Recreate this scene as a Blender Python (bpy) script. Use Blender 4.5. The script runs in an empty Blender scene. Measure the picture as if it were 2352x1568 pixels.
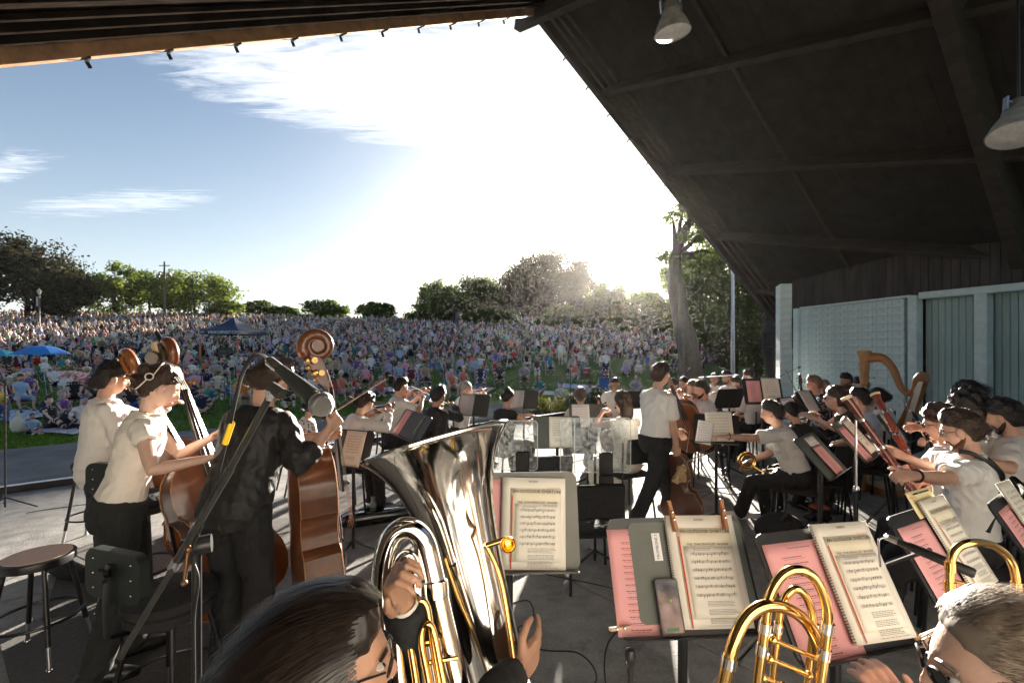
import bpy, math, random
import numpy as np
from mathutils import Vector, Matrix, kdtree
random.seed(7); rng = np.random.default_rng(7)
SC = bpy.context.scene
COL = SC.collection
R = math.radians
V = Vector
# ---------------------------------------------------------------- camera, sky, sun, exposure
HC, HY, FP, CX = 1.92, 806.0, 1045.0, 1176.0
cam = bpy.data.cameras.new('camera'); camo = bpy.data.objects.new('camera', cam); COL.objects.link(camo)
camo.location = (0, 0, HC); camo.rotation_euler = (R(90), 0, 0)
cam.sensor_width = 36; cam.lens = 36 * FP / 2352; cam.shift_y = (HY - 784) / 2352
cam.clip_start = 0.05; cam.clip_end = 3000
SC.camera = camo
SUN_AZ = math.atan2(0.248, 1.0); SUN_EL = R(10.6)
world = bpy.data.worlds.new('World'); SC.world = world; world.use_nodes = True
wn, wl = world.node_tree.nodes, world.node_tree.links
wn.clear()
def N(nt, t, **k):
    n = nt.nodes.new(t)
    for a, b in k.items():
        if a == 'ins':
            for i, v in b.items(): n.inputs[i].default_value = v
        else: setattr(n, a, b)
    return n
wt = world.node_tree
wo = N(wt, 'ShaderNodeOutputWorld'); bg = N(wt, 'ShaderNodeBackground', ins={1: 0.0265})
sky = N(wt, 'ShaderNodeTexSky', sky_type='NISHITA', sun_disc=False, sun_elevation=SUN_EL, sun_rotation=SUN_AZ,
        altitude=200, air_density=1.0, dust_density=1.6, ozone_density=2.0)
tc = N(wt, 'ShaderNodeTexCoord'); sx = N(wt, 'ShaderNodeSeparateXYZ'); wl.new(tc.outputs['Generated'], sx.inputs[0])
def MA(nt, op, a, b=None, c=None, clamp=False):
    n = nt.nodes.new('ShaderNodeMath'); n.operation = op; n.use_clamp = clamp
    for i, v in enumerate((a, b, c)):
        if v is None: continue
        if isinstance(v, (int, float)): n.inputs[i].default_value = v
        else: nt.links.new(v, n.inputs[i])
    return n.outputs[0]
zc = MA(wt, 'MAXIMUM', sx.outputs[2], 0.03)
pu = MA(wt, 'DIVIDE', sx.outputs[0], zc); pv = MA(wt, 'DIVIDE', sx.outputs[1], zc)
def patch(cx, cy, rx, ry, rot):
    c, s = math.cos(rot), math.sin(rot)
    dx = MA(wt, 'SUBTRACT', pu, cx); dy = MA(wt, 'SUBTRACT', pv, cy)
    a = MA(wt, 'ADD', MA(wt, 'MULTIPLY', dx, c / rx), MA(wt, 'MULTIPLY', dy, s / rx))
    b = MA(wt, 'ADD', MA(wt, 'MULTIPLY', dx, -s / ry), MA(wt, 'MULTIPLY', dy, c / ry))
    d = MA(wt, 'ADD', MA(wt, 'MULTIPLY', a, a), MA(wt, 'MULTIPLY', b, b))
    return MA(wt, 'SUBTRACT', 1.0, d)
cv = N(wt, 'ShaderNodeCombineXYZ'); wl.new(pu, cv.inputs[0]); wl.new(pv, cv.inputs[1])
mp = N(wt, 'ShaderNodeMapping'); mp.inputs['Rotation'].default_value = (0, 0, R(-32)); mp.inputs['Scale'].default_value = (0.8, 4.2, 1)
wl.new(cv.outputs[0], mp.inputs[0])
n1 = N(wt, 'ShaderNodeTexNoise', ins={'Scale': 3.0, 'Detail': 9.0, 'Roughness': 0.70, 'Distortion': 1.1}); wl.new(mp.outputs[0], n1.inputs['Vector'])
n2 = N(wt, 'ShaderNodeTexNoise', ins={'Scale': 1.3, 'Detail': 5.0, 'Roughness': 0.55}); wl.new(cv.outputs[0], n2.inputs['Vector'])
pm = MA(wt, 'MAXIMUM', patch(-0.35, 1.75, 1.05, 0.55, R(18)), patch(0.50, 1.70, 0.95, 0.50, R(8)))
pm = MA(wt, 'MAXIMUM', pm, MA(wt, 'MULTIPLY', patch(-2.7, 3.1, 0.9, 0.24, R(-14)), 0.55))
pm = MA(wt, 'MAXIMUM', pm, MA(wt, 'MULTIPLY', patch(-2.9, 2.5, 0.6, 0.16, R(-20)), 0.6))
pm = MA(wt, 'MAXIMUM', pm, -0.55)
dens = MA(wt, 'ADD', MA(wt, 'MULTIPLY', n1.outputs[0], 1.9), MA(wt, 'MULTIPLY', pm, 0.85))
dens = MA(wt, 'ADD', dens, MA(wt, 'MULTIPLY', n2.outputs[0], 0.5))
dens = MA(wt, 'MULTIPLY', MA(wt, 'SUBTRACT', dens, 1.30), .85, clamp=True)
dens = MA(wt, 'MULTIPLY', dens, MA(wt, 'MULTIPLY', MA(wt, 'SUBTRACT', sx.outputs[2], 0.06), 5.0, clamp=True))
# bright haze in the low sky, all round the horizon
hz = MA(wt, 'POWER', MA(wt, 'SUBTRACT', 1.0, MA(wt, 'MAXIMUM', sx.outputs[2], 0.0)), 5.0)
cm = N(wt, 'ShaderNodeMix', data_type='RGBA'); cm.inputs['B'].default_value = (7.6, 7.9, 8.4, 1)
wl.new(sky.outputs[0], cm.inputs['A']); wl.new(MA(wt, 'MULTIPLY', hz, 0.55), cm.inputs['Factor'])
cm2 = N(wt, 'ShaderNodeMix', data_type='RGBA'); cm2.inputs['B'].default_value = (10.5, 10.5, 10.5, 1)
wl.new(cm.outputs['Result'], cm2.inputs['A']); wl.new(MA(wt, 'MULTIPLY', dens, 0.9), cm2.inputs['Factor'])
# circumsolar glow of the hazy evening air round the sun
SDV = (math.sin(SUN_AZ) * math.cos(SUN_EL), math.cos(SUN_AZ) * math.cos(SUN_EL), math.sin(SUN_EL))
dt = N(wt, 'ShaderNodeVectorMath', operation='DOT_PRODUCT'); wl.new(tc.outputs['Generated'], dt.inputs[0]); dt.inputs[1].default_value = SDV
au = MA(wt, 'POWER', MA(wt, 'MAXIMUM', dt.outputs['Value'], 0.0), 18.0)
ac = N(wt, 'ShaderNodeMix', data_type='RGBA', blend_type='ADD'); ac.inputs['Factor'].default_value = 1.0
sc_ = N(wt, 'ShaderNodeVectorMath', operation='SCALE'); sc_.inputs[0].default_value = (8.0, 7.8, 7.3); wl.new(au, sc_.inputs['Scale'])
wl.new(cm2.outputs['Result'], ac.inputs['A']); wl.new(sc_.outputs[0], ac.inputs['B'])
wl.new(ac.outputs['Result'], bg.inputs[0]); wl.new(bg.outputs[0], wo.inputs[0])
sl = bpy.data.lights.new('sun', 'SUN'); sl.energy = 5.0; sl.angle = R(0.6); sl.color = (1.0, 0.89, 0.76)
so = bpy.data.objects.new('sun', sl); COL.objects.link(so)
sd = V((math.sin(SUN_AZ) * math.cos(SUN_EL), math.cos(SUN_AZ) * math.cos(SUN_EL), math.sin(SUN_EL)))
so.rotation_euler = sd.to_track_quat('Z', 'Y').to_euler(); so.location = (0, 0, 30)
SC.view_settings.view_transform = 'Standard'; SC.view_settings.look = 'None'
SC.view_settings.exposure = 2.82; SC.view_settings.gamma = 1.0
SC.render.engine = 'CYCLES'
SC.cycles.use_adaptive_sampling = True; SC.cycles.adaptive_threshold = 0.03
SC.cycles.max_bounces = 6; SC.cycles.diffuse_bounces = 3; SC.cycles.glossy_bounces = 4; SC.cycles.transmission_bounces = 5
SC.cycles.transparent_max_bounces = 8; SC.cycles.caustics_reflective = False; SC.cycles.caustics_refractive = False
SC.cycles.sample_clamp_indirect = 6.0
SC.cycles.use_denoising = True
try: SC.cycles.denoiser = 'OPENIMAGEDENOISE'
except Exception: pass
# ---------------------------------------------------------------- helpers
def P(x, y, Y): return V(((x - CX) / FP * Y, Y, HC + (HY - y) / FP * Y))     # photo measurement + distance -> place
def G(x, y, z=0.0):
    Y = (HC - z) * FP / (y - HY); return V(((x - CX) / FP * Y, Y, z))
_M = {}
def mat(name, col, rough=0.6, metal=0.0, var=0.0, vs=6.0, bump=0.0, bs=60.0, trans=0.0, spec=None, coat=0.0, col2=None, stretch=None, detail=3.0, sheen=0.0, sub=0.0):
    if name in _M: return _M[name]
    m = bpy.data.materials.new(name); m.use_nodes = True; nt = m.node_tree; b = nt.nodes['Principled BSDF']
    b.inputs['Base Color'].default_value = (*col, 1); b.inputs['Roughness'].default_value = rough; b.inputs['Metallic'].default_value = metal
    if spec is not None: b.inputs['Specular IOR Level'].default_value = spec
    if coat: b.inputs['Coat Weight'].default_value = coat; b.inputs['Coat Roughness'].default_value = 0.12
    if trans: b.inputs['Transmission Weight'].default_value = trans
    if sheen: b.inputs['Sheen Weight'].default_value = sheen
    if sub:
        b.inputs['Subsurface Weight'].default_value = sub; b.inputs['Subsurface Radius'].default_value = (0.02, 0.008, 0.004); b.inputs['Subsurface Scale'].default_value = 0.5
    if var or bump or col2:
        t = N(nt, 'ShaderNodeTexCoord'); src = t.outputs['Object']
        if stretch:
            q = N(nt, 'ShaderNodeMapping'); q.inputs['Scale'].default_value = stretch; nt.links.new(src, q.inputs[0]); src = q.outputs[0]
    if var or col2:
        n = N(nt, 'ShaderNodeTexNoise', ins={'Scale': vs, 'Detail': detail, 'Roughness': 0.6}); nt.links.new(src, n.inputs['Vector'])
        r = N(nt, 'ShaderNodeValToRGB'); r.color_ramp.elements[0].position = 0.32; r.color_ramp.elements[1].position = 0.68
        c2 = col2 or tuple(min(1, c * (1 + var)) for c in col); c1 = col if col2 else tuple(c * (1 - var) for c in col)
        r.color_ramp.elements[0].color = (*c1, 1); r.color_ramp.elements[1].color = (*c2, 1)
        nt.links.new(n.outputs[0], r.inputs[0]); nt.links.new(r.outputs[0], b.inputs['Base Color'])
    if bump:
        n = N(nt, 'ShaderNodeTexNoise', ins={'Scale': bs, 'Detail': 2.0}); nt.links.new(src, n.inputs['Vector'])
        q = N(nt, 'ShaderNodeBump', ins={'Strength': bump, 'Distance': 0.02}); nt.links.new(n.outputs[0], q.inputs['Height']); nt.links.new(q.outputs[0], b.inputs['Normal'])
    _M[name] = m; return m
def empty(name, loc=(0, 0, 0), rz=0.0):
    o = bpy.data.objects.new(name, None); COL.objects.link(o); o.location = loc; o.rotation_euler = (0, 0, rz); o.empty_display_size = 0.1; return o
def tag(o, label=None, cat=None, group=None, kind=None):
    if label: o['label'] = label
    if cat: o['category'] = cat
    if group: o['group'] = group
    if kind: o['kind'] = kind
    return o
def link(name, me, parent=None, M=None):
    o = bpy.data.objects.new(name, me); COL.objects.link(o)
    if parent is not None: o.parent = parent
    if M is not None: o.matrix_local = M
    return o
def copy_tree(o, parent=None):
    c = o.copy(); COL.objects.link(c); c.parent = parent
    for ch in o.children: copy_tree(ch, c)
    return c
def frame(o, z, up=(0, 0, 1)):
    z = V(z).normalized(); u = V(up); x = u.cross(z)
    if x.length < 1e-4: x = V((1, 0, 0)).cross(z)
    x.normalize(); y = z.cross(x)
    m = Matrix((x, y, z)).transposed().to_4x4(); m.translation = V(o); return m
def rotz(a): return Matrix.Rotation(a, 4, 'Z')
class MB:
    def __init__(s): s.v = []; s.f = []; s.m = []; s.n = 0; s.cur = 0
    def add(s, vs, fs, M=None):
        a = np.asarray(vs, float).reshape(-1, 3)
        if M is not None:
            q = np.array(M); a = a @ q[:3, :3].T + q[:3, 3]
        s.v.append(a); b = s.n
        for f in fs: s.f.append(tuple(i + b for i in f)); s.m.append(s.cur)
        s.n += len(a); return s
    def box(s, c, d, M=None, taper=1.0):
        x, y, z = (i / 2 for i in d); t = taper
        vs = [(-x, -y, -z), (x, -y, -z), (x, y, -z), (-x, y, -z), (-x * t, -y * t, z), (x * t, -y * t, z), (x * t, y * t, z), (-x * t, y * t, z)]
        T = Matrix.Translation(V(c)); T = M @ T if M is not None else T
        return s.add(vs, [(3, 2, 1, 0), (4, 5, 6, 7), (0, 1, 5, 4), (1, 2, 6, 5), (2, 3, 7, 6), (3, 0, 4, 7)], T)
    def rbox(s, c, d, b=0.006, M=None):
        # box with chamfered edges
        x, y, z = (i / 2 for i in d); b = min(b, x * .9, y * .9, z * .9); rings = []
        for zz, k in ((-z, b), (-z + b, 0), (z - b, 0), (z, b)):
            X, Y = x - k, y - k; e = b
            rings.append([(-X + e, -Y, zz), (X - e, -Y, zz), (X, -Y + e, zz), (X, Y - e, zz), (X - e, Y, zz), (-X + e, Y, zz), (-X, Y - e, zz), (-X, -Y + e, zz)])
        T = Matrix.Translation(V(c)); T = M @ T if M is not None else T
        return s.loft(rings, M=T)
    def loft(s, rings, cap=True, M=None, closed=False, close_ring=True):
        n = len(rings[0]); vs = [p for r in rings for p in r]; fs = []; k = len(rings)
        for i in range(k if closed else k - 1):
            a, b = i * n, ((i + 1) % k) * n
            for j in range(n if close_ring else n - 1):
                l = (j + 1) % n; fs.append((a + j, a + l, b + l, b + j))
        if cap and not closed: fs.append(tuple(range(n - 1, -1, -1))); fs.append(tuple(range((k - 1) * n, k * n)))
        return s.add(vs, fs, M)
    def tube(s, pts, r, n=8, cap=True, M=None, closed=False, up=None, flat=1.0, round_ends=False):
        pts = [V(p) for p in pts]; k = len(pts)
        rs = [r] * k if isinstance(r, (int, float)) else list(r)
        if round_ends and not closed:
            d0 = (pts[0] - pts[1]).normalized(); d1 = (pts[-1] - pts[-2]).normalized(); r0, r1 = rs[0], rs[-1]
            pts = [pts[0] + d0 * r0 * .96, pts[0] + d0 * r0 * .7] + pts + [pts[-1] + d1 * r1 * .7, pts[-1] + d1 * r1 * .96]
            rs = [r0 * .28, r0 * .71] + rs + [r1 * .71, r1 * .28]; k = len(pts)
        T = []
        for i in range(k):
            a = pts[(i - 1) % k] if closed or i > 0 else pts[i]; b = pts[(i + 1) % k] if closed or i < k - 1 else pts[i]
            t = b - a; T.append(t.normalized() if t.length > 1e-9 else V((0, 0, 1)))
        u = V(up) if up is not None else (V((0, 0, 1)) if abs(T[0].z) < .9 else V((1, 0, 0)))
        u = (u - T[0] * u.dot(T[0])).normalized(); rings = []
        for i in range(k):
            if i:
                ax = T[i - 1].cross(T[i])
                if ax.length > 1e-7: u = Matrix.Rotation(T[i - 1].angle(T[i]), 3, ax.normalized()) @ u
                u = (u - T[i] * u.dot(T[i])).normalized()
            w = T[i].cross(u)
            rings.append([pts[i] + u * (math.cos(6.28318 * j / n) * rs[i]) + w * (math.sin(6.28318 * j / n) * rs[i] * flat) for j in range(n)])
        return s.loft(rings, cap, M, closed)
    def lathe(s, prof, n=20, M=None, cap=True):
        return s.loft([[(r * math.cos(6.28318 * j / n), r * math.sin(6.28318 * j / n), z) for j in range(n)] for r, z in prof], cap, M)
    def ell(s, c, r, M=None, n=12, k=8):
        if isinstance(r, (int, float)): r = (r, r, r)
        T = Matrix.Translation(V(c)); T = M @ T if M is not None else T
        rings = [[(r[0] * math.sin(a) * math.cos(6.28318 * j / n), r[1] * math.sin(a) * math.sin(6.28318 * j / n), -r[2] * math.cos(a)) for j in range(n)] for a in np.linspace(0.12, math.pi - 0.12, k)]
        return s.loft(rings, True, T)
    def prism(s, out, z0, z1, M=None):
        return s.loft([[(x, y, z0) for x, y in out], [(x, y, z1) for x, y in out]], True, M)
    def mesh(s, name, mats, smooth=True, ang=40):
        me = bpy.data.meshes.new(name)
        if s.v: me.from_pydata(np.concatenate(s.v).tolist(), [], s.f)
        for m in (mats if isinstance(mats, (list, tuple)) else [mats]): me.materials.append(m)
        if len(me.polygons):
            me.polygons.foreach_set('material_index', np.array(s.m, dtype=np.int32))
            me.polygons.foreach_set('use_smooth', np.full(len(me.polygons), bool(smooth)))
            if smooth and ang < 180: me.set_sharp_from_angle(angle=R(ang))
        me.update(); return me
    def build(s, name, mats, parent=None, smooth=True, ang=40, M=None):
        return link(name, s.mesh(name, mats, smooth, ang), parent, M)
def bez(p0, p1, p2, p3, n=10):
    p0, p1, p2, p3 = map(V, (p0, p1, p2, p3)); o = []
    for i in range(n + 1):
        t = i / n; u = 1 - t; o.append(p0 * u**3 + p1 * 3 * u * u * t + p2 * 3 * u * t * t + p3 * t**3)
    return o
def smooth_path(pts, n=6):
    pts = [V(p) for p in pts]; q = [pts[0]] + pts + [pts[-1]]; o = []
    for i in range(1, len(q) - 2):
        a, b, c, d = q[i - 1], q[i], q[i + 1], q[i + 2]
        for j in range(n):
            t = j / n; o.append(.5 * ((2 * b) + (c - a) * t + (2 * a - 5 * b + 4 * c - d) * t * t + (3 * b - a - 3 * c + d) * t**3))
    o.append(pts[-1]); return o
def text(body, size, M, mt, parent, name='lettering', align='CENTER', sx=1.0):
    c = bpy.data.curves.new(name, 'FONT'); c.body = body; c.size = size; c.align_x = align; c.align_y = 'CENTER'; c.resolution_u = 2
    c.materials.append(mt); o = bpy.data.objects.new(name, c); COL.objects.link(o); o.parent = parent
    o.matrix_local = M @ Matrix.Diagonal((sx, 1, 1, 1)); FONTS.append(o); return o
FONTS = []
def fonts_to_mesh():
    bpy.context.view_layer.update(); dg = bpy.context.evaluated_depsgraph_get(); new = []
    for o in FONTS: new.append(bpy.data.meshes.new_from_object(o.evaluated_get(dg)))
    for o, me in zip(FONTS, new):
        par, ml, nm = o.parent, o.matrix_local.copy(), o.name; bpy.data.objects.remove(o); link(nm, me, par, ml); par.children[-1]['kind'] = 'stuff'
# materials used all over
BLACK = mat('black_plastic', (.012, .012, .013), .42)
BLKMET = mat('black_painted_steel', (.010, .010, .011), .35, var=.3, vs=30)
CHROME = mat('chrome', (.75, .75, .76), .16, 1.0)
STEEL = mat('galvanised_steel', (.42, .43, .45), .42, 1.0, var=.15, vs=12)
BRASS = mat('lacquered_brass', (.80, .50, .17), .13, 1.0, var=.08, vs=14)
SILVER = mat('silver_plate', (.84, .80, .74), .09, 1.0, var=.05, vs=9)
PAPER = mat('cream_paper', (.80, .76, .66), .8, var=.05, vs=5, bump=.08, bs=9)
PAPERW = mat('white_paper', (.84, .84, .84), .8, var=.04, vs=5, bump=.08, bs=9)
PINK = mat('pink_paper', (.78, .38, .38), .8, var=.04, vs=5, bump=.08, bs=9)
INK = mat('ink', (.02, .02, .025), .9)
GREYINK = mat('grey_ink', (.16, .16, .17), .9)
REDINK = mat('red_ink', (.55, .06, .05), .9)
DESK = mat('grey_green_desk', (.055, .062, .055), .5, var=.15, vs=8)
SKIN = mat('skin_light', (.60, .36, .26), .5, var=.10, vs=14, bump=.10, bs=160, sub=.12)
SKINP = mat('skin_pale', (.68, .44, .34), .5, var=.08, vs=14, bump=.08, bs=160, sub=.12)
SKINT = mat('skin_tan', (.45, .25, .16), .5, var=.10, vs=14, bump=.10, bs=160, sub=.1)
SKIND = mat('skin_brown', (.20, .10, .06), .5, var=.10, vs=14, bump=.10, bs=160)
# ---------------------------------------------------------------- ground, stage, bandshell
DLIP = 9.2; LN = V((-.66, .75, 0)).normalized(); LD = V((.75, .66, 0)).normalized()
def sm(t): t = min(1, max(0, t)); return t * t * (3 - 2 * t)
def lawn_z(x, y):
    dn = LN.x * x + LN.y * y
    h = float(np.interp(y, [0, 14, 30, 48, 72, 95, 104, 140, 260, 900], [0, 0, .85, 2.7, 5.5, 8.1, 8.7, 8.3, 4, 2]))
    h *= 1 - .42 * sm((x - 8) / 45); h *= 1 + .18 * sm((-x - 20) / 70)
    h *= sm((dn - 13.0) / 8)
    return -.3 + h + (.05 * math.sin(x * .31 + y * .17) + .04 * math.sin(y * .43 - x * .12)) * sm((dn - 16) / 6)
def grass_mat():
    m = bpy.data.materials.new('mown_grass'); m.use_nodes = True; nt = m.node_tree; b = nt.nodes['Principled BSDF']; b.inputs['Roughness'].default_value = .9
    t = N(nt, 'ShaderNodeTexCoord')
    a = N(nt, 'ShaderNodeTexNoise', ins={'Scale': .35, 'Detail': 6.0, 'Roughness': .65}); nt.links.new(t.outputs['Object'], a.inputs['Vector'])
    c = N(nt, 'ShaderNodeTexNoise', ins={'Scale': 9.0, 'Detail': 6.0, 'Roughness': .7}); nt.links.new(t.outputs['Object'], c.inputs['Vector'])
    mx = MA(nt, 'ADD', MA(nt, 'MULTIPLY', a.outputs[0], .6), MA(nt, 'MULTIPLY', c.outputs[0], .4))
    r = N(nt, 'ShaderNodeValToRGB'); e = r.color_ramp.elements; e[0].position = .34; e[0].color = (.045, .105, .014, 1); e[1].position = .66; e[1].color = (.14, .23, .036, 1)
    nt.links.new(mx, r.inputs[0]); nt.links.new(r.outputs[0], b.inputs['Base Color'])
    f = N(nt, 'ShaderNodeTexNoise', ins={'Scale': 45.0, 'Detail': 4.0}); nt.links.new(t.outputs['Object'], f.inputs['Vector'])
    q = N(nt, 'ShaderNodeBump', ins={'Strength': .9, 'Distance': .06}); nt.links.new(f.outputs[0], q.inputs['Height']); nt.links.new(q.outputs[0], b.inputs['Normal'])
    return m
GRASS = grass_mat()
def ground():
    xs = np.concatenate([np.linspace(-900, -130, 12), np.linspace(-120, 110, 116), np.linspace(125, 900, 12)])
    ys = np.concatenate([np.linspace(-300, -10, 5), np.linspace(0, 130, 105), np.linspace(145, 1500, 14)])
    vs = []; fs = []
    for y in ys:
        for x in xs:
            z = lawn_z(x, y)
            vs.append((x, y, z - .02))
    w = len(xs)
    for i in range(len(ys) - 1):
        for j in range(w - 1): fs.append((i * w + j, i * w + j + 1, (i + 1) * w + j + 1, (i + 1) * w + j))
    b = MB(); b.add(vs, fs); o = b.build('lawn', GRASS, ang=180); tag(o, kind='structure')
ground()
def strip(d0, d1, a0, a1, z, name, m, kind='structure', n=40, wob=0.0):
    # a band between two distances from the stage, running along the lip
    vs = []; fs = []
    for i in range(n + 1):
        t = a0 + (a1 - a0) * i / n
        for d in (d0, d1 + wob * math.sin(t * .55) + wob * .6 * math.sin(t * 1.7)):
            p = LN * d + LD * t; vs.append((p.x, p.y, z))
    for i in range(n): fs.append((2 * i, 2 * i + 2, 2 * i + 3, 2 * i + 1))
    b = MB(); b.add(vs, fs); o = b.build(name, m, smooth=False); tag(o, kind=kind); return o
ASPH = mat('worn_asphalt', (.12, .12, .122), .9, var=.35, vs=1.3, bump=.5, bs=70, detail=4)
strip(9.0, 15.3, -60, 60, -.285, 'path', ASPH, wob=.12, n=160)
def concrete():
    m = bpy.data.materials.new('worn_concrete'); m.use_nodes = True; nt = m.node_tree; b = nt.nodes['Principled BSDF']; b.inputs['Specular IOR Level'].default_value = .22
    t = N(nt, 'ShaderNodeTexCoord')
    def nz(s, d, r): 
        n = N(nt, 'ShaderNodeTexNoise', ins={'Scale': s, 'Detail': d, 'Roughness': r}); nt.links.new(t.outputs['Object'], n.inputs['Vector']); return n.outputs[0]
    a = nz(.9, 5, .68); c = nz(7, 4, .7); d = nz(60, 2, .6); e2 = nz(2.3, 6, .75)
    mx = MA(nt, 'ADD', MA(nt, 'MULTIPLY', a, .5), MA(nt, 'ADD', MA(nt, 'MULTIPLY', c, .3), MA(nt, 'MULTIPLY', d, .2)))
    r = N(nt, 'ShaderNodeValToRGB'); e = r.color_ramp.elements; e[0].position = .36; e[0].color = (.13, .128, .12, 1); e[1].position = .62; e[1].color = (.35, .345, .33, 1)
    nt.links.new(mx, r.inputs[0])
    st = MA(nt, 'MULTIPLY', MA(nt, 'SUBTRACT', e2, .56), 9, clamp=True)
    mm = N(nt, 'ShaderNodeMix', data_type='RGBA'); mm.inputs['B'].default_value = (.10, .095, .088, 1); nt.links.new(r.outputs[0], mm.inputs['A']); nt.links.new(MA(nt, 'MULTIPLY', st, .6), mm.inputs['Factor'])
    nt.links.new(mm.outputs['Result'], b.inputs['Base Color'])
    nt.links.new(MA(nt, 'ADD', MA(nt, 'MULTIPLY', c, .25), .68), b.inputs['Roughness'])
    q = N(nt, 'ShaderNodeBump', ins={'Strength': .35, 'Distance': .01}); nt.links.new(MA(nt, 'ADD', c, d), q.inputs['Height']); nt.links.new(q.outputs[0], b.inputs['Normal'])
    return m
CONC = concrete()
def stage():
    # concrete slabs with open joints; the front runs along the lip
    b = MB(); o = tag(empty('stage_floor'), kind='structure')
    me = MB().rbox((0, 0, -.15), (3.985, 3.985, .30), .012).mesh('slab', CONC, smooth=False)
    Mx = Matrix((LD, LN, V((0, 0, 1)))).transposed().to_4x4()
    for i in range(-5, 7):
        for j in range(-5, 1):
            c = Mx @ V((i * 4 + .9, DLIP - 2 + j * 4, 0)); s = link('slab', me, o, Matrix.Translation(c) @ Mx)
    MB().box((4, DLIP - 12.5, -.32), (56, 24.9, .2), Mx).build('sub_base', mat('joint_dirt', (.04, .038, .035), .9), o, smooth=False)
    k = MB(); k.rbox((3, DLIP - .05, .045), (52, .09, .09), .008, Mx)
    tag(k.build('stage_edge', mat('black_edge_steel', (.02, .02, .02), .3, var=.4, vs=6), smooth=False), kind='structure')
    k = MB(); k.box((3, DLIP - .05, .096), (52, .085, .006), Mx)
    tag(k.build('edge_trim', mat('aluminium_trim', (.62, .62, .62), .35, 1.0, var=.2, vs=4), smooth=False), kind='structure')
stage()
# ---- roof: apex, gable edges and slope directions worked out from the photo
A = V((.62, 11.06, 10.40)); ER = V((.83, .555, -.62)); RR = V((.644, -.765, -.257)); EL = V((-.69, -.724, -.594))
WOOD = mat('dark_stained_wood', (.070, .058, .049), .7, spec=.15, var=.18, vs=2.2, bump=.35, bs=40, stretch=(1, 1, 6), detail=4)
WOODL = mat('sunlit_fascia_wood', (.30, .165, .085), .6, var=.4, vs=3, bump=.35, bs=30, detail=4)  # lighter brown puts the sun on the left fascia into its colour
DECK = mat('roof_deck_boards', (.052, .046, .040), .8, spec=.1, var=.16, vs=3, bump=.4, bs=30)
DECKL = mat('shade_toned_soffit_boards', (.014, .011, .009), .9, var=.4, vs=3, spec=0.0)  # near-black tone puts the fascia's shade into the left soffit's colour
def beam(b, p, q, w, h, nrm):
    # rectangular timber from p to q, h along the roof normal (hanging below), w across
    d = (q - p); L = d.length; z = d.normalized(); n = (nrm - z * nrm.dot(z)).normalized(); x = n.cross(z)
    m = Matrix((x, n, z)).transposed().to_4x4(); m.translation = p + d * .5 - n * h / 2
    b.rbox((0, 0, 0), (w, h, L), .012, m)
roof = tag(empty('bandshell_roof', (8, 3, 0)), 'dark timber gabled bandshell roof with exposed beams over the stage', 'roof')
ROFF = Matrix.Translation(V((-8, -3, 0)))
nR = (ER.cross(RR)); nR = nR if nR.z > 0 else -nR; nR.normalize()
nL = (EL.cross(RR)); nL = nL if nL.z > 0 else -nL; nL.normalize()
def rb(b, name, m): return b.build(name, m, roof, smooth=False, M=ROFF)
LS = 16.2; LLf = 15.0; BACK = 9.8
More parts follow.
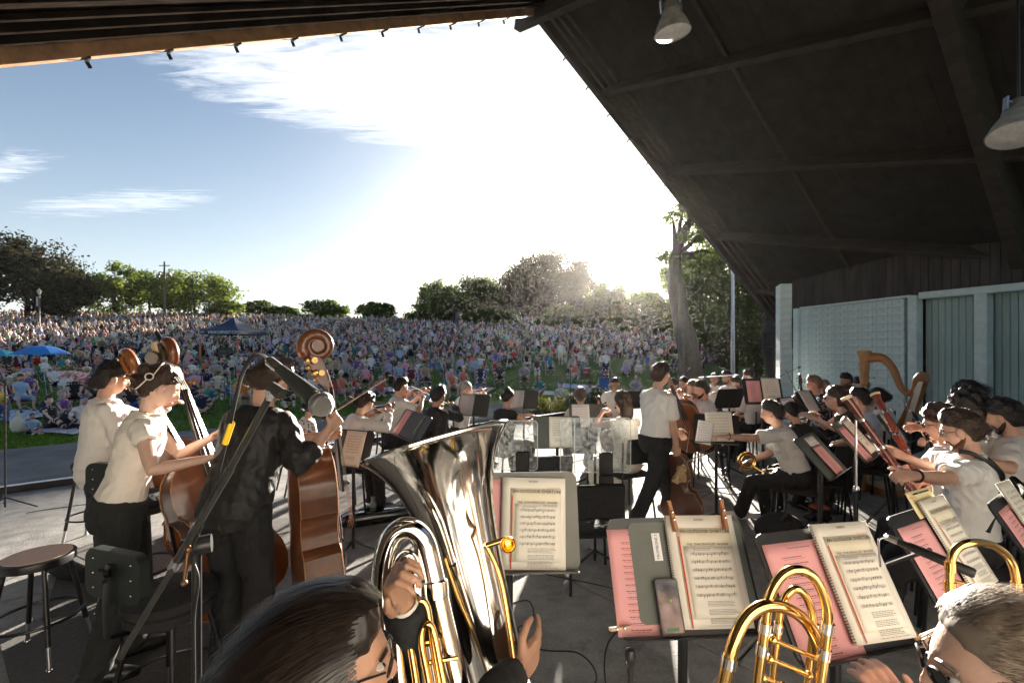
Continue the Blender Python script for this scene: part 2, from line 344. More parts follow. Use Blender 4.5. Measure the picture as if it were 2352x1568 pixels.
for e, n, L, nm in ((ER, nR, 16.1, 'r'), (EL, nL, 15.5, 'l')):
    # deck boards running from ridge to eave
    wd = .30; k = 0; s = 0.0
    meL = None
    while s < BACK:
        b = MB(); p0 = A + RR * s + n * .005; p1 = A + RR * (s + wd - .006) + n * .005
        q0 = p0 + e * L; q1 = p1 + e * L; up = n * .05
        b.add([p0, p1, q1, q0, p0 + up, p1 + up, q1 + up, q0 + up], [(0, 1, 2, 3), (7, 6, 5, 4), (0, 4, 5, 1), (1, 5, 6, 2), (2, 6, 7, 3), (3, 7, 4, 0)])
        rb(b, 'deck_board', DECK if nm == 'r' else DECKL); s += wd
    b = MB(); o = n * .062; t = n * .03
    q = [A + o, A + RR * BACK + o, A + RR * BACK + e * L + o, A + e * L + o]
    b.add(q + [v + t for v in q], [(0, 1, 2, 3), (7, 6, 5, 4), (0, 4, 5, 1), (1, 5, 6, 2), (2, 6, 7, 3), (3, 7, 4, 0)]); rb(b, 'roof_covering', mat('roof_shingle', (.05, .05, .05), .9))
    # rafters (main frames)
    for s in ((6.9,) if nm == 'r' else (7.2,)):
        b = MB(); beam(b, A + RR * s + e * .1, A + RR * s + e * L, .24, .55, n); rb(b, 'rafter', WOOD)
    # purlins, parallel to the ridge
    for k in (2.2, 4.75, 7.3, 9.85, 12.4) if nm == 'r' else ():
        b = MB(); beam(b, A + e * k + RR * .2, A + e * k + RR * BACK, .14, .30, n); rb(b, 'purlin', WOOD)
    # thin intermediate rafters
    for s in ((3.4,) if nm == 'r' else (2.0, 2.9, 3.9, 5.0)):
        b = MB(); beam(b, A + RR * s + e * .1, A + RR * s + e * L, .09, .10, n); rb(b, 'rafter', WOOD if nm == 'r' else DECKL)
    # front fascia, inner ledger boards and little hooks for string lights
    out = -RR
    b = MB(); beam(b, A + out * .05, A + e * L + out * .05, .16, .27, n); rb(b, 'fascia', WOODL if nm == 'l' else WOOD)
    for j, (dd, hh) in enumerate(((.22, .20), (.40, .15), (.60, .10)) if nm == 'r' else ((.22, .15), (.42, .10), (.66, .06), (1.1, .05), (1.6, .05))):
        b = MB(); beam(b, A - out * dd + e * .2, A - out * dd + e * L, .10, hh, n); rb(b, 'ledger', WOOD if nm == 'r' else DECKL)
    hk = MB(); d = e.normalized(); x = n.cross(d)
    step = .78 if nm == 'l' else .80
    for k in range(1, 15):
        c = A + e * (k * step + .35) + out * .05 - n * .27
        b = MB(); m = Matrix((d, x, n)).transposed().to_4x4(); m.translation = c
        b.box((0, 0, -.012), (.03, .20, .02), m); b.box((0, -.085 * (1 if nm == 'l' else -1), -.05), (.04, .02, .07), m); rb(b, 'hook', BLKMET)
b = MB(); beam(b, A - RR * .65, A + RR * BACK, .22, .48, V((0, 0, 1))); rb(b, 'ridge_beam', WOOD)
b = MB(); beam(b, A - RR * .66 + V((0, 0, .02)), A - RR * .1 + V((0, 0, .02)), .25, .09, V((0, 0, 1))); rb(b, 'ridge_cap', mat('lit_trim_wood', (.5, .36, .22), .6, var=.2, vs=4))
# ---- side wall: green-blue block, siding bays, wooden infill above
GRN = mat('pale_teal_block_paint', (.68, .77, .74), .62, var=.10, vs=5, bump=.25, bs=80, detail=4)
GRN2 = mat('teal_siding_paint', (.40, .52, .49), .55, var=.12, vs=4, bump=.15, bs=60, stretch=(1, 1, .2))
MORT = mat('shadowed_joint', (.22, .30, .30), .9)
W0 = V((9.37, 13.97, 0)); W1 = V((9.95, 11.36, 0)); W2 = V((12.05, 6.4, 0))
def wall_frame(p, q):
    x = (q - p).normalized(); y = V((0, 0, 1)).cross(x)      # x along the wall towards the back, y out of the stage (away from viewer side)
    m = Matrix((x, y, V((0, 0, 1)))).transposed().to_4x4(); m.translation = p; return m, (q - p).length
mw, Lw = wall_frame(W0 - (W1 - W0).normalized() * .62, W1)
bw = tag(empty('block_wall', W0), 'pale teal painted concrete block wall behind the harp', 'wall')
T0 = Matrix.Translation(-W0) @ mw
BH, BW = .2032, .4064
bb = MB(); g = .004
bb.rbox((BW / 2, .05, BH / 2), (BW - g, .10, BH - g), .007)
blk = bb.mesh('block', GRN, smooth=False)
bb = MB(); bb.rbox((BW / 2, .05, BH / 2), (BW - g, .10, BH - g), .007)
for fx in (.27, .73): bb.box((BW * fx, -.0008, BH * .60), (.008, .003, .085))
nfix = 12; bb.m[-12:] = [1] * 12
blk2 = bb.mesh('block', [GRN, MORT], smooth=False)
nc = int(Lw / BW)
for r in range(16):
    for c in range(nc + 1):
        if c * BW + .2 > Lw: continue
        # score marks fade out towards the front end of the wall
        link('block', blk2 if c > 0 else blk, bw, T0 @ Matrix.Translation((c * BW + (Lw - nc * BW - .15), random.uniform(-.0012, .0012), r * BH)))
b = MB(); b.box((Lw / 2, .075, 1.62), (Lw + .1, .05, 3.24)); b.build('mortar', MORT, bw, smooth=False, M=T0)
b = MB(); b.rbox((Lw / 2, .05, 3.29), (Lw, .18, .06), .008); b.build('cap', GRN, bw, smooth=False, M=T0)
for k, px in enumerate((-.08, Lw + .11)):
    b = MB(); b.rbox((px, .0, 1.64), (.20, .22, 3.30), .01); b.build('pilaster', GRN, bw, smooth=False, M=T0)
# free standing pier at the front end of the wall, made of blocks
pier = tag(empty('block_pier', P(1801, HY, 13.2).to_2d().to_3d()), 'tall narrow teal block pier at the front end of the wall', 'pier')
pm_ = MB(); pm_.rbox((.03, .22, BH / 2), (.30, .62, BH - .004), .007); pme = pm_.mesh('block', GRN, smooth=False)
for r in range(19): link('block', pme, pier, rotz(R(-20)) @ Matrix.Translation((0, 0, r * BH)))
# siding bays towards the back
ms, Ls = wall_frame(W1 + (W2 - W1).normalized() * .22, W2)
sw = tag(empty('siding_wall', W1), 'teal wall of recessed vertical siding bays beside the block wall', 'wall')
T1 = Matrix.Translation(-W1) @ ms
b = MB(); b.rbox((Ls / 2, .02, 3.27), (Ls, .30, .16), .01); b.build('header', GRN, sw, smooth=False, M=T1)
x = .0; bays = (1.02, 1.02, 1.02, 1.02)
for i, wb in enumerate(bays):
    if i: 
        b = MB(); b.rbox((x + .11, .02, 1.595), (.22, .30, 3.19), .01); b.build('post', GRN, sw, smooth=False, M=T1); x += .22
    nb = 8; w = wb / nb
    me = MB().rbox((w / 2, .20, 1.595), (w - .010, .04, 3.19), .006).mesh('siding_board', GRN2, smooth=False)
    for j in range(nb): link('siding_board', me, sw, T1 @ Matrix.Translation((x + j * w, 0, 0)))
    x += wb
b = MB(); b.box((Ls / 2, .25, 1.6), (Ls, .04, 3.2)); b.build('backing', MORT, sw, smooth=False, M=T1)
# brown board infill between wall top and roof
inf = tag(empty('gable_infill', W1), 'dark brown vertical board infill between teal wall and roof', 'wall')
DK = mat('brown_boards', (.085, .072, .066), .8, spec=.1, var=.25, vs=4, bump=.3, bs=50, stretch=(1, 1, .15))
def roof_z(p): return A.z - (nR.x * (p.x - A.x) + nR.y * (p.y - A.y)) / nR.z
for mfr, LL in ((mw, Lw), (ms, Ls + 1.2)):
    n = int(LL / .17)
    for j in range(-3 if mfr is mw else 0, n + 2):
        c = mfr @ V((j * .17 + .085, .16, 0)); zt = roof_z(c) - .01
        if zt - 3.33 < .05: continue
        b = MB(); b.rbox((j * .17 + .085, .16 + (.02 if mfr is mw else 0), (zt + 3.33) / 2), (.162, .03, zt - 3.33), .005)
        b.build('board', DK, inf, smooth=False, M=Matrix.Translation(-W1) @ mfr)
    b = MB(); b.box((LL / 2, .215, 3.75), (LL + .3, .02, .85)); b.build('backing', INK, inf, smooth=False, M=Matrix.Translation(-W1) @ mfr)
# unseen back wall added behind the camera to bounce sun onto the players
shell = tag(empty('bounce_wall', LN * -1.8), 'cream painted back wall of the bandshell behind the orchestra', 'wall')
b = MB(); Mw = Matrix((LD, LN, V((0, 0, 1)))).transposed().to_4x4(); b.box((2.5, -1.95, 1.9), (19, .3, 3.8), Mw); b.build('wall_panel', mat('cream_bounce_wall_paint', (.80, .78, .74), .8, var=.04), shell, smooth=False, M=Matrix.Translation(-(LN * -1.8)))
# ---- hanging high-bay lamps
LAMPM = mat('lamp_reflector_grey', (.42, .40, .36), .5, var=.25, vs=9)
LAMPG = mat('frosted_lamp_glass', (.75, .74, .70), .35, var=.15, vs=10)
def bay_lamp(loc, tilt, label, rad=.27):
    o = tag(empty('high_bay_lamp', loc), label, 'lamp', 'hanging stage lamps'); m = Matrix.Rotation(tilt[0], 4, 'X') @ Matrix.Rotation(tilt[1], 4, 'Y')
    k = rad / .27
    b = MB(); b.lathe([(r * k, z * k) for r, z in [(.27, 0), (.275, .01), (.262, .03), (.235, .11), (.19, .20), (.15, .27), (.135, .30)]], 28, cap=False); b.build('reflector', LAMPM, o, M=m)
    b = MB(); b.lathe([(r * k, z * k) for r, z in [(.001, -.05), (.10, -.045), (.19, -.025), (.262, .002)]], 28); b.build('lens', LAMPG, o, M=m)
    b = MB(); b.lathe([(r * k, z * k) for r, z in [(.14, .29), (.145, .33), (.11, .36), (.10, .46), (.06, .48)]], 16); b.build('socket_housing', mat('lamp_housing', (.24, .23, .21), .5, var=.2), o, M=m)
    b = MB(); b.box((0, 0, .42 * k), (.30 * k, .05, .02), m); b.box((.15 * k, 0, .40 * k), (.02, .05, .18 * k), m); b.box((-.15 * k, 0, .40 * k), (.02, .05, .18 * k), m); b.build('bracket', STEEL, o, smooth=False)
    zt = min(roof_z(V(loc)), 12) - loc[2]
    b = MB(); b.tube([m @ V((0, 0, .47 * k)), V((0, 0, zt))], .013, 8); b.build('stem', BLKMET, o)
bay_lamp(P(1545, 78, 6.1), (R(6), R(-6)), 'grey hanging lamp below the roof near the gable peak', .235)
bay_lamp(P(2335, 312, 4.9), (R(-10), R(14)), 'white enamel hanging lamp cut by the picture edge', .245)
# ---------------------------------------------------------------- people
RQ = []      # meshes whose overlapping pieces are fused into one skin at the end
def fuse_all():
    tmp = []
    for o, vox, it, amp, fr in RQ:
        m = o.modifiers.new('r', 'REMESH'); m.mode = 'VOXEL'; m.voxel_size = vox; m.use_smooth_shade = True
        if it: q = o.modifiers.new('s', 'SMOOTH'); q.factor = .5; q.iterations = it
    bpy.context.view_layer.update(); dg = bpy.context.evaluated_depsgraph_get()
    for o, vox, it, amp, fr in RQ:
        me = bpy.data.meshes.new_from_object(o.evaluated_get(dg)); tmp.append(me)
    for (o, vox, it, amp, fr), me in zip(RQ, tmp):
        old = o.data; o.modifiers.clear(); mats = [m for m in old.materials]; nm = old.name
        if len(mats) > 1:          # keep regions: nearest source vertex decides
            kd = kdtree.KDTree(len(old.vertices)); vm = [0] * len(old.vertices)
            for p in old.polygons:
                for i in p.vertices: vm[i] = p.material_index
            for v in old.vertices: kd.insert(v.co, v.index)
            kd.balance(); mi = np.array([vm[kd.find(p.center)[1]] for p in me.polygons], dtype=np.int32)
        me.materials.clear()
        for m in mats: me.materials.append(m)
        if len(mats) > 1: me.polygons.foreach_set('material_index', mi)
        if amp:
            n = len(me.vertices); co = np.empty(n * 3); me.vertices.foreach_get('co', co); co = co.reshape(-1, 3)
            no = np.empty(n * 3); me.vertices.foreach_get('normal', no); no = no.reshape(-1, 3)
            rg = np.random.default_rng(len(co)); d = np.zeros(n)
            for k in range(7):
                a = rg.normal(size=3) * fr * (1 + .35 * k); w = rg.normal(size=3) * fr * .6
                d += np.sin(co @ a + 1.8 * np.sin(co @ w + rg.uniform(0, 6)) + rg.uniform(0, 6)) / (1 + .35 * k)
            d = 1 - np.abs(d) * .55
            me.vertices.foreach_set('co', (co + no * (d * amp)[:, None]).ravel())
        me.polygons.foreach_set('use_smooth', np.ones(len(me.polygons), dtype=bool)); me.update()
        for u in [x for x in bpy.data.objects if x.data is old] if old.users > 1 else [o]: u.data = me
        bpy.data.meshes.remove(old); me.name = nm
    RQ.clear()
def head_surface(s, hair=None, seed=0, female=False):
    # rings of a head (face +y), or of the hair shell round it
    rg = np.random.default_rng(seed); nl, nk = 30, 24; rings = []
    ph = rg.uniform(0, 6, 6)
    for i in range(nk):
        th = .10 + (math.pi - .20) * i / (nk - 1); ring = []
        for j in range(nl):
            az = 2 * math.pi * j / nl
            nx, ny, nz = math.sin(th) * math.sin(az), math.sin(th) * math.cos(az), -math.cos(th)
            x, y, z = .076 * nx, .097 * ny, .118 * nz; t = max(0, -nz)
            x *= 1 - (.40 if female else .32) * t ** 1.5
            if y < 0: y *= 1 - .50 * t ** 1.3
            else: y *= .93 + .03 * t
            if nz > 0: y *= 1 + .05 * nz
            f = max(0, ny) ** 1.2
            g = lambda a, w: math.exp(-(a / w) ** 2)
            if hair is None:
                nose = g(x, .014) * (max(0, min(1, (.028 - z) / .055)) if z > -.036 else max(0, 1 - (-.036 - z) / .010)); y += f * .030 * nose
                y += f * .005 * g(z - .026, .010) * g(x, .055)
                y -= f * .010 * (g(abs(x) - .031, .014) * g(z - .006, .012))
                y += f * .006 * g(z + .058, .007) * g(x, .022) - f * .004 * g(z + .0655, .003) * g(x, .022) + f * .005 * g(z + .073, .006) * g(x, .018)
                y += f * .011 * g(z + .098, .016) * g(x, .024); x += (1 if x > 0 else -1) * .004 * f * g(z + .018, .02) * g(abs(x) - .05, .02)
            else:
                a = math.acos(max(-1, min(1, ny / max(1e-6, math.hypot(nx, ny)))))      # 0 front .. pi back
                line = np.interp(a, [0, .5, 1.0, 1.35, 1.7, 2.2, 3.15], hair['line'])
                k = max(0, min(1, (z - line) / .060)) ** .55 if z > line else 0; vol = hair['vol'] * (1 + hair.get('top', .5) * max(0, nz))
                lump = hair.get('lump', .15) * (math.sin(9 * nx + ph[0] + 4 * nz) * math.sin(8 * ny + ph[1]) + .6 * math.sin(21 * nx + ph[2]) * math.sin(19 * nz + ph[3]) * math.sin(17 * ny + ph[4]))
                r = (vol * (1 + lump)) * k + (.0015 if z > line else -.010 * min(1, (line - z) / .008)); L = math.sqrt(x * x + y * y + z * z); q = (L + r) / L; x *= q; y *= q; z *= q
                if hair.get('quiff') and ny > .2 and nz > .4: y += .012 * k; z += .012 * k
            ring.append((x * s, y * s, z * s))
        rings.append(ring)
    return rings
HAIR = {'short': dict(line=[.062, .056, .046, .036, -.002, -.07, -.085], vol=.016, top=.9, lump=.25, quiff=1),
        'crop': dict(line=[.075, .068, .050, .036, 0, -.06, -.08], vol=.009, top=.6, lump=.15),
        'full': dict(line=[.056, .048, .034, .026, -.012, -.08, -.095], vol=.026, top=.7, lump=.3),
        'curly': dict(line=[.05, .04, .015, -.02, -.05, -.085, -.095], vol=.036, top=.5, lump=.55),
        'tied': dict(line=[.066, .060, .046, .036, .0, -.06, -.085], vol=.013, top=.4, lump=.12),
        'updo': dict(line=[.066, .058, .044, .034, -.004, -.07, -.09], vol=.022, top=.5, lump=.2),
        'bald': dict(line=[.2, .2, .2, .04, .0, -.03, -.05], vol=.006, top=0, lump=.1)}
def ik(a, t, l1, l2, pole):
    d = t - a; D = min(d.length, (l1 + l2) * .995); u = d.normalized() if d.length > 1e-6 else V((0, 0, -1)); t = a + u * D
    x = (l1 * l1 - l2 * l2 + D * D) / (2 * D); h = math.sqrt(max(0, l1 * l1 - x * x))
    p = pole - u * pole.dot(u); p = p.normalized() if p.length > 1e-6 else V((0, 1, 0)); return a + u * x + p * h, t
def hand(b, w, d, n, curl, side, s=1.0, spread=1.0, rf=1.0):
    # palm + five separate fingers; d hand direction, n palm normal, thumb on +c side
    d = d.normalized(); n = (n - d * n.dot(d)); n = n.normalized() if n.length > 1e-5 else V((0, 0, -1)); c = d.cross(n) * side
    L = .088 * s
    m = Matrix((c, n, d)).transposed().to_4x4(); m.translation = w + d * L * .5
    b.loft([[(x * k * s, y * q * s, z * s) for x, y in ((-.036, -.010), (-.02, -.014), (.02, -.014), (.036, -.010), (.036, .010), (.02, .014), (-.02, .014), (-.036, .010))] for z, k, q in ((-.055, .72, 1.25), (-.03, .9, 1.15), (0, 1.05, 1.05), (.03, 1.08, 1.0), (.047, 1.0, .8))], True, m)
    for i, (fx, ll) in enumerate(((.029, .92), (.010, 1.0), (-.010, .94), (-.028, .76))):
        p = w + d * (L * .92) + c * fx * s; a = 0; pts = [p - d * .02 * s]; cc = curl[i] if isinstance(curl, (list, tuple)) else curl
        pts.append(p)
        for k, seg in enumerate((.044, .028, .022)):
            a += cc * (.9, 1.1, .75)[k]; dd = d * math.cos(a) + n * math.sin(a) + c * (fx * 2.2 * spread * (1 if a < 1 else .3)); p = p + dd.normalized() * seg * ll * s; pts.append(p)
        b.tube(pts, [.0095 * s * rf, .0095 * s * rf, .0088 * s * rf, .008 * s * rf, .0068 * s * rf], 7, round_ends=True)
    p = w + d * .022 * s + c * .026 * s; ct = curl[4] if isinstance(curl, (list, tuple)) and len(curl) > 4 else .45
    q1 = p + (d * .5 + c * .75 + n * .25 * (1 + ct)).normalized() * .040 * s; q2 = q1 + (d * .80 + c * .35 + n * .55 * ct).normalized() * .034 * s; q3 = q2 + (d * .85 + n * .5 * ct - c * .05).normalized() * .026 * s
    b.tube([p - c * .012 * s, p, q1, q2, q3], [.013 * s, .014 * s, .0115 * s, .0105 * s, .008 * s], 7, round_ends=True)
def figure(pose='sit', s=1.0, seat=.46, lean=8, side=0, twist=0, head=(0, 0, 0), hl=None, hr=None, pl=None, pr=None, fl=None, fr=None, female=False, sleeve='short', legs='long',
           nl=None, nr=None, cl=.5, cr=.5, root_inv=None, knee=None, fat=1.0, hair='short', seed=0, top=None, neck=.0, bare=False, slack=0.0, curl_spread=1.0, hs=1.0, skirt=False):
    J = {}; Z = V((0, 0, 1))
    up = V((math.sin(R(side)), math.sin(R(lean)), math.cos(R(lean)) * math.cos(R(side)))).normalized()
    rt0 = V((1, 0, 0)); rt = Matrix.Rotation(R(twist), 3, 'Z') @ rt0; rt = (rt - up * rt.dot(up)).normalized(); fw = up.cross(rt)
    hy_, hp_, hr_ = (R(a) for a in head)
    hm = Matrix.Rotation(hy_, 4, 'Z') @ Matrix.Rotation(hp_, 4, 'X') @ Matrix.Rotation(hr_, 4, 'Y')
    shw, hpw = (.150 if female else .168) * fat ** .5, .088
    # rise of the head top over the pelvis
    neckd = (up * .6 + Z * .4 + V((0, .25 + neck, 0)) @ Matrix.Identity(3)).normalized()
    def chain(k): 
        sh = up * (.475 * k); nb = up * (.535 * k); hc = nb + neckd * (.155 * k); return sh, nb, hc, hc + hm.to_3x3() @ V((0, 0, .125 * k))
    if pose == 'stand':
        if top is not None: s = top / (.945 + chain(1)[3].z)
        hp = .945 * s
    else:
        if top is not None: seat = max(.05 if pose == 'ground' else .36, top - chain(s)[3].z - .095 * s)
        hp = seat + .095 * s
    pel = V((0, 0, hp)); sh, nb, hc, ht = (pel + v for v in chain(s))
    J.update(pel=pel, sh=sh, nb=nb, hc=hc, top=ht, up=up, rt=rt, fw=fw, s=s, seat=seat, hm=hm)
    out = {k: MB() for k in ('skin', 'shirt', 'pants', 'shoes', 'hair')}
    B = out['skin']; S = out['shirt']; Pn = out['pants']; Sh = out['shoes']
    # head, ears, neck
    hM = Matrix.Translation(hc) @ hm
    B.loft(head_surface(s, None, seed, female), True, hM)
    for q in (-1, 1): B.ell((q * .084 * s, -.012 * s, -.004 * s), (.015 * s, .022 * s, .036 * s), hM @ Matrix.Rotation(q * .25, 4, 'Z'), 10, 8)
    B.tube([nb - up * .05 * s, nb + up * .02 * s, hc + hm.to_3x3() @ V((0, -.022 * s, -.05 * s))], [.066 * s if not female else .055 * s, .056 * s if not female else .046 * s, .054 * s if not female else .046 * s], 12)
    h = HAIR.get(hair)
    if h: out['hair'].loft(head_surface(s, h, seed, female), True, hM)
    J['hM'] = hM
    # torso
    us = [-.13, -.05, .05, .16, .28, .40, .475, .525, .55]
    wx = ([.10, .165, .158, .132, .140, .160, .150, .085, .06] if female else [.10, .158, .158, .150, .162, .185, .176, .100, .07])
    wy = ([.08, .118, .112, .095, .105, .112, .092, .068, .055] if female else [.08, .115, .118, .110, .112, .118, .100, .075, .06])
    def torso(b, lo, hi, inf, sag=0.0, n=18):
        rings = []
        for u, x, y in zip(us, wx, wy):
            if u < lo - 1e-6 or u > hi + 1e-6: continue
            k = sm((u + .05) / .35); a = R(twist) * k; r_ = Matrix.Rotation(a, 3, up) @ V((1, 0, 0)); r_ = (r_ - up * r_.dot(up)).normalized(); f_ = up.cross(r_)
            c = pel + up * u * s - f_ * (.012 * s * (1 - k)); x = (x * fat + inf) * s; y = (y * fat + inf) * s
            ys = 1.0 + (.12 * math.exp(-((u - .33) / .07) ** 2) if female else 0)
            rings.append([c + r_ * (x * math.copysign(abs(math.cos(t)) ** .85, math.cos(t))) + f_ * (y * math.copysign(abs(math.sin(t)) ** .85, math.sin(t)) * (ys if math.sin(t) > 0 else 1)) for t in np.linspace(0, 2 * math.pi, n, endpoint=False)])
        b.loft(rings, True)
    torso(B, -.13, .55, -.020)
    torso(S, -.05 if slack == 0 else -.13, .525, .008 + slack)
    if slack: pass
    torso(Pn, -.13, .05, .024 if slack == 0 else .008)
    # arms
    for sd, tgt, pole, nn, cu in ((-1, hl, pl, nl, cl), (1, hr, pr, nr, cr)):
        a = sh + rt * sd * shw * s - up * .005 * s; J['S%d' % sd] = a
        t = tgt(J) if callable(tgt) else tgt
        if t is None: t = pel + V((sd * (.27 if pose == 'stand' else .15), .06 if pose == 'stand' else .32, -.10 * s if pose == 'stand' else .12))
        elif root_inv is not None and not callable(tgt): t = root_inv @ V(t)
        po = V(pole) if pole else V((sd * .7, -.5, -.6))
        l1, l2 = .285 * s, .255 * s
        el, w = ik(a, t, l1, l2, po); J['E%d' % sd] = el; J['W%d' % sd] = w
        d = (w - el).normalized(); f = fat ** .5 * (.88 if female else 1)
        B.tube([a, a.lerp(el, .35), a.lerp(el, .8), el, el.lerp(w, .25), el.lerp(w, .7), w], [.052 * s * f, .050 * s * f, .041 * s * f, .040 * s * f, .042 * s * f, .032 * s * f, .026 * s * f], 10, round_ends=True)
        n_ = V(nn(J)) if callable(nn) else (V(nn) if nn else V((-sd * .6, .2, -.7)))
        hd = d; 
        J['HD%d' % sd] = hd; hand(B, w, hd, n_, cu, 1 if sd > 0 else -1, s * .98 * hs, curl_spread)
        J['P%d' % sd] = w + hd * .075 * s + n_.normalized() * .02
        S.ell(a - up * .018 * s, (.066 * s * fat ** .5, .062 * s, .060 * s), None, 12, 8)
        if sleeve == 'short': S.tube([a + rt * -sd * .03, a.lerp(el, .2), a.lerp(el, .72), a.lerp(el, .80)], [.060 * s * f, .066 * s * f, .070 * s * f, .069 * s * f], 12)
        elif sleeve == 'cap': S.tube([a + rt * -sd * .03, a.lerp(el, .15), a.lerp(el, .36)], [.068 * s * f, .066 * s * f, .062 * s * f], 12)
        elif sleeve == 'long': S.tube([a + rt * -sd * .03, a.lerp(el, .25), a.lerp(el, .85), el, el.lerp(w, .2), el.lerp(w, .75), el.lerp(w, .96)], [.060 * s * f, .064 * s * f, .060 * s * f, .060 * s * f, .058 * s * f, .049 * s * f, .042 * s * f], 12)
        elif sleeve == 'rolled': S.tube([a + rt * -sd * .03, a.lerp(el, .25), a.lerp(el, .85), el, el.lerp(w, .2), el.lerp(w, .48), el.lerp(w, .52)], [.060 * s * f, .065 * s * f, .063 * s * f, .064 * s * f, .060 * s * f, .056 * s * f, .050 * s * f], 12)
    if sleeve != 'none': S.tube([nb - up * .012 * s + V((math.cos(t) * .062 * s, math.sin(t) * .066 * s + .004, .014 * s * math.sin(t) * -1)) for t in np.linspace(0, 6.283, 14, endpoint=False)], .016 * s, 6, closed=True)
    # legs
    for sd, tgt in ((-1, fl), (1, fr)):
        a = pel + V((sd * hpw * s, 0, -.02 * s))
        t = V(tgt) if tgt is not None else (V((sd * .11, .02, .085 * s)) if pose == 'stand' else (V((sd * .15, .42 * s, .085 * s)) if pose == 'sit' else V((-sd * .12, .40 * s, .07))))
        kp = V(knee[0 if sd < 0 else 1]) if knee else (V((sd * .15, 1, 0)) if pose == 'stand' else V((sd * .35, .6, 1)) if pose == 'sit' else V((sd * 1.1, .3, .75)))
        k, w = ik(a, t, .425 * s, .415 * s, kp); J['K%d' % sd] = k; J['F%d' % sd] = w; f = fat ** .5
        B.tube([a, a.lerp(k, .9), k, k.lerp(w, .3), w], [.06 * s * f, .05 * s, .05 * s, .05 * s, .035 * s], 8, round_ends=True)
        if legs == 'long': Pn.tube([a + V((0, 0, .02)), a.lerp(k, .3), a.lerp(k, .85), k, k.lerp(w, .2), k.lerp(w, .7), k.lerp(w, .97)], [.102 * s * f, .098 * s * f, .076 * s * f, .074 * s * f, .072 * s, .068 * s, .072 * s], 12, round_ends=True)
        else: Pn.tube([a + V((0, 0, .02)), a.lerp(k, .3), a.lerp(k, .78)], [.102 * s * f, .10 * s * f, .088 * s * f], 12, round_ends=True)
        fd = V((sd * .18, 1, 0)).normalized() if pose != 'ground' else V((-sd * .3, .8, .3)).normalized(); q = w + V((0, 0, -.03 * s))
        Sh.tube([q - fd * .055 * s, q + fd * .02 * s, q + fd * .10 * s + V((0, 0, -.012 * s)), q + fd * .165 * s + V((0, 0, -.02 * s))], [.040 * s, .046 * s, .044 * s, .030 * s], 10, round_ends=True, flat=.95)
        B.tube([w + (k - w).normalized() * .10 * s, w - V((0, 0, .02))], [.036 * s, .034 * s], 8)
    out['J'] = J; return out
WHITE = mat('white_shirt_cotton', (.78, .77, .74), .85, var=.03, vs=9, bump=.25, bs=22, sheen=.1)
CREAM = mat('cream_blouse_cotton', (.78, .74, .66), .85, var=.03, vs=9, bump=.3, bs=18, sheen=.1)
LILAC = mat('pale_pink_shirt', (.72, .60, .66), .85, var=.03, vs=9, bump=.25, bs=22)
PALEB = mat('pale_blue_shirt', (.60, .66, .76), .85, var=.03, vs=9, bump=.25, bs=22)
BLKC = mat('black_cloth', (.013, .013, .014), .85, var=.2, vs=9, bump=.5, bs=26)
BLKS = mat('black_shirt_satin', (.014, .013, .013), .62, var=.2, vs=9, bump=.5, bs=20)
DKG = mat('dark_trousers', (.016, .018, .017), .85, var=.2, vs=9, bump=.4, bs=26)
SHOE = mat('black_shoe_leather', (.012, .012, .012), .35)
WSHOE = mat('white_trainers', (.66, .65, .62), .6, var=.1, vs=20)
HBR = mat('brown_hair', (.045, .024, .014), .45, var=.45, vs=60, bump=.5, bs=150, stretch=(1, 1, .3))
HDK = mat('dark_hair', (.014, .010, .009), .42, var=.45, vs=60, bump=.5, bs=150, stretch=(1, 1, .3))
HGY = mat('grey_hair', (.30, .28, .26), .5, var=.3, vs=60, bump=.5, bs=150, stretch=(1, 1, .3))
HBL = mat('blond_hair', (.22, .14, .075), .45, var=.35, vs=60, bump=.5, bs=150, stretch=(1, 1, .3))
HRD = mat('reddish_beard', (.13, .05, .02), .5, var=.35, vs=80, bump=.9, bs=120)
EYEW = mat('eye_white', (.75, .72, .70), .3); IRIS = mat('dark_iris', (.03, .02, .015), .2)
LENS = mat('dark_sunglass_lens', (.01, .008, .008), .06, coat=.5); SPEC = mat('thin_spectacle_frame', (.03, .03, .03), .3, .4)
def dots_mat():
    m = bpy.data.materials.new('polka_dot_blouse'); m.use_nodes = True; nt = m.node_tree; b = nt.nodes['Principled BSDF']
    t = N(nt, 'ShaderNodeTexCoord'); v = N(nt, 'ShaderNodeTexVoronoi', ins={'Scale': 26.0, 'Randomness': .25}); nt.links.new(t.outputs['Object'], v.inputs['Vector'])
    r = N(nt, 'ShaderNodeValToRGB'); r.color_ramp.interpolation = 'CONSTANT'; r.color_ramp.elements[0].color = (.02, .02, .02, 1); r.color_ramp.elements[1].position = .34; r.color_ramp.elements[1].color = (.75, .72, .66, 1)
    nt.links.new(v.outputs['Distance'], r.inputs[0]); nt.links.new(r.outputs[0], b.inputs['Base Color']); b.inputs['Roughness'].default_value = .85; return m
def floral_mat():
    m = bpy.data.materials.new('navy_floral_shirt'); m.use_nodes = True; nt = m.node_tree; b = nt.nodes['Principled BSDF']
    t = N(nt, 'ShaderNodeTexCoord'); v = N(nt, 'ShaderNodeTexNoise', ins={'Scale': 22.0, 'Detail': 2.0}); nt.links.new(t.outputs['Object'], v.inputs['Vector'])
    r = N(nt, 'ShaderNodeValToRGB'); e = r.color_ramp.elements; e[0].position = .5; e[0].color = (.015, .018, .04, 1); e[1].position = .6; e[1].color = (.45, .5, .62, 1)
    nt.links.new(v.outputs[0], r.inputs[0]); nt.links.new(r.outputs[0], b.inputs['Base Color']); b.inputs['Roughness'].default_value = .85; return m
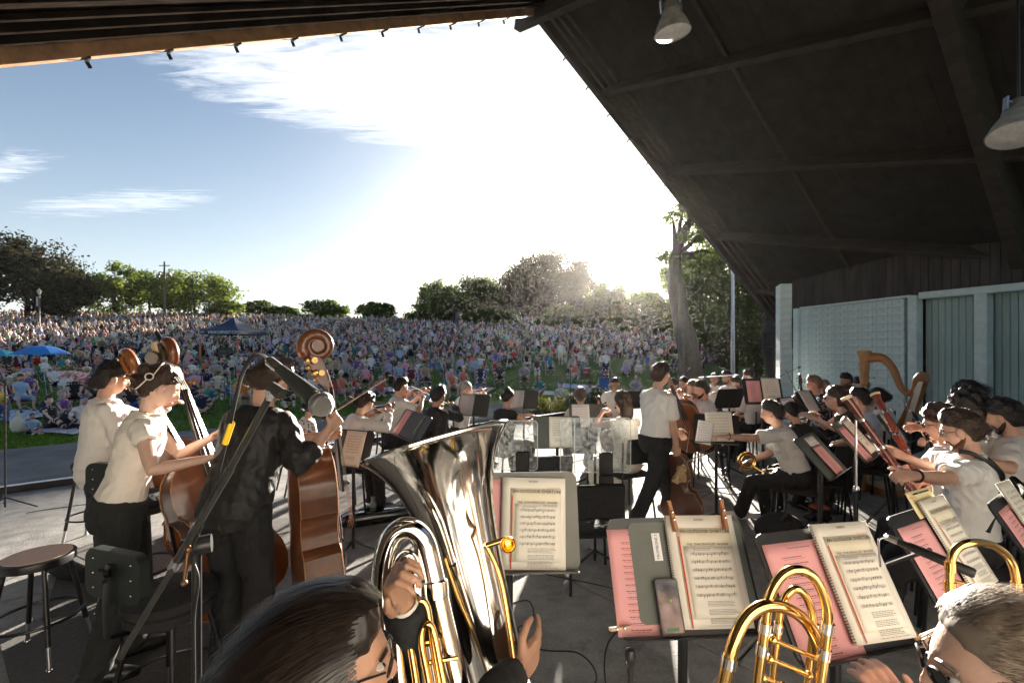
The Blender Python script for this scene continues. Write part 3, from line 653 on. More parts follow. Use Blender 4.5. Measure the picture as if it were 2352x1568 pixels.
def strands(o, J, n, m, length, r, seed, region, droop=.6, back=(0, -1, -.25), lift=.004, name='hair_strands', wave=.006, fat=1.15):
    rg = random.Random(seed); s = J['s']; hM = J['hM']; b = MB(); bk = V(back).normalized()
    vs = []; fs = []
    for _ in range(n):
        while True:
            d = V((rg.gauss(0, 1), rg.gauss(0, 1), rg.gauss(0, 1))).normalized()
            if region(d): break
        p = V((.076 * d.x * (fat + .02), .097 * d.y * fat, .118 * d.z * fat)) * s; pts = [p.copy()]; nrm = d.copy(); v = (bk - nrm * bk.dot(nrm)).normalized() + nrm * .25; L = length * rg.uniform(.6, 1.2); ph = rg.uniform(0, 6); k = 6
        for i in range(k):
            v = (v + bk * .25 + V((0, 0, -droop * .22)) + V((math.sin(ph + i * 1.9), math.cos(ph + i * 1.3), math.sin(ph * 2 + i))) * wave * 30).normalized(); p = p + v * L / k
            q = V((p.x / .076, p.y / .097, p.z / .118)) / s; 
            if q.length < fat: p = p * (fat + rg.uniform(0, .05)) / q.length
            pts.append(p.copy())
        w = V((rg.gauss(0, 1), rg.gauss(0, 1), rg.gauss(0, 1))).normalized()
        base = len(vs)
        for i, q in enumerate(pts):
            t = (pts[min(i + 1, k)] - pts[max(i - 1, 0)]).normalized(); e = t.cross(q.normalized()); e = e.normalized() if e.length > 1e-4 else w; rr = r * (1 - .7 * i / k)
            vs += [q + e * rr, q - e * rr]
        for i in range(k): a = base + 2 * i; fs.append((a, a + 1, a + 3, a + 2))
    b.add(vs, fs, hM); h = b.build(name, m, o, ang=180); tag(h, kind='stuff'); return h
PCOUNT = 0
def person(label, top, Y, ang, shirt=WHITE, pants=BLKC, skin=SKIN, hairm=HBR, vox=.011, shoes=SHOE, glasses=None, beard=None, bun=None, long=None, group='orchestra players', cat='person', fig_only=False, lower=True, watch=None, eyes=None, **kw):
    global PCOUNT; PCOUNT += 1
    tp = P(top[0], top[1], Y) if len(top) == 2 else V(top); rz = R(ang - 90); kw.setdefault('seed', PCOUNT)
    # first pass to learn where the head top sits relative to the root, second with targets resolved
    f0 = figure(top=tp.z, **{k: v for k, v in kw.items() if k not in ('hl', 'hr', 'nl', 'nr')}); off = rotz(rz) @ f0['J']['top']; loc = V((tp.x - off.x, tp.y - off.y, 0))
    M = Matrix.Translation(loc) @ rotz(rz); f = figure(top=tp.z, root_inv=M.inverted(), **kw); J = f['J']; J['M'] = M; s = J['s']
    o = tag(empty('person', loc, rz), label, cat, group)
    me = f['skin'].build('body', skin, o); RQ.append((me, vox * .8, 2, 0, 0))
    me = f['shirt'].build('shirt', shirt, o); RQ.append((me, vox * 1.1, 2, .009, 15))
    if lower:
        me = f['pants'].build('trousers', pants, o); RQ.append((me, vox * 1.3, 2, .007, 12))
        for k in (0, 1):
            b = MB(); b.v = [f['shoes'].v[k]]; n0 = len(f['shoes'].v[0]); b.f = [tuple(i - n0 * k for i in q) for q in f['shoes'].f if (q[0] >= n0) == bool(k)]; b.m = [0] * len(b.f); b.build('shoe', shoes, o)
    hM = J['hM']
    if f['hair'].v:
        b = f['hair']
        if bun is not None: b.ell(V(bun) * s, (.050 * s, .048 * s, .044 * s), hM, 12, 8)
        if long: b.tube([hM @ (V(p) * s) for p in ((0, -.05, .03), (0, -.085, -.05), (0, -.085, -.13), (0, -.08, -long))], [.075 * s, .080 * s, .078 * s, .045 * s], 14, round_ends=True)
        me = b.build('hair', hairm, o); RQ.append((me, vox * .8, 1, .0015, 50))
    hs_ = kw.get('hair', 'short')
    if hs_ in ('short', 'full', 'tied', 'curly', 'updo') and 1.2 < Y < 7.7:
        ln = HAIR[hs_]['line']; fl_ = {'short': (.040, (0, -1, .05), 1.19, .014), 'full': (.060, (0, -1, -.12), 1.25, .008), 'updo': (.06, (0, -1, .12), 1.19, .003), 'tied': (.06, (0, -1, .15), 1.13, .003), 'curly': (.06, (0, -.3, -.4), 1.34, .03)}[hs_]
        reg = lambda d: d.z * .118 > .012 + np.interp(math.acos(max(-1, min(1, d.y / max(1e-6, math.hypot(d.x, d.y))))), [0, .5, 1.0, 1.35, 1.7, 2.2, 3.15], ln)
        strands(o, J, 1500 if Y < 4 else 700 if Y < 6 else 450, hairm, fl_[0], .0011 if Y < 4 else .0018, PCOUNT, reg, .3, fl_[1], wave=fl_[3], fat=fl_[2])
    if eyes if eyes is not None else Y < 3.6:
        for q in (-1, 1):
            b = MB(); b.ell((q * .031 * s, .0790 * s, .004 * s), (.012 * s, .010 * s, .0055 * s), hM, 8, 6); e = b.build('eye', EYEW, o)
            b = MB(); b.ell((q * .031 * s, .0850 * s, .004 * s), (.0058 * s, .005 * s, .0052 * s), hM, 8, 6); b.build('iris', IRIS, e)
            b = MB(); b.tube([hM @ (V((q * x, y, z)) * s) for x, y, z in ((.014, .092, .024), (.030, .091, .029), (.047, .080, .024))], .0035 * s, 5); b.build('eyebrow', hairm, o)
        b = MB(); b.ell((0, .0885 * s, -.063 * s), (.022 * s, .008 * s, .0065 * s), hM, 10, 6); b.build('lips', mat('lips', (.42, .17, .14), .5), o)
    if beard:
        b = MB(); jw = [(-.068, -.004, -.022), (-.060, .012, -.060), (-.046, .034, -.086), (-.024, .051, -.102), (0, .057, -.106), (.024, .051, -.102), (.046, .034, -.086), (.060, .012, -.060), (.068, -.004, -.022)]
        b.tube([hM @ (V(p) * s) for p in smooth_path(jw, 3)], [(.008 + .013 * math.sin(3.1416 * k / 24)) * s for k in range(25)], 8, round_ends=True)
        b.tube([hM @ (V(p) * s) for p in ((-.030, .060, -.084), (-.027, .074, -.060), (0, .087, -.048), (.027, .074, -.060), (.030, .060, -.084))], .0065 * s, 6, round_ends=True)
        q_ = b.build('beard', beard, o); RQ.append((q_, .0055, 1, .002, 90))
    if glasses:
        b = MB(); dark = glasses == 'sun'
        for q in (-1, 1):
            pts = [hM @ (V((q * .032 + .021 * math.cos(t), .098 + .002 * math.sin(t) - .25 * (.021 * math.cos(t) * q), .002 + (.015 if dark else .015) * math.sin(t))) * s) for t in np.linspace(0, 6.283, 14, endpoint=False)]
            b.tube(pts, .0020 * s if not dark else .003 * s, 5, closed=True)
            b.tube([hM @ (V((q * .053, .090, .006)) * s), hM @ (V((q * .080, .0, .010)) * s)], .0022 * s, 5)
            if dark:
                l = MB(); l.add([hM @ (V((q * .032, .0975, .002)) * s)] + pts, [(0, i + 1, (i + 1) % 14 + 1) for i in range(14)]); l.build('lens', LENS, o)
        b.tube([hM @ (V((-.011, .101, .006)) * s), hM @ (V((.011, .101, .006)) * s)], .002 * s, 5); b.build('glasses', SPEC, o)
    if watch is not None:
        b = MB(); w, e = J['W%d' % watch], J['E%d' % watch]; d = (w - e).normalized(); c = w - d * .02; u = V((0, 0, 1)); u = (u - d * u.dot(d)).normalized(); v = d.cross(u)
        b.tube([c + u * .031 * s * math.cos(t) + v * .031 * s * math.sin(t) for t in np.linspace(0, 6.283, 16, endpoint=False)], .009, 6, closed=True, flat=.35); b.build('wristwatch', BLACK, o)
    J['obj'] = o; J['lab'] = label; return J
# ---------------------------------------------------------------- instruments and stage furniture
VARN = mat('bass_varnish', (.16, .052, .018), .28, var=.35, vs=5, coat=.4, stretch=(1, 1, .25), bump=.06, bs=30)
VARNO = mat('orange_varnish', (.34, .115, .028), .26, var=.3, vs=6, coat=.4, stretch=(1, 1, .25))
VARND = mat('dark_brown_varnish', (.085, .030, .014), .3, var=.3, vs=6, coat=.4, stretch=(1, 1, .25))
EBONY = mat('ebony', (.012, .010, .010), .3); MAPLE = mat('pale_maple', (.55, .40, .24), .5, var=.15, vs=12)
STRING = mat('wound_string', (.35, .33, .30), .35, .9); HAIRW = mat('bow_hair', (.78, .74, .64), .6); BOWW = mat('pernambuco', (.12, .045, .02), .35)
def outline(Lb, wl, ww, wu, slope):
    pts = [(0, .10), (.004, .35), (.015, .55), (.045, .78), (.10, .93), (.18, 1.0), (.27, .97), (.35, .86), (.395, .80), (.405, .86), (.42, .80)]
    pr = [(t * Lb, k * wl) for t, k in pts[:-2]]
    w = [(.40, .84 * wl), (.415, .80 * wl), (.44, ww * 1.12), (.50, ww), (.56, ww * 1.02), (.61, ww * 1.14), (.63, wu * .98)]
    pr += [(t * Lb, k) for t, k in w]
    u = [(.66, .97), (.72, 1.0), (.80, .96), (.87, .84), (.93, .62), (.97, .38), (.99, .22), (1.0, .12)] if slope else [(.66, .98), (.73, 1.0), (.81, .98), (.88, .90), (.94, .72), (.975, .48), (.995, .26), (1.0, .12)]
    pr += [(t * Lb, k * wu) for t, k in u]
    return [(x, z) for z, x in pr] + [(-x, z) for z, x in reversed(pr)]
def viol(label, M, size='violin', body=VARNO, group=None, name=None, strings=True, end=0.0):
    d = dict(violin=(.355, .103, .055, .083, .034, .012, .135, .12), cello=(.75, .22, .118, .170, .12, .028, .30, .21), bass=(1.12, .335, .185, .245, .225, .040, .42, .35))[size]
    Lb, wl, ww, wu, dp, ar, nk, sc = d; big = size != 'violin'
    o = tag(empty(name or {'violin': 'violin', 'cello': 'cello', 'bass': 'double_bass'}[size]), label, {'violin': 'violin', 'cello': 'cello', 'bass': 'double bass'}[size], group); o.matrix_world = M
    out = outline(Lb, wl, ww, wu, size == 'bass'); zc = Lb * .5
    b = MB(); b.loft([[(x * .975, -dp / 2, zc + (z - zc) * .985) for x, z in out], [(x * .975, dp / 2, zc + (z - zc) * .985) for x, z in out]], False); b.build('ribs', body, o)
    for sg, nm in ((1, 'top_plate'), (-1, 'back_plate')):
        b = MB(); rings = []
        for k, h in ((1.0, 0), (1.0, .004), (.90, .006 + ar * .12), (.7, ar * .62), (.45, ar * .9), (.2, ar)):
            rings.append([(x * k, sg * (dp / 2 + h), zc + (z - zc) * (1 - (1 - k) * .35)) for x, z in out])
        b.loft(rings, True); pl = b.build(nm, body, o, ang=60)
        edge = MB(); edge.tube([(x, sg * (dp / 2 + .002), z) for x, z in out], .0035 if big else .0018, 5, closed=True); edge.build('purfled_edge', mat('worn_edge_wood', (.42, .22, .08), .4), pl)
        if sg > 0:
            for q in (-1, 1):
                f = MB(); f.tube(smooth_path([(q * ww * k, dp / 2 + ar * .86, Lb * z) for k, z in ((.95, .44), (.78, .455), (.80, .50), (.62, .56), (.50, .585))], 4), .012 * Lb, 6, flat=.3); f.build('sound_hole', INK, pl)
    zt = Lb + nk; yb = dp / 2
    b = MB(); b.tube([(0, yb * .35, Lb - .01), (0, yb + ar * .5, Lb + nk * .25), (0, yb + ar * .7, zt)], [.03 * Lb ** .5, .020 * Lb ** .5, .017 * Lb ** .5], 10); b.build('neck', body, o)
    fb0, fb1 = Lb * .70, zt; w0, w1 = .030 * (Lb / .355) ** .75, .018 * (Lb / .355) ** .62
    b = MB(); b.loft([[(-w, y - .004, z), (-w * .6, y + w * .35, z), (w * .6, y + w * .35, z), (w, y - .004, z)] for w, y, z in ((w0 * .72, yb + ar * 1.9, fb0), (w1 * .72, yb + ar * 1.05, fb1))], True); b.build('fingerboard', EBONY, o)
    br = MB(); bh = ar * 2.6; bw = ww * .62; zb = Lb * .5
    br.prism([(-bw, 0), (-bw * .8, bh * .3), (-bw * .75, bh * .8), (-bw * .3, bh), (bw * .3, bh), (bw * .75, bh * .8), (bw * .8, bh * .3), (bw, 0), (bw * .45, bh * .12), (0, bh * .3), (-bw * .45, bh * .12)], 0, .02 * Lb, Matrix.Translation((0, yb + ar * .8, zb)) @ Matrix.Rotation(R(90), 4, 'X') @ Matrix.Rotation(0, 4, 'Z')); br.build('bridge', MAPLE, o, smooth=False)
    b = MB(); b.loft([[(-w, y, z), (0, y + w * .5, z), (w, y, z), (0, y - .004, z)] for w, y, z in ((w0 * .45, yb + ar * .9, .02 * Lb), (w0 * .95, yb + ar * 1.6, .30 * Lb))], True); b.build('tailpiece', EBONY, o)
    if strings:
        for i in range(4):
            q = (i - 1.5) / 1.5
            b = MB(); b.tube([(q * w0 * .5, yb + ar * 1.7, .30 * Lb), (q * bw * .55, yb + ar * .8 + bh, zb), (q * w1 * .5, yb + ar * 1.3, zt), (q * w1 * .3, yb + ar * .5, zt + sc * .35)], .0016 if big else .0006, 4); b.build('string', STRING, o)
    # pegbox and scroll in the y-z plane
    k = sc; pw = w1 * .95
    b = MB(); b.loft([[(-w, y0, z), (w, y0, z), (w, y1, z), (-w, y1, z)] for w, y0, y1, z in ((pw, yb + ar * .2, yb + ar * .9, zt - .01), (pw * 1.15, yb + ar * .7 - k * .22, yb + ar * .5, zt + k * .12), (pw * 1.0, yb + ar * .3 - k * .30, yb + ar * .1, zt + k * .45), (pw * .8, yb - k * .36, yb - k * .10, zt + k * .68))], True); b.build('pegbox', body, o)
    pts = []; rs = []; cy, cz = yb - k * .10, zt + k * .84
    for i in range(34):
        t = i / 33; a = R(215) - t * R(760); rr = k * (.25 * (1 - t) ** .85 + .035); pts.append((0, cy + rr * math.cos(a), cz + rr * math.sin(a))); rs.append(k * (.10 * (1 - t) + .035))
    b = MB(); b.tube(pts, rs, 10, up=(1, 0, 0), round_ends=True); scr = b.build('scroll', body, o)
    b = MB(); b.tube([(-pw * .95, cy, cz), (pw * .95, cy, cz)], k * .12, 12); b.build('scroll_eye', body, scr)
    for i in range(4):
        z = zt + k * (.16 + .13 * i); sg = 1 if i % 2 else -1; y = yb - k * (.02 + .06 * i); b = MB()
        if size == 'bass':
            b.tube([(sg * pw * .8, y, z), (sg * (pw + .05), y, z)], .010, 8); b.tube([(sg * (pw + .048), y, z), (sg * (pw + .054), y, z)], .021, 14); b.ell((sg * (pw + .012), y - .035, z), (.010, .026, .026)); b.build('tuning_machine', mat('aged_brass', (.46, .30, .12), .32, .9, var=.25, vs=40), o)
        else:
            b.tube([(-sg * pw, y, z), (sg * (pw + k * .22), y, z)], k * .03, 6); b.ell((sg * (pw + k * .26), y, z), (k * .07, k * .04, k * .09)); b.build('peg', EBONY, o)
    if big: b = MB(); b.tube([(0, 0, .01), (0, 0, -end)], .006, 8) ; b.build('endpin', STEEL, o) if end else None
    return o
def bow(label, p, q, group='bows', cat='bow', L=None, nrm=None):
    # p at the frog, q at the tip
    p, q = V(p), V(q); d = (q - p); L = L or d.length; d.normalize(); M = frame(p, d, nrm or (0, 0, 1)); o = tag(empty('bow'), label, cat, group); o.matrix_world = M
    b = MB(); b.tube([(0, .012 * math.cos(t * 3.14) * .0 + .018 - .012 * math.sin(3.14 * t), L * t) for t in np.linspace(0, 1, 9)], [.0045] * 5 + [.004, .0036, .0032, .003], 6); b.build('stick', BOWW, o)
    b = MB(); b.box((0, -.001, L * .5), (.009, .0015, L * .96)); b.build('hair_ribbon', HAIRW, o, smooth=False)
    b = MB(); b.rbox((0, .008, .045), (.012, .020, .05), .002); b.build('frog', EBONY, o, smooth=False)
    b = MB(); b.loft([[(-.004, .018, L * .985), (.004, .018, L * .985), (.004, .022, L), (-.004, .022, L)], [(-.004, -.003, L * .985), (.004, -.003, L * .985), (.003, -.002, L * 1.008), (-.003, -.002, L * 1.008)]]); b.build('tip', EBONY, o, smooth=False)
    return o
def round_rect(w, h, r, n=5):
    o = []
    for cx, cy, a in ((w / 2 - r, h / 2 - r, 0), (-w / 2 + r, h / 2 - r, 90), (-w / 2 + r, -h / 2 + r, 180), (w / 2 - r, -h / 2 + r, 270)):
        for i in range(n): t = R(a + 90 * i / (n - 1)); o.append((cx + r * math.cos(t), cy + r * math.sin(t)))
    return o
QX = Matrix.Rotation(R(90), 4, 'X')
def print_block(parent, w, z, n, dy, seed, ln=.0011, mt=GREYINK, name='text_lines', x0=None, pitch=.0042):
    rg = random.Random(seed); b = MB(); x0 = -w / 2 if x0 is None else x0
    for i in range(n):
        x = x0
        while x < x0 + w * (.85 + .15 * rg.random()):
            l = rg.uniform(.003, .012); b.add([(x, dy, z - i * pitch), (x + l, dy, z - i * pitch), (x + l, dy, z - i * pitch + ln), (x, dy, z - i * pitch + ln)], [(0, 1, 2, 3)]); x += l + .0022
    tag(b.build(name, mt, parent, smooth=False), kind='stuff')
def staves(parent, w, z0, n, gap, dy, seed, th=.00035, sp=.0017, big=1.0):
    rg = random.Random(seed); b = MB()
    for i in range(n):
        z = z0 - i * gap
        for k in range(5): zz = z - k * sp * big; b.add([(-w / 2, dy, zz), (w / 2, dy, zz), (w / 2, dy, zz + th), (-w / 2, dy, zz + th)], [(0, 1, 2, 3)])
        x = -w / 2 + .012
        while x < w / 2 - .004:
            zz = z - rg.uniform(-.5, 4.5) * sp * big; r = .0013 * big; u = rg.choice((-1, 1))
            b.add([(x - r * 1.2, dy - .0002, zz - r * .7), (x + r, dy - .0002, zz - r), (x + r * 1.2, dy - .0002, zz + r * .7), (x - r, dy - .0002, zz + r)], [(0, 1, 2, 3)])
            b.add([(x + r * u - .0003, dy - .0002, zz), (x + r * u + .0004, dy - .0002, zz), (x + r * u + .0004, dy - .0002, zz + u * .0065 * big), (x + r * u - .0003, dy - .0002, zz + u * .0065 * big)], [(0, 1, 2, 3)])
            x += rg.uniform(.006, .018) * big
    tag(b.build('notation', INK, parent, smooth=False), kind='stuff')
def page(parent, w, h, m, x=0, z=0, y=0, t=.0012, rot=0, name='page', curl=.004):
    b = MB(); nx, nz = 8, 8; vs = []
    for s_ in (0, 1):
        for j in range(nz + 1):
            for i in range(nx + 1):
                u, v = i / nx, j / nz
                vs.append(((u - .5) * w, s_ * t - curl * (max(0, (abs(u - .5) - .36) / .14) ** 2) * (.5 + .5 * v) * .5, (v - .5) * h))
    fs = []; q = (nx + 1) * (nz + 1)
    for j in range(nz):
        for i in range(nx):
            a = j * (nx + 1) + i; fs += [(a, a + 1, a + nx + 2, a + nx + 1), (q + a + nx + 1, q + a + nx + 2, q + a + 1, q + a)]
    for i in range(nx): fs += [(i, q + i, q + i + 1, i + 1), (nz * (nx + 1) + i + 1, q + nz * (nx + 1) + i + 1, q + nz * (nx + 1) + i, nz * (nx + 1) + i)]
    for j in range(nz): a = j * (nx + 1); c = a + nx; fs += [(a, a + nx + 1, q + a + nx + 1, q + a), (c, q + c, q + c + nx + 1, c + nx + 1)]
    b.add(vs, fs); return b.build(name, m, parent, ang=180, M=Matrix.Translation((x, y, z)) @ Matrix.Rotation(R(rot), 4, 'Y'))
TXT = Matrix.Rotation(R(90), 4, 'X')
def sheet(kind, M, label, group, w=.23, h=.31, seed=1, detail=True, m=None):
    cat = 'sheet music'; o = tag(empty({'score': 'score_book', 'pink': 'programme_sheet'}.get(kind, 'music_sheet')), label, 'programme' if kind == 'pink' else cat, group); o.matrix_world = M
    dy = -.0012
    if kind == 'score':
        for k in range(4): page(o, w, h, PAPER, x=.001 * k, z=.0, y=-.0005 - .0016 * k, name='page', curl=.002)
        y = -.0075
        b = MB()
        for k in range(int(h / .0075)):
            z = -h / 2 + .006 + k * .0075; b.tube([(-w / 2 + .001 + .005 * math.cos(a), -.003 + .005 * math.sin(a), z + .0006 * a) for a in np.linspace(0, 5.6, 8)], .0009, 4)
        tag(b.build('spiral_binding', BLACK, o), kind='stuff')
        if detail:
            pc = page(o, w * .80, h * .80, mat('old_cream_paper', (.74, .68, .52), .8, var=.06, vs=7), x=w * .04, z=-h * .045 + .008, y=y + .0005, name='pasted_part', curl=.0)
            p2 = page(o, w * .72, h * .62, PAPER, x=w * .075, z=-h * .10, y=y - .0012, name='pasted_part', curl=0); yy = y - .0026
            tp = lambda t, s, x, z, sx=1.0: text(t, s, Matrix.Translation((x, yy, z)) @ TXT, INK, o, sx=sx)
            tp('RODEO', .0095, .0, h * .455); text('AN OUTDOOR OVERTURE', .0150, Matrix.Translation((w * .06, yy, h * .345)) @ TXT, INK, o, sx=.95)
            text('THE  STAR-SPANGLED  BANNER', .0098, Matrix.Translation((w * .07, yy, h * .225)) @ TXT, INK, o, sx=1.02)
            print_block(o, w * .24, h * .185, 2, yy, seed, x0=-w * .16); print_block(o, w * .24, h * .195, 2, yy, seed + 1, x0=w * .16)
            print_block(o, w * .20, h * .39, 2, yy, seed + 2, mt=mat('faded_red_stamp', (.62, .28, .24), .9), x0=w * .22)
            q = empty('x'); bpy.data.objects.remove(q)
            so_ = staves(o, w * .56, h * .15, 6, h * .072, yy, seed)
            for c in o.children:
                if c.name.startswith('notation'): c.location.x = w * .07
            for k, zz in enumerate((-.275, -.345, -.415)): print_block(o, w * .40, h * zz, 4, yy, seed + 5 + k, x0=-w * .08, ln=.0012)
            print_block(o, w * .5, -h * .475, 1, yy, seed + 9, x0=-w * .1)
            b = MB(); b.add([(-w * .345, y - .0016, h * .30), (-w * .325, y - .0016, h * .30), (-w * .325, y - .0016, -h * .49), (-w * .345, y - .0016, -h * .49)], [(0, 1, 2, 3)]); b.build('red_margin', REDINK, o, smooth=False)
        else:
            staves(o, w * .7, h * .36, 7, h * .075, y - .001, seed, big=1.3); print_block(o, w * .5, -h * .22, 8, y - .001, seed)
    elif kind == 'pink':
        page(o, w, h, PINK, curl=.002); rg = random.Random(seed); z = h * .44
        if detail: text('MILWAUKEE SYMPHONY'[:0] + 'PROGRAM'[:0], .001, Matrix(), INK, o) if False else None
        print_block(o, w * .4, z, 1, dy, seed, ln=.0022, x0=-w * .1); z -= h * .08
        while z > -h * .46:
            print_block(o, w * .38, z, 1, dy, int(z * 9999), ln=.0019, mt=INK, x0=-w * .25); print_block(o, w * .35, z - .0048, 1, dy, int(z * 7777), ln=.0011, x0=-w * .22); z -= h * .058
    elif kind == 'double':
        for q in (-1, 1):
            pg = page(o, w / 2, h, m or PAPERW, x=q * w / 4, curl=.004)
        staves(o, w * .40, h * .42, 10, h * .088, -.004, seed, big=1.2)
        for c in o.children:
            if c.name.startswith('notation'): c.location.x = w * .25
        staves(o, w * .40, h * .42, 10, h * .088, -.004, seed + 1, big=1.2); [setattr(c.location, 'x', -w * .25) for c in list(o.children)[-1:]]
    else:
        page(o, w, h, m or PAPERW, curl=.005); staves(o, w * .8, h * .40, 8, h * .10, -.0035, seed, big=1.5)
    return o
def music_stand(label, c, yaw, tilt=25, w=.49, h=.33, m=BLKMET, base=0.0, group='music stands', legs=True, roll=0, key='stand', items=(), floor=0.0, ptop=None):
    c = V(c); o = tag(empty('music_stand', (c.x, c.y, floor)), label, 'music stand', group)
    D = Matrix.Translation((0, 0, c.z - floor)) @ rotz(R(yaw)) @ Matrix.Rotation(R(-tilt), 4, 'X') @ Matrix.Rotation(R(roll), 4, 'Y')
    b = MB(); b.prism(round_rect(w, h, .03), -.004, .004, Matrix.Rotation(R(90), 4, 'X')); b.build('desk', m, o, smooth=False, M=D)
    b = MB(); b.rbox((0, -.022, -h / 2 + .003), (w * .96, .05, .005), .002); b.build('ledge', m, o, smooth=False, M=D)
    pb = D @ V((0, .02, -.03)); b = MB(); b.tube([pb, V((pb.x * .6, pb.y * .6, pb.z - .10)), V((0, 0, pb.z - .14 if pb.z > .2 else .1))], .011, 8); b.build('neck', CHROME if ptop else BLKMET, o)
    b = MB(); b.tube([V((0, 0, pb.z - .12)), V((0, 0, .06))], .016, 10); b.build('post', BLKMET, o)
    if legs:
        for k in range(3):
            a = R(yaw + 30 + 120 * k); d = V((math.cos(a), math.sin(a), 0)); b = MB(); b.tube([d * .01 + V((0, 0, .13)), d * .12 + V((0, 0, .075)), d * .26 + V((0, 0, .018))], [.014, .013, .010], 8); b.build('leg', BLKMET, o)
    for i, it in enumerate(items):
        kind, x, z, sw, shh, rt, lab = it[:7]
        sheet(kind, Matrix.Translation((c.x, c.y, floor)) @ D @ Matrix.Translation((x, -.0065 - .010 * i, z)) @ Matrix.Rotation(R(rt), 4, 'Y'), lab, 'sheets of music on the stands', sw, shh, seed=hash(lab) % 999 if False else len(lab) * 7 + i, detail=it[7] if len(it) > 7 else False, m=it[8] if len(it) > 8 else None)
    return o, Matrix.Translation((c.x, c.y, floor)) @ D
def chair(loc, ang, seat, label, back=True, group='black orchestra chairs'):
    o = tag(empty('chair', (loc[0], loc[1], 0), R(ang - 90)), label, 'chair', group); s = seat - .03
    b = MB(); b.rbox((0, .02, s), (.44, .42, .05), .02); b.build('seat', BLKC, o)
    if back: b = MB(); b.rbox((0, -.215, s + .34), (.42, .035, .28), .015, Matrix.Rotation(R(6), 4, 'X')); b.build('backrest', BLKC, o)
    for x in (-.19, .19):
        b = MB(); b.tube([(x, .20, s - .02), (x * 1.12, .23, 0)], .012, 8); b.build('leg', BLKMET, o)
        b = MB(); b.tube([(x, -.20, s + .40), (x, -.19, s), (x * 1.12, -.26, 0)], .012, 8); b.build('leg', BLKMET, o)
    return o
def stool(loc, seat, label, top=None, rad=.18, ring=.26, back=None, group='stools by the double basses', pad=False, ang=0):
    o = tag(empty('stool', (loc[0], loc[1], 0), R(ang - 90)), label, 'stool', group)
    b = MB(); b.lathe([(rad * .9, seat - .055), (rad * .99, seat - .05), (rad * 1.0, seat - .012), (rad * .985, seat - .004), (rad * .93, seat)], 36); st = b.build('seat', BLKMET if not pad else BLKC, o)
    if top: b = MB(); b.lathe([(.001, seat + .004), (rad * .88, seat + .004), (rad * .895, seat + .001)], 36, cap=False); b.build('seat_board', top, st)
    if pad: b = MB(); b.lathe([(rad * .98, seat), (rad * 1.06, seat + .02), (rad * 1.05, seat + .055), (rad * .9, seat + .075), (.01, seat + .08)], 32); b.build('cushion', BLKC, st)
    for k in range(4):
        a = R(45 + 90 * k + 12); d = V((math.cos(a), math.sin(a), 0)); q0 = d * rad * .80 + V((0, 0, seat - .05)); q1 = d * (rad + .075) + V((0, 0, .0)); m_ = q0.lerp(q1, .76)
        b = MB(); b.tube([q0, m_], .0145, 10); l = b.build('leg', BLKMET, o)
        b = MB(); b.tube([m_, q1 + V((0, 0, .015))], .011, 10); b.build('leg_extension', STEEL, l)
        b = MB(); b.ell(q1 + V((0, 0, .012)), (.018, .018, .012)); b.build('foot', BLACK if k % 2 else CHROME, l)
    rr = rad * .80 + (rad + .075 - rad * .80) * (1 - ring / seat) + .004
    b = MB(); b.tube([(rr * math.cos(t), rr * math.sin(t), ring) for t in np.linspace(0, 6.2832, 40, endpoint=False)], .0095, 8, closed=True); b.build('foot_ring', BLKMET, o)
    if back:
        z = seat + back; b = MB(); b.prism(round_rect(.38, .23, .06, 6), -.022, .022, Matrix.Translation((0, -rad - .05, z)) @ Matrix.Rotation(R(90), 4, 'X')); bk = b.build('backrest', mat('dark_green_vinyl', (.012, .017, .015), .5, bump=.1, bs=90), o)
        for sx_ in (-.13, .13):
            for sz in (-.07, 0, .07): b = MB(); b.ell((sx_, -rad - .074, z + sz), (.005, .003, .005)); b.build('screw', CHROME, bk)
        b = MB(); b.tube([(0, -.02, seat - .06), (0, -rad * .8, seat - .06), (0, -rad - .09, seat - .02), (0, -rad - .095, z - .12), (0, -rad - .08, z + .06)], .028, 8, flat=.18, up=(1, 0, 0)); b.build('back_bracket', BLKMET, o)
        b = MB(); pts = []
        for k in range(12): a = 6.283 * k / 12; r_ = .036 if k % 2 == 0 else .022; pts.append((r_ * math.cos(a), r_ * math.sin(a)))
        b.prism(pts, 0, .02, Matrix.Translation((0, -rad - .10, z + .02)) @ Matrix.Rotation(R(90), 4, 'X')); b.build('knob', BLACK, o)
    return o
def cable(label, pts, r=.005, group='cables on the stage floor', m=None):
    b = MB(); b.tube(smooth_path(pts, 8), r, 6); return tag(b.build('cable', m or BLACK), label, 'cable', group)
def mic_stand(label, base, h, tip=None, group='microphone stands', back=.25, r=.009, mic=True, legs=True):
    base = V(base); o = tag(empty('microphone_stand', base), label, 'microphone stand', group)
    b = MB(); b.tube([(0, 0, .04), (0, 0, h)], r, 10); b.build('post', BLKMET, o)
    if legs:
        for k in range(3):
            a = R(20 + 120 * k); d = V((math.cos(a), math.sin(a), 0)); b = MB(); b.tube([V((0, 0, .16)), d * .30 + V((0, 0, .015))], .008, 8); b.build('leg', BLKMET, o)
    if tip is not None:
        t = V(tip) - base; d = (t - V((0, 0, h))).normalized(); b = MB(); b.tube([V((0, 0, h)) - d * back, t], r * .75, 8); b.build('boom', BLKMET, o)
        b = MB(); b.tube([V((-.02, 0, h)), V((.03, 0, h))], .02, 10); b.build('clutch', BLKMET, o)
        if mic:
            q = t + d * .01; b = MB(); b.tube([q - d * .02, q + d * .10], [.010, .012], 10, round_ends=True); b.build('microphone', BLACK, o)
    return o
# ---------------------------------------------------------------- the orchestra
def vframe(o, z, y):
    z = V(z).normalized(); y = V(y); y = (y - z * y.dot(z)).normalized(); x = y.cross(z); m = Matrix((x, y, z)).transposed().to_4x4(); m.translation = V(o); return m
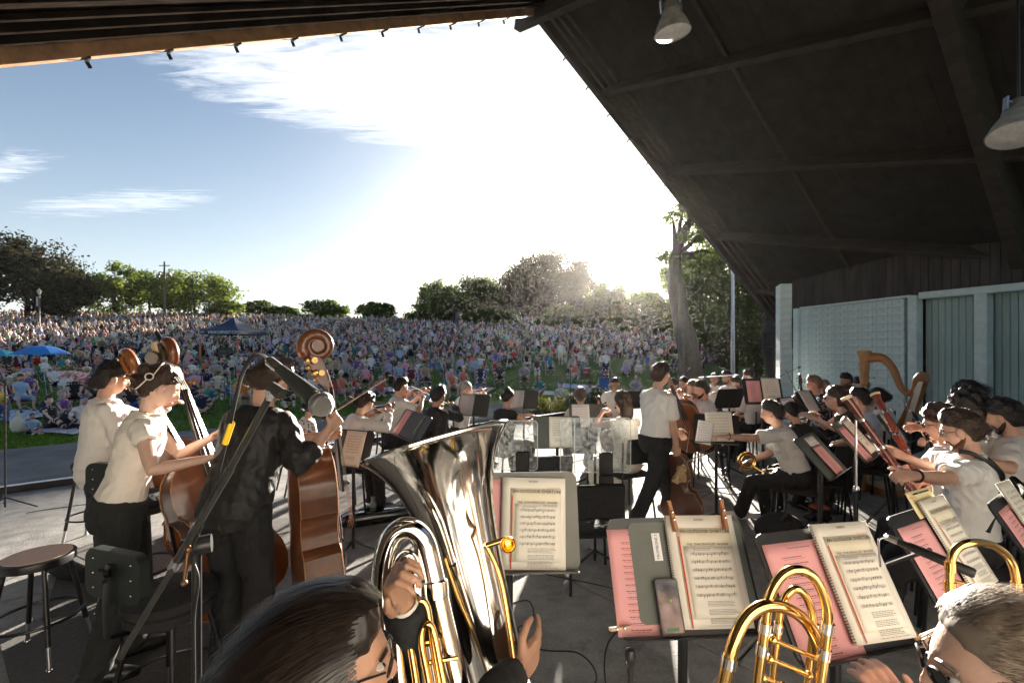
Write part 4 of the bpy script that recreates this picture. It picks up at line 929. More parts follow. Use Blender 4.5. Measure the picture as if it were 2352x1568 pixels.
# -- double basses and their players (left)
womanA = person('woman in cream blouse and dark trousers with hair clip, playing double bass', (392, 846), 2.87, 36, CREAM, DKG, SKINP, HBR, vox=.0075, pose='stand', female=True, lean=13, head=(0, -24, 0), hair='updo', bun=(0, -.10, .075),
    sleeve='cap', hr=P(478, 1052, 2.72), hl=P(492, 1002, 3.02), pr=(.5, -.9, -.5), pl=(-.5, -.3, -.8), cr=(.5, .7, .8, .9, .5), cl=.7, nr=(-.4, .2, .9), fl=(-.12, .05, .085), fr=(.10, -.10, .085), fat=.94)
hM = womanA['M'] @ womanA['hM']; cl_ = tag(empty('hair_clip', womanA['M'].translation), 'large pale claw clip in the brown hair of the woman in cream blouse', 'hair clip')
CLIP = mat('pale_resin', (.72, .68, .58), .3); li = Matrix.Translation(-womanA['M'].translation) @ hM
b = MB(); b.tube([li @ V((.090 + .004 * math.cos(t), -.075 + .020 * math.cos(t), .050 + .020 * math.sin(t))) for t in np.linspace(0, 6.283, 16, endpoint=False)], .0045, 6, closed=True); b.build('ring', CLIP, cl_)
b = MB(); b.tube(smooth_path([li @ V(p) for p in ((.094, -.060, .066), (.080, -.055, .105), (.052, -.050, .138), (.015, -.045, .150))], 4), .004, 6); b.build('upper_jaw', CLIP, cl_)
b = MB(); b.tube(smooth_path([li @ V(p) for p in ((.092, -.080, .030), (.090, -.090, -.005), (.080, -.105, -.045))], 4), .004, 6); b.build('lower_jaw', CLIP, cl_)
manB = person('young man in white long-sleeved shirt behind the woman bassist', (266, 836), 3.75, 44, WHITE, BLKC, SKIN, HDK, vox=.009, pose='stand', lean=4, head=(-5, -8, 0), hair='full', sleeve='long', hr=P(345, 1010, 3.9), hl=P(385, 930, 4.0), slack=.008, eyes=True)
manC = person('bassist in black shirt and trousers seen from behind, raising a bow', (652, 836), 2.95, 76, BLKS, BLKC, SKIN, HBR, vox=.0075, pose='stand', lean=20, head=(-18, -34, 4), hair='full', sleeve='rolled', hr=P(757, 985, 2.80), hl=P(742, 1000, 3.12), pr=(.6, -.35, -1), pl=(-.4, .2, -1),
    cr=(1.0, 1.1, 1.2, 1.2, .8), cl=(.9, .9, .9, .9, .6), nr=(-.9, .3, .1), nl=(.8, .4, .2), slack=.012)
def add_bass(label, foot, scroll, nrm, m):
    z = (V(scroll) - V(foot)); L = z.length; z.normalize(); e = max(.05, L - 1.92); return viol(label, vframe(V(foot) + z * e, z, nrm), 'bass', m, 'double basses', end=e)
add_bass('dark brown double bass with brass tuning machines, held by the bassist in black', G(735, 1440), P(700, 768, 3.22), (.84, .54, .05), VARN)
add_bass('double bass with extension on its scroll, played by the woman in cream blouse', G(575, 1448), P(372, 795, 3.3), (.80, -.55, .1), VARN)
add_bass('orange-brown double bass of the young man in white shirt', V((-2.62, 4.2, 0)), P(283, 812, 3.72), (.75, -.62, .15), VARNO)
# extension on the middle scroll
ex = tag(empty('bass_extension', P(372, 800, 3.3)), 'low string extension above the scroll behind the woman bassist', 'extension'); a0 = P(432, 905, 3.24); a1 = P(368, 772, 3.28)
MBm = Matrix.Translation(-P(372, 800, 3.3))
b = MB(); b.tube([a0 + V((.02, -.05, 0)), a1 + V((.01, -.05, .03))], .018, 8, flat=.5, M=MBm); b.build('extension_board', EBONY, ex)
b = MB(); b.tube([P(352, 786, 3.2), P(362, 830, 3.2)], .022, 6, flat=.5, M=MBm); b.build('wood_block', MAPLE, ex)
b = MB(); b.lathe([(.001, -.05), (.016, -.05), (.018, -.032), (.036, -.03), (.048, 0), (.040, .03), (.001, .03)], 20, MBm @ frame(P(352, 822, 3.18), (.3, -.95, 0))); b.build('gear_wheel', mat('aged_nickel', (.26, .23, .19), .4, .8, var=.2), ex)
hp_ = manC['M'] @ manC['W1'] + V((0, 0, .06))
bow('double bass bow held up by the bassist in black', P(735, 968, 2.78), P(890, 868, 2.95), nrm=(-.6, .2, .8))
# stool, chairs, mat beside the basses
TAN = mat('tan_hardboard', (.70, .46, .30), .5, var=.12, vs=5)
stool((-2.98, 2.86), .64, 'black stool with tan board seat at the picture edge', TAN, .18)
stool((-4.25, 4.62), .74, 'tall black stool with padded seat near the stage edge', None, .16, pad=True)
stool((-1.80, 2.40), .60, 'black stool chair with bolted backrest in front of the woman bassist', None, .20, back=.26, pad=True, ang=72, ring=.2)
stool((-2.86, 3.52), .74, 'black stool chair behind the hips of the woman bassist', None, .19, back=.26, pad=True, ang=85)
CARP = mat('dark_carpet', (.10, .097, .092), .95, var=.25, vs=60, bump=.8, bs=300)
def rug(label, pts, z, m=CARP, nm='floor_mat'):
    b = MB(); n = len(pts); b.add([(p[0], p[1], z) for p in pts] + [(p[0], p[1], z + .008) for p in pts], [tuple(range(n - 1, -1, -1)), tuple(range(n, 2 * n))] + [(i, (i + 1) % n, n + (i + 1) % n, n + i) for i in range(n)]); return tag(b.build(nm, m, smooth=False), label, 'mat', 'stage mats')
rug('dark grey carpet mat under the front stool', [G(0, 1480), G(300, 1360), G(520, 1440), G(560, 1568), G(80, 1800)], .003)
rug('dark grey carpet mat beneath the woman bassist', [G(95, 1425), G(150, 1270), G(455, 1215), G(500, 1330)], .004)
rug('small grey rubber mat by the tall stool', [G(160, 1270), G(245, 1240), G(280, 1260), G(200, 1290)], .006)
cs = tag(empty('soft_case', G(150, 1325)), 'black soft instrument case lying on the floor mat', 'case'); b = MB(); b.tube([V((-.25, .1, .06)), V((0, 0, .07)), V((.25, -.08, .05))], [.05, .08, .06], 10, round_ends=True, flat=.9); b.build('case_body', BLKC, cs)
b = MB(); b.tube(smooth_path([V((-.1, .03, .13)), V((0, -.02, .19)), V((.1, -.05, .12))], 4), .012, 6); b.build('handle', BLACK, cs)
# foreground microphone on a boom
SM = P(655, 858, .98); E_ = P(752, 940, .93)
mp_ = tag(empty('microphone', SM), 'large handheld microphone with silver mesh head on the boom', 'microphone'); d = (E_ - SM).normalized(); mm_ = frame((0, 0, 0), d)
b = MB(); b.lathe([(.008, -.06), (.011, -.055), (.0115, -.03), (.011, -.02)], 14, mm_); b.build('connector', CHROME, mp_)
b = MB(); b.lathe([(.0095, -.02), (.0118, -.018), (.0165, .05), (.0185, .085), (.0215, .098)], 18, mm_); b.build('handle', mat('dark_microphone_paint', (.02, .022, .02), .35), mp_)
MESH = mat('silver_mesh', (.50, .49, .46), .42, .9, bump=1.0, bs=420)
b = MB(); b.ell((0, 0, .122), (.0245, .0245, .026), mm_, 24, 16); hd_ = b.build('mesh_head', MESH, mp_)
b = MB(); b.lathe([(.0248, .113), (.0260, .116), (.0260, .123), (.0248, .127)], 24, mm_, cap=False); b.build('head_band', STEEL, hd_)
b = MB(); b.box((.0, -.0165, .075), (.012, .001, .018), mm_); b.build('name_plate', mat('grey_plate', (.4, .4, .38), .4), mp_, smooth=False)
ms_ = tag(empty('boom_stand', V((-.92, 1.22, 0))), 'black boom stand crossing in front of the bassist in black', 'microphone stand', 'microphone stands'); T_ = Matrix.Translation(-V((-.92, 1.22, 0)))
cp = P(628, 888, .99); bt = P(275, 1510, 1.16); pv_ = P(440, 1240, 1.2)
b = MB(); b.tube([cp, P(612, 925, 1.0), P(530, 1075, 1.08)], .0075, 10, M=T_); b.tube([P(530, 1075, 1.08), P(405, 1290, 1.17)], .0095, 10, M=T_); b.tube([P(405, 1290, 1.17), bt], .0075, 10, M=T_); b.build('boom', mat('worn_black_tube', (.035, .036, .032), .3, .3, var=.3, vs=20), ms_)
for q in (P(455, 1205, 1.18), P(408, 1285, 1.17)): b = MB(); b.tube([q, q + (bt - cp).normalized() * .03], .0125, 10, M=T_); b.build('clamp_collar', STEEL, ms_)
b = MB(); b.tube([pv_ + V((-.02, -.01, -.02)), pv_ + V((.04, .02, -.015))], .024, 14, M=T_); b.build('pivot', BLKMET, ms_)
b = MB(); b.tube([P(432, 1265, 1.15), P(424, 1330, 1.15)], .0045, 8, M=T_); b.ell(T_ @ P(433, 1260, 1.15), .009); b.ell(T_ @ P(423, 1338, 1.15), .008); b.build('wing_lever', mat('rusty_bronze', (.22, .12, .06), .45, .8), ms_)
b = MB(); b.tube([P(452, 1250, 1.2), V((P(452, 1250, 1.2).x, 1.2, .03))], .0115, 12, M=T_); b.build('post', BLKMET, ms_)
for k in range(3): a = R(100 + 120 * k); b = MB(); b.tube([V((.0, -.02, .14)), V((.33 * math.cos(a), .33 * math.sin(a), .012))], .009, 8); b.build('leg', BLKMET, ms_)
b = MB(); b.tube([cp - V((.006, 0, .0)), cp + d * .03], .0125, 12, M=T_); b.build('microphone_clip', mat('matt_black_clip', (.02, .02, .018), .5), ms_)
b = MB(); b.tube([cp + V((-.006, 0, -.03)), cp + V((-.002, 0, -.008))], [.0095, .015], 12, M=T_); b.build('thread_nut', CHROME, ms_)
cable('black microphone cable looping from the microphone down the boom stand', [SM - d * .06, P(588, 812, .99), P(560, 850, 1.0), P(545, 900, 1.0), P(525, 990, 1.03), P(500, 1090, 1.07), P(465, 1200, 1.13), P(440, 1270, 1.16), P(455, 1330, 1.17), P(445, 1420, 1.17), P(446, 1568, 1.16), P(445, 1800, 1.16)], .0042)
b = MB(); b.tube([P(533, 970, 1.025), P(517, 1018, 1.04)], .0068, 10); tag(b.build('cable_tape', mat('yellow_tape', (.80, .50, .02), .5)), 'yellow tape wrapped round the microphone cable', 'tape')
mic_stand('thin black microphone stand at the left end of the lawn edge', G(12, 1172), 1.55, G(12, 1172) + V((-.5, .2, 2.0)), mic=False)
# -- tuba and its player
def tuba():
    Rm = P(1004, 1016, 1.36); ax = V((-.285, .20, .95)).normalized(); o = tag(empty('tuba', P(1080, 1568, 1.05)), 'large silver tuba with flared bell raised in front of the camera', 'tuba'); T = Matrix.Translation(-P(1080, 1568, 1.05))
    m = T @ frame(Rm, -ax, (1, 0, 0)); prof = [(.2215, -.006), (.2245, -.002), (.2235, .004), (.2195, .006), (.2130, .012), (.195, .030), (.176, .055), (.158, .085), (.142, .12), (.128, .16), (.116, .21), (.105, .28), (.097, .36), (.090, .46), (.083, .58), (.076, .72), (.070, .82)]
    inner = [(max(.03, r - .004), z + .003) for r, z in reversed(prof[3:])]
    b = MB(); b.lathe(prof, 64, m, cap=False); b.lathe(inner + [(.2215, -.006)], 64, m, cap=False); b.build('bell', SILVER, o)
    # big outer bow to the left
    mn = lambda pts, n=8: smooth_path(pts, n)
    b = MB(); b.tube(mn([P(960, 1700, 1.02), P(905, 1560, 1.06), P(880, 1420, 1.10), P(880, 1310, 1.13), P(900, 1235, 1.15), P(938, 1212, 1.16), P(972, 1240, 1.16), P(992, 1310, 1.15), P(1015, 1420, 1.12), P(1050, 1568, 1.07), P(1085, 1720, 1.02)]), .0285, 20, M=T); b.build('outer_bow', SILVER, o)
    for k, (q, w) in enumerate(((P(1000, 1352, 1.14), .034), (P(905, 1545, 1.06), .033))): 
        d_ = V((.12, -.25, -.95)).normalized(); b = MB(); b.lathe([(.029, -.022), (w - .001, -.018), (w, 0), (w - .001, .018), (.029, .022)], 20, T @ frame(q, d_)); b.build('ferrule', SILVER, o)
    # inner branches and slides
    for pts, r in (([P(935, 1700, .98), P(915, 1520, 1.04), P(905, 1380, 1.09), P(915, 1300, 1.12), P(935, 1275, 1.13), P(952, 1300, 1.13), P(958, 1400, 1.1), P(985, 1560, 1.04), P(1005, 1700, .99)], .0155), ([P(972, 1700, .97), P(955, 1560, 1.02), P(938, 1440, 1.06), P(948, 1388, 1.07), P(965, 1378, 1.07), P(980, 1392, 1.07), P(990, 1450, 1.05), P(1010, 1568, 1.01), P(1030, 1700, .97)], .0085), ([P(1005, 1700, .96), P(985, 1568, 1.0), P(968, 1480, 1.03), P(972, 1440, 1.04), P(984, 1432, 1.04), P(996, 1450, 1.04), P(1010, 1520, 1.02), P(1030, 1620, .99)], .0075), ([P(1000, 1300, 1.19), P(1030, 1420, 1.16), P(1075, 1600, 1.08)], .009)):
        b = MB(); b.tube(mn(pts), r, 12, M=T); b.build('slide_tube', SILVER if r > .009 else BRASS, o)
    for q0, q1 in ((P(935, 1480, 1.05), P(1010, 1470, 1.06)), (P(880, 1400, 1.1), P(908, 1400, 1.09)), (P(985, 1520, 1.03), P(1050, 1510, 1.06))): b = MB(); b.tube([q0, q1], .005, 8, M=T); b.build('brace', BRASS, o)
    # leadpipe and mouthpiece on the right of the bell
    b = MB(); b.tube(mn([P(1185, 1568, 1.06), P(1170, 1450, 1.12), P(1150, 1330, 1.16), P(1122, 1262, 1.17), P(1112, 1250, 1.17)], 5), .0075, 10, M=T); b.build('leadpipe', BRASS, o)
    mo = P(1167, 1250, 1.10); dd = V((.04, -.98, .20)).normalized(); b = MB(); b.lathe([(.006, -.08), (.008, -.05), (.012, -.025), (.018, -.008), (.0195, 0), (.0185, .004), (.0155, .002), (.013, -.006), (.006, -.018)], 24, T @ frame(mo, dd), cap=False); b.lathe([(.001, -.019), (.0065, -.0175)], 24, T @ frame(mo, dd)); b.build('mouthpiece', mat('gold_plate', (.85, .55, .14), .15, 1.0), o)
    b = MB(); b.tube([mo - dd * .07, P(1118, 1252, 1.17)], .0075, 10, M=T); b.build('receiver', BRASS, o)
    b = MB(); b.lathe([(.076, -.02), (.082, -.016), (.083, 0), (.082, .016), (.077, .02)], 40, T @ frame(Rm - ax * .70, -ax)); b.build('bell_garland', SILVER, o)
    b = MB(); b.tube(mn([Rm - ax * .80, Rm - ax * .95 + V((.02, -.02, 0)), P(1120, 1800, .98), P(1040, 1900, .98)], 6), [.071] * 19, 20, M=T); b.build('bottom_bow', SILVER, o)
tuba()
tp = person('dark-haired tuba player with glasses seen from above, wearing a black jacket', (770, 1372), .84, 22, BLKC, BLKC, SKINT, mat('smooth_black_hair', (.016, .011, .009), .4, var=.3, vs=30), vox=.0055, lean=4, head=(-6, 0, 0), hair='updo', glasses='clear', sleeve='long', hl=P(926, 1384, 1.06), hr=P(1190, 1545, 1.10), pl=(-.10, -.45, -1.0), pr=(.9, -.1, -.6),
    cl=(1.0, 1.0, 1.05, 1.1, .3), cr=(.25, .25, .25, .3, .2), nl=(.25, .75, -.55), nr=lambda J: V((-.75, .45, .1)), lower=True, eyes=True, hs=1.05)
HDS = mat('glossy_black_hair', (.020, .014, .011), .34, var=.4, vs=50); HGS = mat('grey_blond_hair_strands', (.36, .29, .22), .4, var=.5, vs=40, col2=(.10, .07, .05))
strands(tp['obj'], tp, 6500, HDS, .16, .0011, 3, lambda d: d.z > .25 - .55 * max(0, -d.y) - .3 * abs(d.x) and not (d.y > .35 and d.z < .74), .9, back=(0, -1, -.2), wave=.004, fat=1.30)
b = MB(); hq = tp['hM']; b.tube([hq @ V(p) for p in ((0, -.09, .02), (0, -.15, -.02), (0, -.17, -.10), (.01, -.15, -.20), (0, -.14, -.30))], [.05, .075, .08, .07, .04], 14, round_ends=True); me_ = b.build('ponytail', HDK, tp['obj']); RQ.append((me_, .007, 1, .006, 60))
# white watch on the raised wrist
W_, E__ = tp['W-1'], tp['E-1']; dw = (W_ - E__).normalized(); c_ = W_ - dw * .012; u_ = V((0, 0, 1)); u_ = (u_ - dw * u_.dot(dw)).normalized(); v_ = dw.cross(u_)
b = MB(); b.tube([c_ + u_ * .031 * math.cos(t) + v_ * .031 * math.sin(t) for t in np.linspace(0, 6.283, 20, endpoint=False)], .012, 8, closed=True, flat=.3, up=dw); b.build('watch_strap', mat('white_watch_strap', (.72, .68, .60), .5), tp['obj'])
# -- grey-haired trombonist, bottom right
tb = person('grey-haired man with sunglasses in the bottom corner, seen from above', (2292, 1378), .74, 150, WHITE, BLKC, SKINP, mat('grey_scalp_hair', (.20, .165, .13), .6), vox=.0055, lean=2, head=(10, -4, 0), hair='crop', glasses='sun', hl=P(2100, 1700, .9), hr=P(2200, 1750, .95), eyes=True)
strands(tb['obj'], tb, 3000, HGS, .06, .0009, 5, lambda d: d.z > .30 - .8 * max(0, -d.y) - .35 * abs(d.x) and not (d.y > .45 and d.z < .70), .3, back=(0, -1, .1), wave=.008)
def tube_set(name, label, cat, org, parts, group=None):
    o = tag(empty(name, org), label, cat, group); T = Matrix.Translation(-V(org))
    for nm, pts, r, m in parts: b = MB(); b.tube(smooth_path(pts, 8) if len(pts) > 2 else pts, r, 14, M=T); b.build(nm, m, o)
    return o
Ya, Yb = .80, .86
tr = [('tuning_bow', [P(1722, 1720, Ya), P(1742, 1560, Ya), P(1757, 1440, Ya), P(1768, 1370, Ya), P(1795, 1322, Ya), P(1832, 1308, Ya), P(1870, 1326, Ya), P(1896, 1380, Ya), P(1900, 1440, Ya), P(1885, 1560, Ya), P(1862, 1720, Ya)], .0085, BRASS),
      ('inner_tube', [P(1760, 1720, Yb), P(1775, 1560, Yb), P(1787, 1440, Yb), P(1800, 1378, Yb), P(1828, 1352, Yb), P(1856, 1378, Yb), P(1868, 1440, Yb), P(1856, 1560, Yb), P(1840, 1720, Yb)], .0072, BRASS),
      ('bell_bow', [P(1630, 1720, .77), P(1660, 1580, .77), P(1684, 1480, .77), P(1712, 1420, .78), P(1752, 1392, .79), P(1800, 1394, .8), P(1845, 1420, .82), P(1876, 1470, .83), P(1882, 1530, .84)], .0105, BRASS)]
t1 = tube_set('trombone', 'gold brass trombone tubing standing beside the third trombone music stand', 'trombone', P(1780, 1568, .8), tr, 'trombones'); T = Matrix.Translation(-P(1780, 1568, .8))
for a_, b_ in ((P(1775, 1468, .8), P(1885, 1515, .82)), (P(1768, 1512, .8), P(1858, 1550, .82)), (P(1752, 1555, .8), P(1800, 1575, .82))):
    b = MB(); b.tube([a_, b_], .0042, 10, M=T); b.ell(T @ a_, .0075); b.ell(T @ b_, .0075); b.build('brace', BRASS, t1)
for q, r in ((P(1757, 1440, Ya), .0108), (P(1750, 1490, Ya), .0104), (P(1900, 1440, Ya), .0108), (P(1893, 1500, Ya), .0104), (P(1675, 1518, .77), .0130), (P(1787, 1440, Yb), .009), (P(1868, 1440, Yb), .009)):
    b = MB(); b.tube([q + V((.0015, 0, .009)), q - V((.0015, 0, .009))], r, 16, M=T); b.build('ferrule', SILVER, t1)
t2 = tube_set('trombone', 'smaller looking brass trombone loop above the grey-haired man', 'trombone', P(2260, 1400, 1.0), [('tuning_bow', [P(2183, 1560, 1.0), P(2182, 1400, 1.0), P(2183, 1300, 1.0), P(2195, 1262, 1.0), P(2230, 1246, 1.0), P(2280, 1252, 1.02), P(2318, 1282, 1.03), P(2334, 1330, 1.03), P(2335, 1400, 1.03), P(2333, 1560, 1.03)], .0085, BRASS),
   ('bell_bow', [P(2198, 1480, 1.0), P(2200, 1400, 1.0), P(2215, 1362, 1.0), P(2245, 1350, 1.0), P(2285, 1365, 1.01), P(2315, 1400, 1.02), P(2325, 1470, 1.02)], .0095, BRASS), ('brace', [P(2186, 1332, 1.0), P(2334, 1368, 1.03)], .004, BRASS)], 'trombones'); T = Matrix.Translation(-P(2260, 1400, 1.0))
for q in (P(2182, 1345, 1.0), P(2335, 1345, 1.03), P(2183, 1300, 1.0)): b = MB(); b.tube([q + V((0, 0, .010)), q - V((0, 0, .010))], .0105, 14, M=T); b.build('ferrule', BRASS, t2)
# -- foreground music stands
tro = lambda k: 'on the %s stand' % k
st, Dm = music_stand('grey music stand behind the tuba with an open score', P(1168, 1196, 1.62), 3, 14, .50, .335, mat('desk_olive_grey', (.16, .165, .14), .55, var=.1, vs=6), items=[('pink', -.12, .01, .21, .27, 0, 'pink programme sheet half hidden behind the tuba'), ('score', .085, -.005, .225, .305, 2, 'spiral score of the anthem beside the tuba mouthpiece', True)])
st, D1 = music_stand('black music stand with clothes pegs and a phone, labelled trombone 3', P(1568, 1318, 1.50), 4, 26, .47, .355, BLKMET, ptop=1, items=[('pink', -.155, -.012, .17, .31, 0, 'pink programme sheet at the trombone 3 label'), ('score', .075, .012, .235, .335, 1, 'spiral score held by two wooden clothes pegs', True)])
def on(D_, x, y, z): return D_ @ Matrix.Translation((x, y, z))
b = MB(); b.prism(round_rect(.39, .30, .02), .0, .003, Matrix.Rotation(R(90), 4, 'X')); fo = tag(b.build('music_folder', mat('grey_green_folder', (.12, .135, .115), .6, var=.08, vs=9), smooth=False, M=on(D1, .03, -.0048, .012)), 'grey green folder behind the score with clothes pegs', 'folder')
lb = tag(empty('name_label'), 'white sticker reading trombone 3 on the folder', 'label'); lb.matrix_world = on(D1, -.075, -.009, .085); b = MB(); b.box((0, 0, 0), (.028, .001, .085)); b.build('sticker', PAPERW, lb, smooth=False); text('TROMBONE 3', .0135, Matrix.Translation((0, -.0012, 0)) @ TXT @ rotz(R(90)), INK, lb, sx=.92)
ph = tag(empty('smartphone'), 'black smartphone showing a map on the trombone 3 stand', 'phone'); ph.matrix_world = on(D1, -.072, -.022, -.088); b = MB(); b.prism(round_rect(.074, .155, .009), 0, .008, Matrix.Rotation(R(90), 4, 'X')); b.build('phone_body', BLACK, ph, smooth=False)
SCR = mat('dark_phone_screen', (.05, .06, .08), .08, var=.6, vs=28, coat=.5); b = MB(); b.add([(-.033, -.0086, -.072), (.033, -.0086, -.072), (.033, -.0086, .072), (-.033, -.0086, .072)], [(0, 1, 2, 3)]); b.build('screen', SCR, ph, smooth=False)
b = MB(); b.add([(-.018, -.0092, -.068), (.018, -.0092, -.068), (.018, -.0092, -.058), (-.018, -.0092, -.058)], [(0, 1, 2, 3)]); b.build('green_button', mat('green_button', (.02, .16, .07), .3), ph, smooth=False)
b = MB(); b.ell((.006, -.0092, .015), (.004, .0006, .004)); b.build('map_marker', mat('map_marker_green', (.25, .5, .05), .3), ph)
PEG = mat('orange_brown_peg', (.38, .16, .06), .4, var=.2, vs=25); PEGL = mat('pale_peg_wood', (.62, .45, .27), .55, var=.1, vs=25)
def peg(label, M_, m, L=.10, w=.013):
    o = tag(empty('clothes_peg'), label, 'clothes peg', 'wooden clothes pegs'); o.matrix_world = M_
    for sg in (-1, 1): b = MB(); b.rbox((0, sg * .006, 0), (w, .007, L), .002, Matrix.Rotation(R(sg * 5), 4, 'X')); b.build('jaw', m, o, smooth=False)
    for z in (-.012, .012): b = MB(); b.ell((0, -.0125, z), (.0045, .002, .0045)); b.build('spring_pin', CHROME, o)
peg('brown wooden clothes peg at the upper corner of the score near its spiral', on(D1, -.015, -.034, .178) @ Matrix.Rotation(R(-4), 4, 'Y'), PEG)
peg('brown wooden clothes peg at the upper corner of the score away from its spiral', on(D1, .165, -.034, .180) @ Matrix.Rotation(R(4), 4, 'Y'), PEG)
peg('pale clothes peg gripping the pink sheet at the lower corner', on(D1, -.235, -.02, -.142) @ Matrix.Rotation(R(86), 4, 'Y'), PEGL, .07, .010)
st, D2 = music_stand('black music stand next to the trombone tubing with a spiral score', P(1918, 1350, 1.38), 14, 30, .44, .345, BLKMET, ptop=1, items=[('pink', -.10, -.015, .215, .31, 0, 'pink programme sheet beside the trombone tubing'), ('score', .085, .015, .22, .325, 2, 'spiral score with red margin beside the trombone tubing', True)])
peg('pale clothes peg on the stand near the grey-haired man', on(D2, .235, -.02, -.150) @ Matrix.Rotation(R(82), 4, 'Y'), PEGL, .09, .010)
st, D3 = music_stand('black music stand above the brass loop with yellow part on top', P(2168, 1275, 1.72), 27, 30, .46, .35, BLKMET, items=[('pink', -.10, -.02, .215, .30, 0, 'pink programme sheet crossed by a microphone'), ('score', .105, .03, .205, .33, 0, 'score with yellow cover sheet above the brass loop', True)])
yc = tag(empty('yellow_part'), 'yellow handwritten part sticking up behind a score', 'sheet music'); yc.matrix_world = on(D3, .075, -.006, .185); page(yc, .2, .10, mat('yellowed_paper', (.72, .62, .34), .8, var=.08)); print_block(yc, .14, .035, 1, -.002, 4, ln=.006, mt=INK, x0=-.05); print_block(yc, .05, .03, 2, -.002, 9, mt=REDINK, x0=-.09)
st, D4 = music_stand('black music stand at the picture edge with cream and pink sheets', P(2362, 1225, 2.0), 34, 30, .48, .35, BLKMET, items=[('pink', -.09, -.02, .215, .30, 0, 'pink programme sheet cut by the picture edge'), ('score', .06, .06, .21, .31, 4, 'cream score cut by the picture edge', False)])
m2 = mic_stand('black microphone stand between the two trombone music stands', G(1985, 1640, 0), .75, P(2135, 1262, 1.32), back=.2, mic=False)
mc = tag(empty('microphone', P(2100, 1262, 1.3)), 'slim black condenser microphone pointing over the pink sheet', 'microphone'); a_, b_ = P(2062, 1243, 1.3), P(2175, 1290, 1.22); d_ = (b_ - a_).normalized(); mx_ = frame(a_ - P(2100, 1262, 1.3), d_)
b = MB(); b.lathe([(.009, .0), (.0095, .02), (.012, .026), (.013, .10), (.013, .155), (.010, .16)], 16, mx_); b.build('microphone_body', BLACK, mc); b = MB(); b.lathe([(.0075, -.03), (.0095, -.028), (.0095, 0)], 14, mx_); b.build('connector', STEEL, mc)
b = MB(); b.tube(smooth_path([a_ - d_ * .03, P(2040, 1232, 1.3), P(2022, 1236, 1.3), P(2018, 1250, 1.3), P(2022, 1300, 1.32)], 6), .003, 6, M=Matrix.Translation(-P(2100, 1262, 1.3))); b.build('microphone_lead', STEEL, mc)
hn = tag(empty('mallet_handle', P(1447, 1530, 1.05)), 'black knob-ended rod standing up in front of the stand', 'rod'); b = MB(); b.tube([V((0, 0, -.9)), V((0, 0, .01))], .008, 10); b.build('shaft', BLACK, hn); b = MB(); b.lathe([(.008, .0), (.013, .015), (.0135, .03), (.010, .04), (.002, .043)], 14); b.build('knob', BLACK, hn)
cable('black cable curling round in front of the tuba stand', [G(1175, 1385), G(1215, 1380), G(1225, 1420), G(1190, 1445), G(1240, 1490), G(1330, 1500), G(1370, 1560), G(1300, 1640)], .006)
cable('black cable running from the tuba stand towards the trombone stand', [G(1160, 1300), G(1260, 1320), G(1420, 1355), G(1470, 1400), G(1400, 1470), G(1390, 1560), G(1420, 1660)], .005)
# -- the rest of the orchestra
def vp(dv=(-.50, .80, .06), frog=.24, tilt=.0, yaw=0):
    dv = (rotz(R(yaw)).to_3x3() @ V(dv)).normalized(); nrm = V((.30, .10, .95)); nrm = (nrm - dv * nrm.dot(dv)).normalized(); bd = dv.cross(nrm).normalized(); bd = (bd + V((0, 0, tilt))).normalized()
    c0 = lambda J: J['nb'] + J['rt'] * (-.065 * J['s']) + J['fw'] * .05 + V((0, 0, .035 * J['s']))
    co = lambda J: c0(J) + dv * .20 + nrm * .045
    return dict(hl=lambda J: c0(J) + dv * .47 - nrm * .06 - dv * .02, hr=lambda J: co(J) + bd * frog - V((0, 0, -.01)) - bd * -.02, pl=(-.5, .2, -1), pr=(.9, -.2, -.7), nl=lambda J: nrm, nr=lambda J: -bd * .3 - nrm, cl=.9, cr=.8), (c0, co, dv, nrm, bd, frog)
def give_violin(J, g, key, m=VARNO, bowlab=None, L=.72):
    c0, co, dv, nrm, bd, frog = g; M = J['M']; Mr = M.to_3x3()
    viol('violin under the chin of ' + key, vframe(M @ c0(J), Mr @ dv, Mr @ nrm), 'violin', m, 'violins', strings=False)
    a = M @ (co(J) + bd * (frog + .05)); q = M @ (co(J) + bd * (frog + .05 - L)); bow(bowlab or 'violin bow of ' + key, a, q, nrm=Mr @ nrm)
def seat_for(J, ang, key, back=True): 
    p = J['M'].translation; chair((p.x, p.y), ang, J['seat'], 'black chair under ' + key, back)
def mus(key, desc, top, Y, ang, violin=False, vk=None, vm=VARNO, ch=True, chback=True, **kw):
    g = None
    if violin: h, g = vp(**(vk or {})); kw = {**h, **kw}
    kw.setdefault('vox', .010 if Y < 6.5 else .013)
    J = person(desc, top, Y, ang, **kw)
    if violin: give_violin(J, g, key, vm)
    if ch and kw.get('pose', 'sit') == 'sit': seat_for(J, ang, key, chback)
    return J
# strings by the lawn
mus('the front violinist with brown hair', 'brown-haired violinist in white long-sleeved shirt bending over his violin', (848, 906), 5.6, 34, True, sleeve='long', lean=24, head=(8, -30, -12), hair='full', hairm=HBR, skin=SKIN, vox=.009)
mus('the violinist with glasses', 'violinist in white short-sleeved shirt with clear glasses by the lawn', (924, 869), 6.5, 26, True, vk=dict(tilt=-.25), sleeve='short', lean=6, head=(10, -12, -8), hair='short', hairm=HDK, glasses='clear')
mus('the black-haired violist', 'black-haired player in black shirt with a bow, in front of the white music', (1012, 889), 6.2, 50, True, vk=dict(tilt=-.2, yaw=12), shirt=BLKS, sleeve='long', lean=6, head=(0, -14, 0), hair='full', hairm=HDK, skin=SKINT)
mus('the bald violinist', 'bald violinist in white shirt beside the open white music', (1073, 875), 7.6, 28, True, sleeve='long', lean=6, head=(0, -10, -6), hair='bald', hairm=HGY)
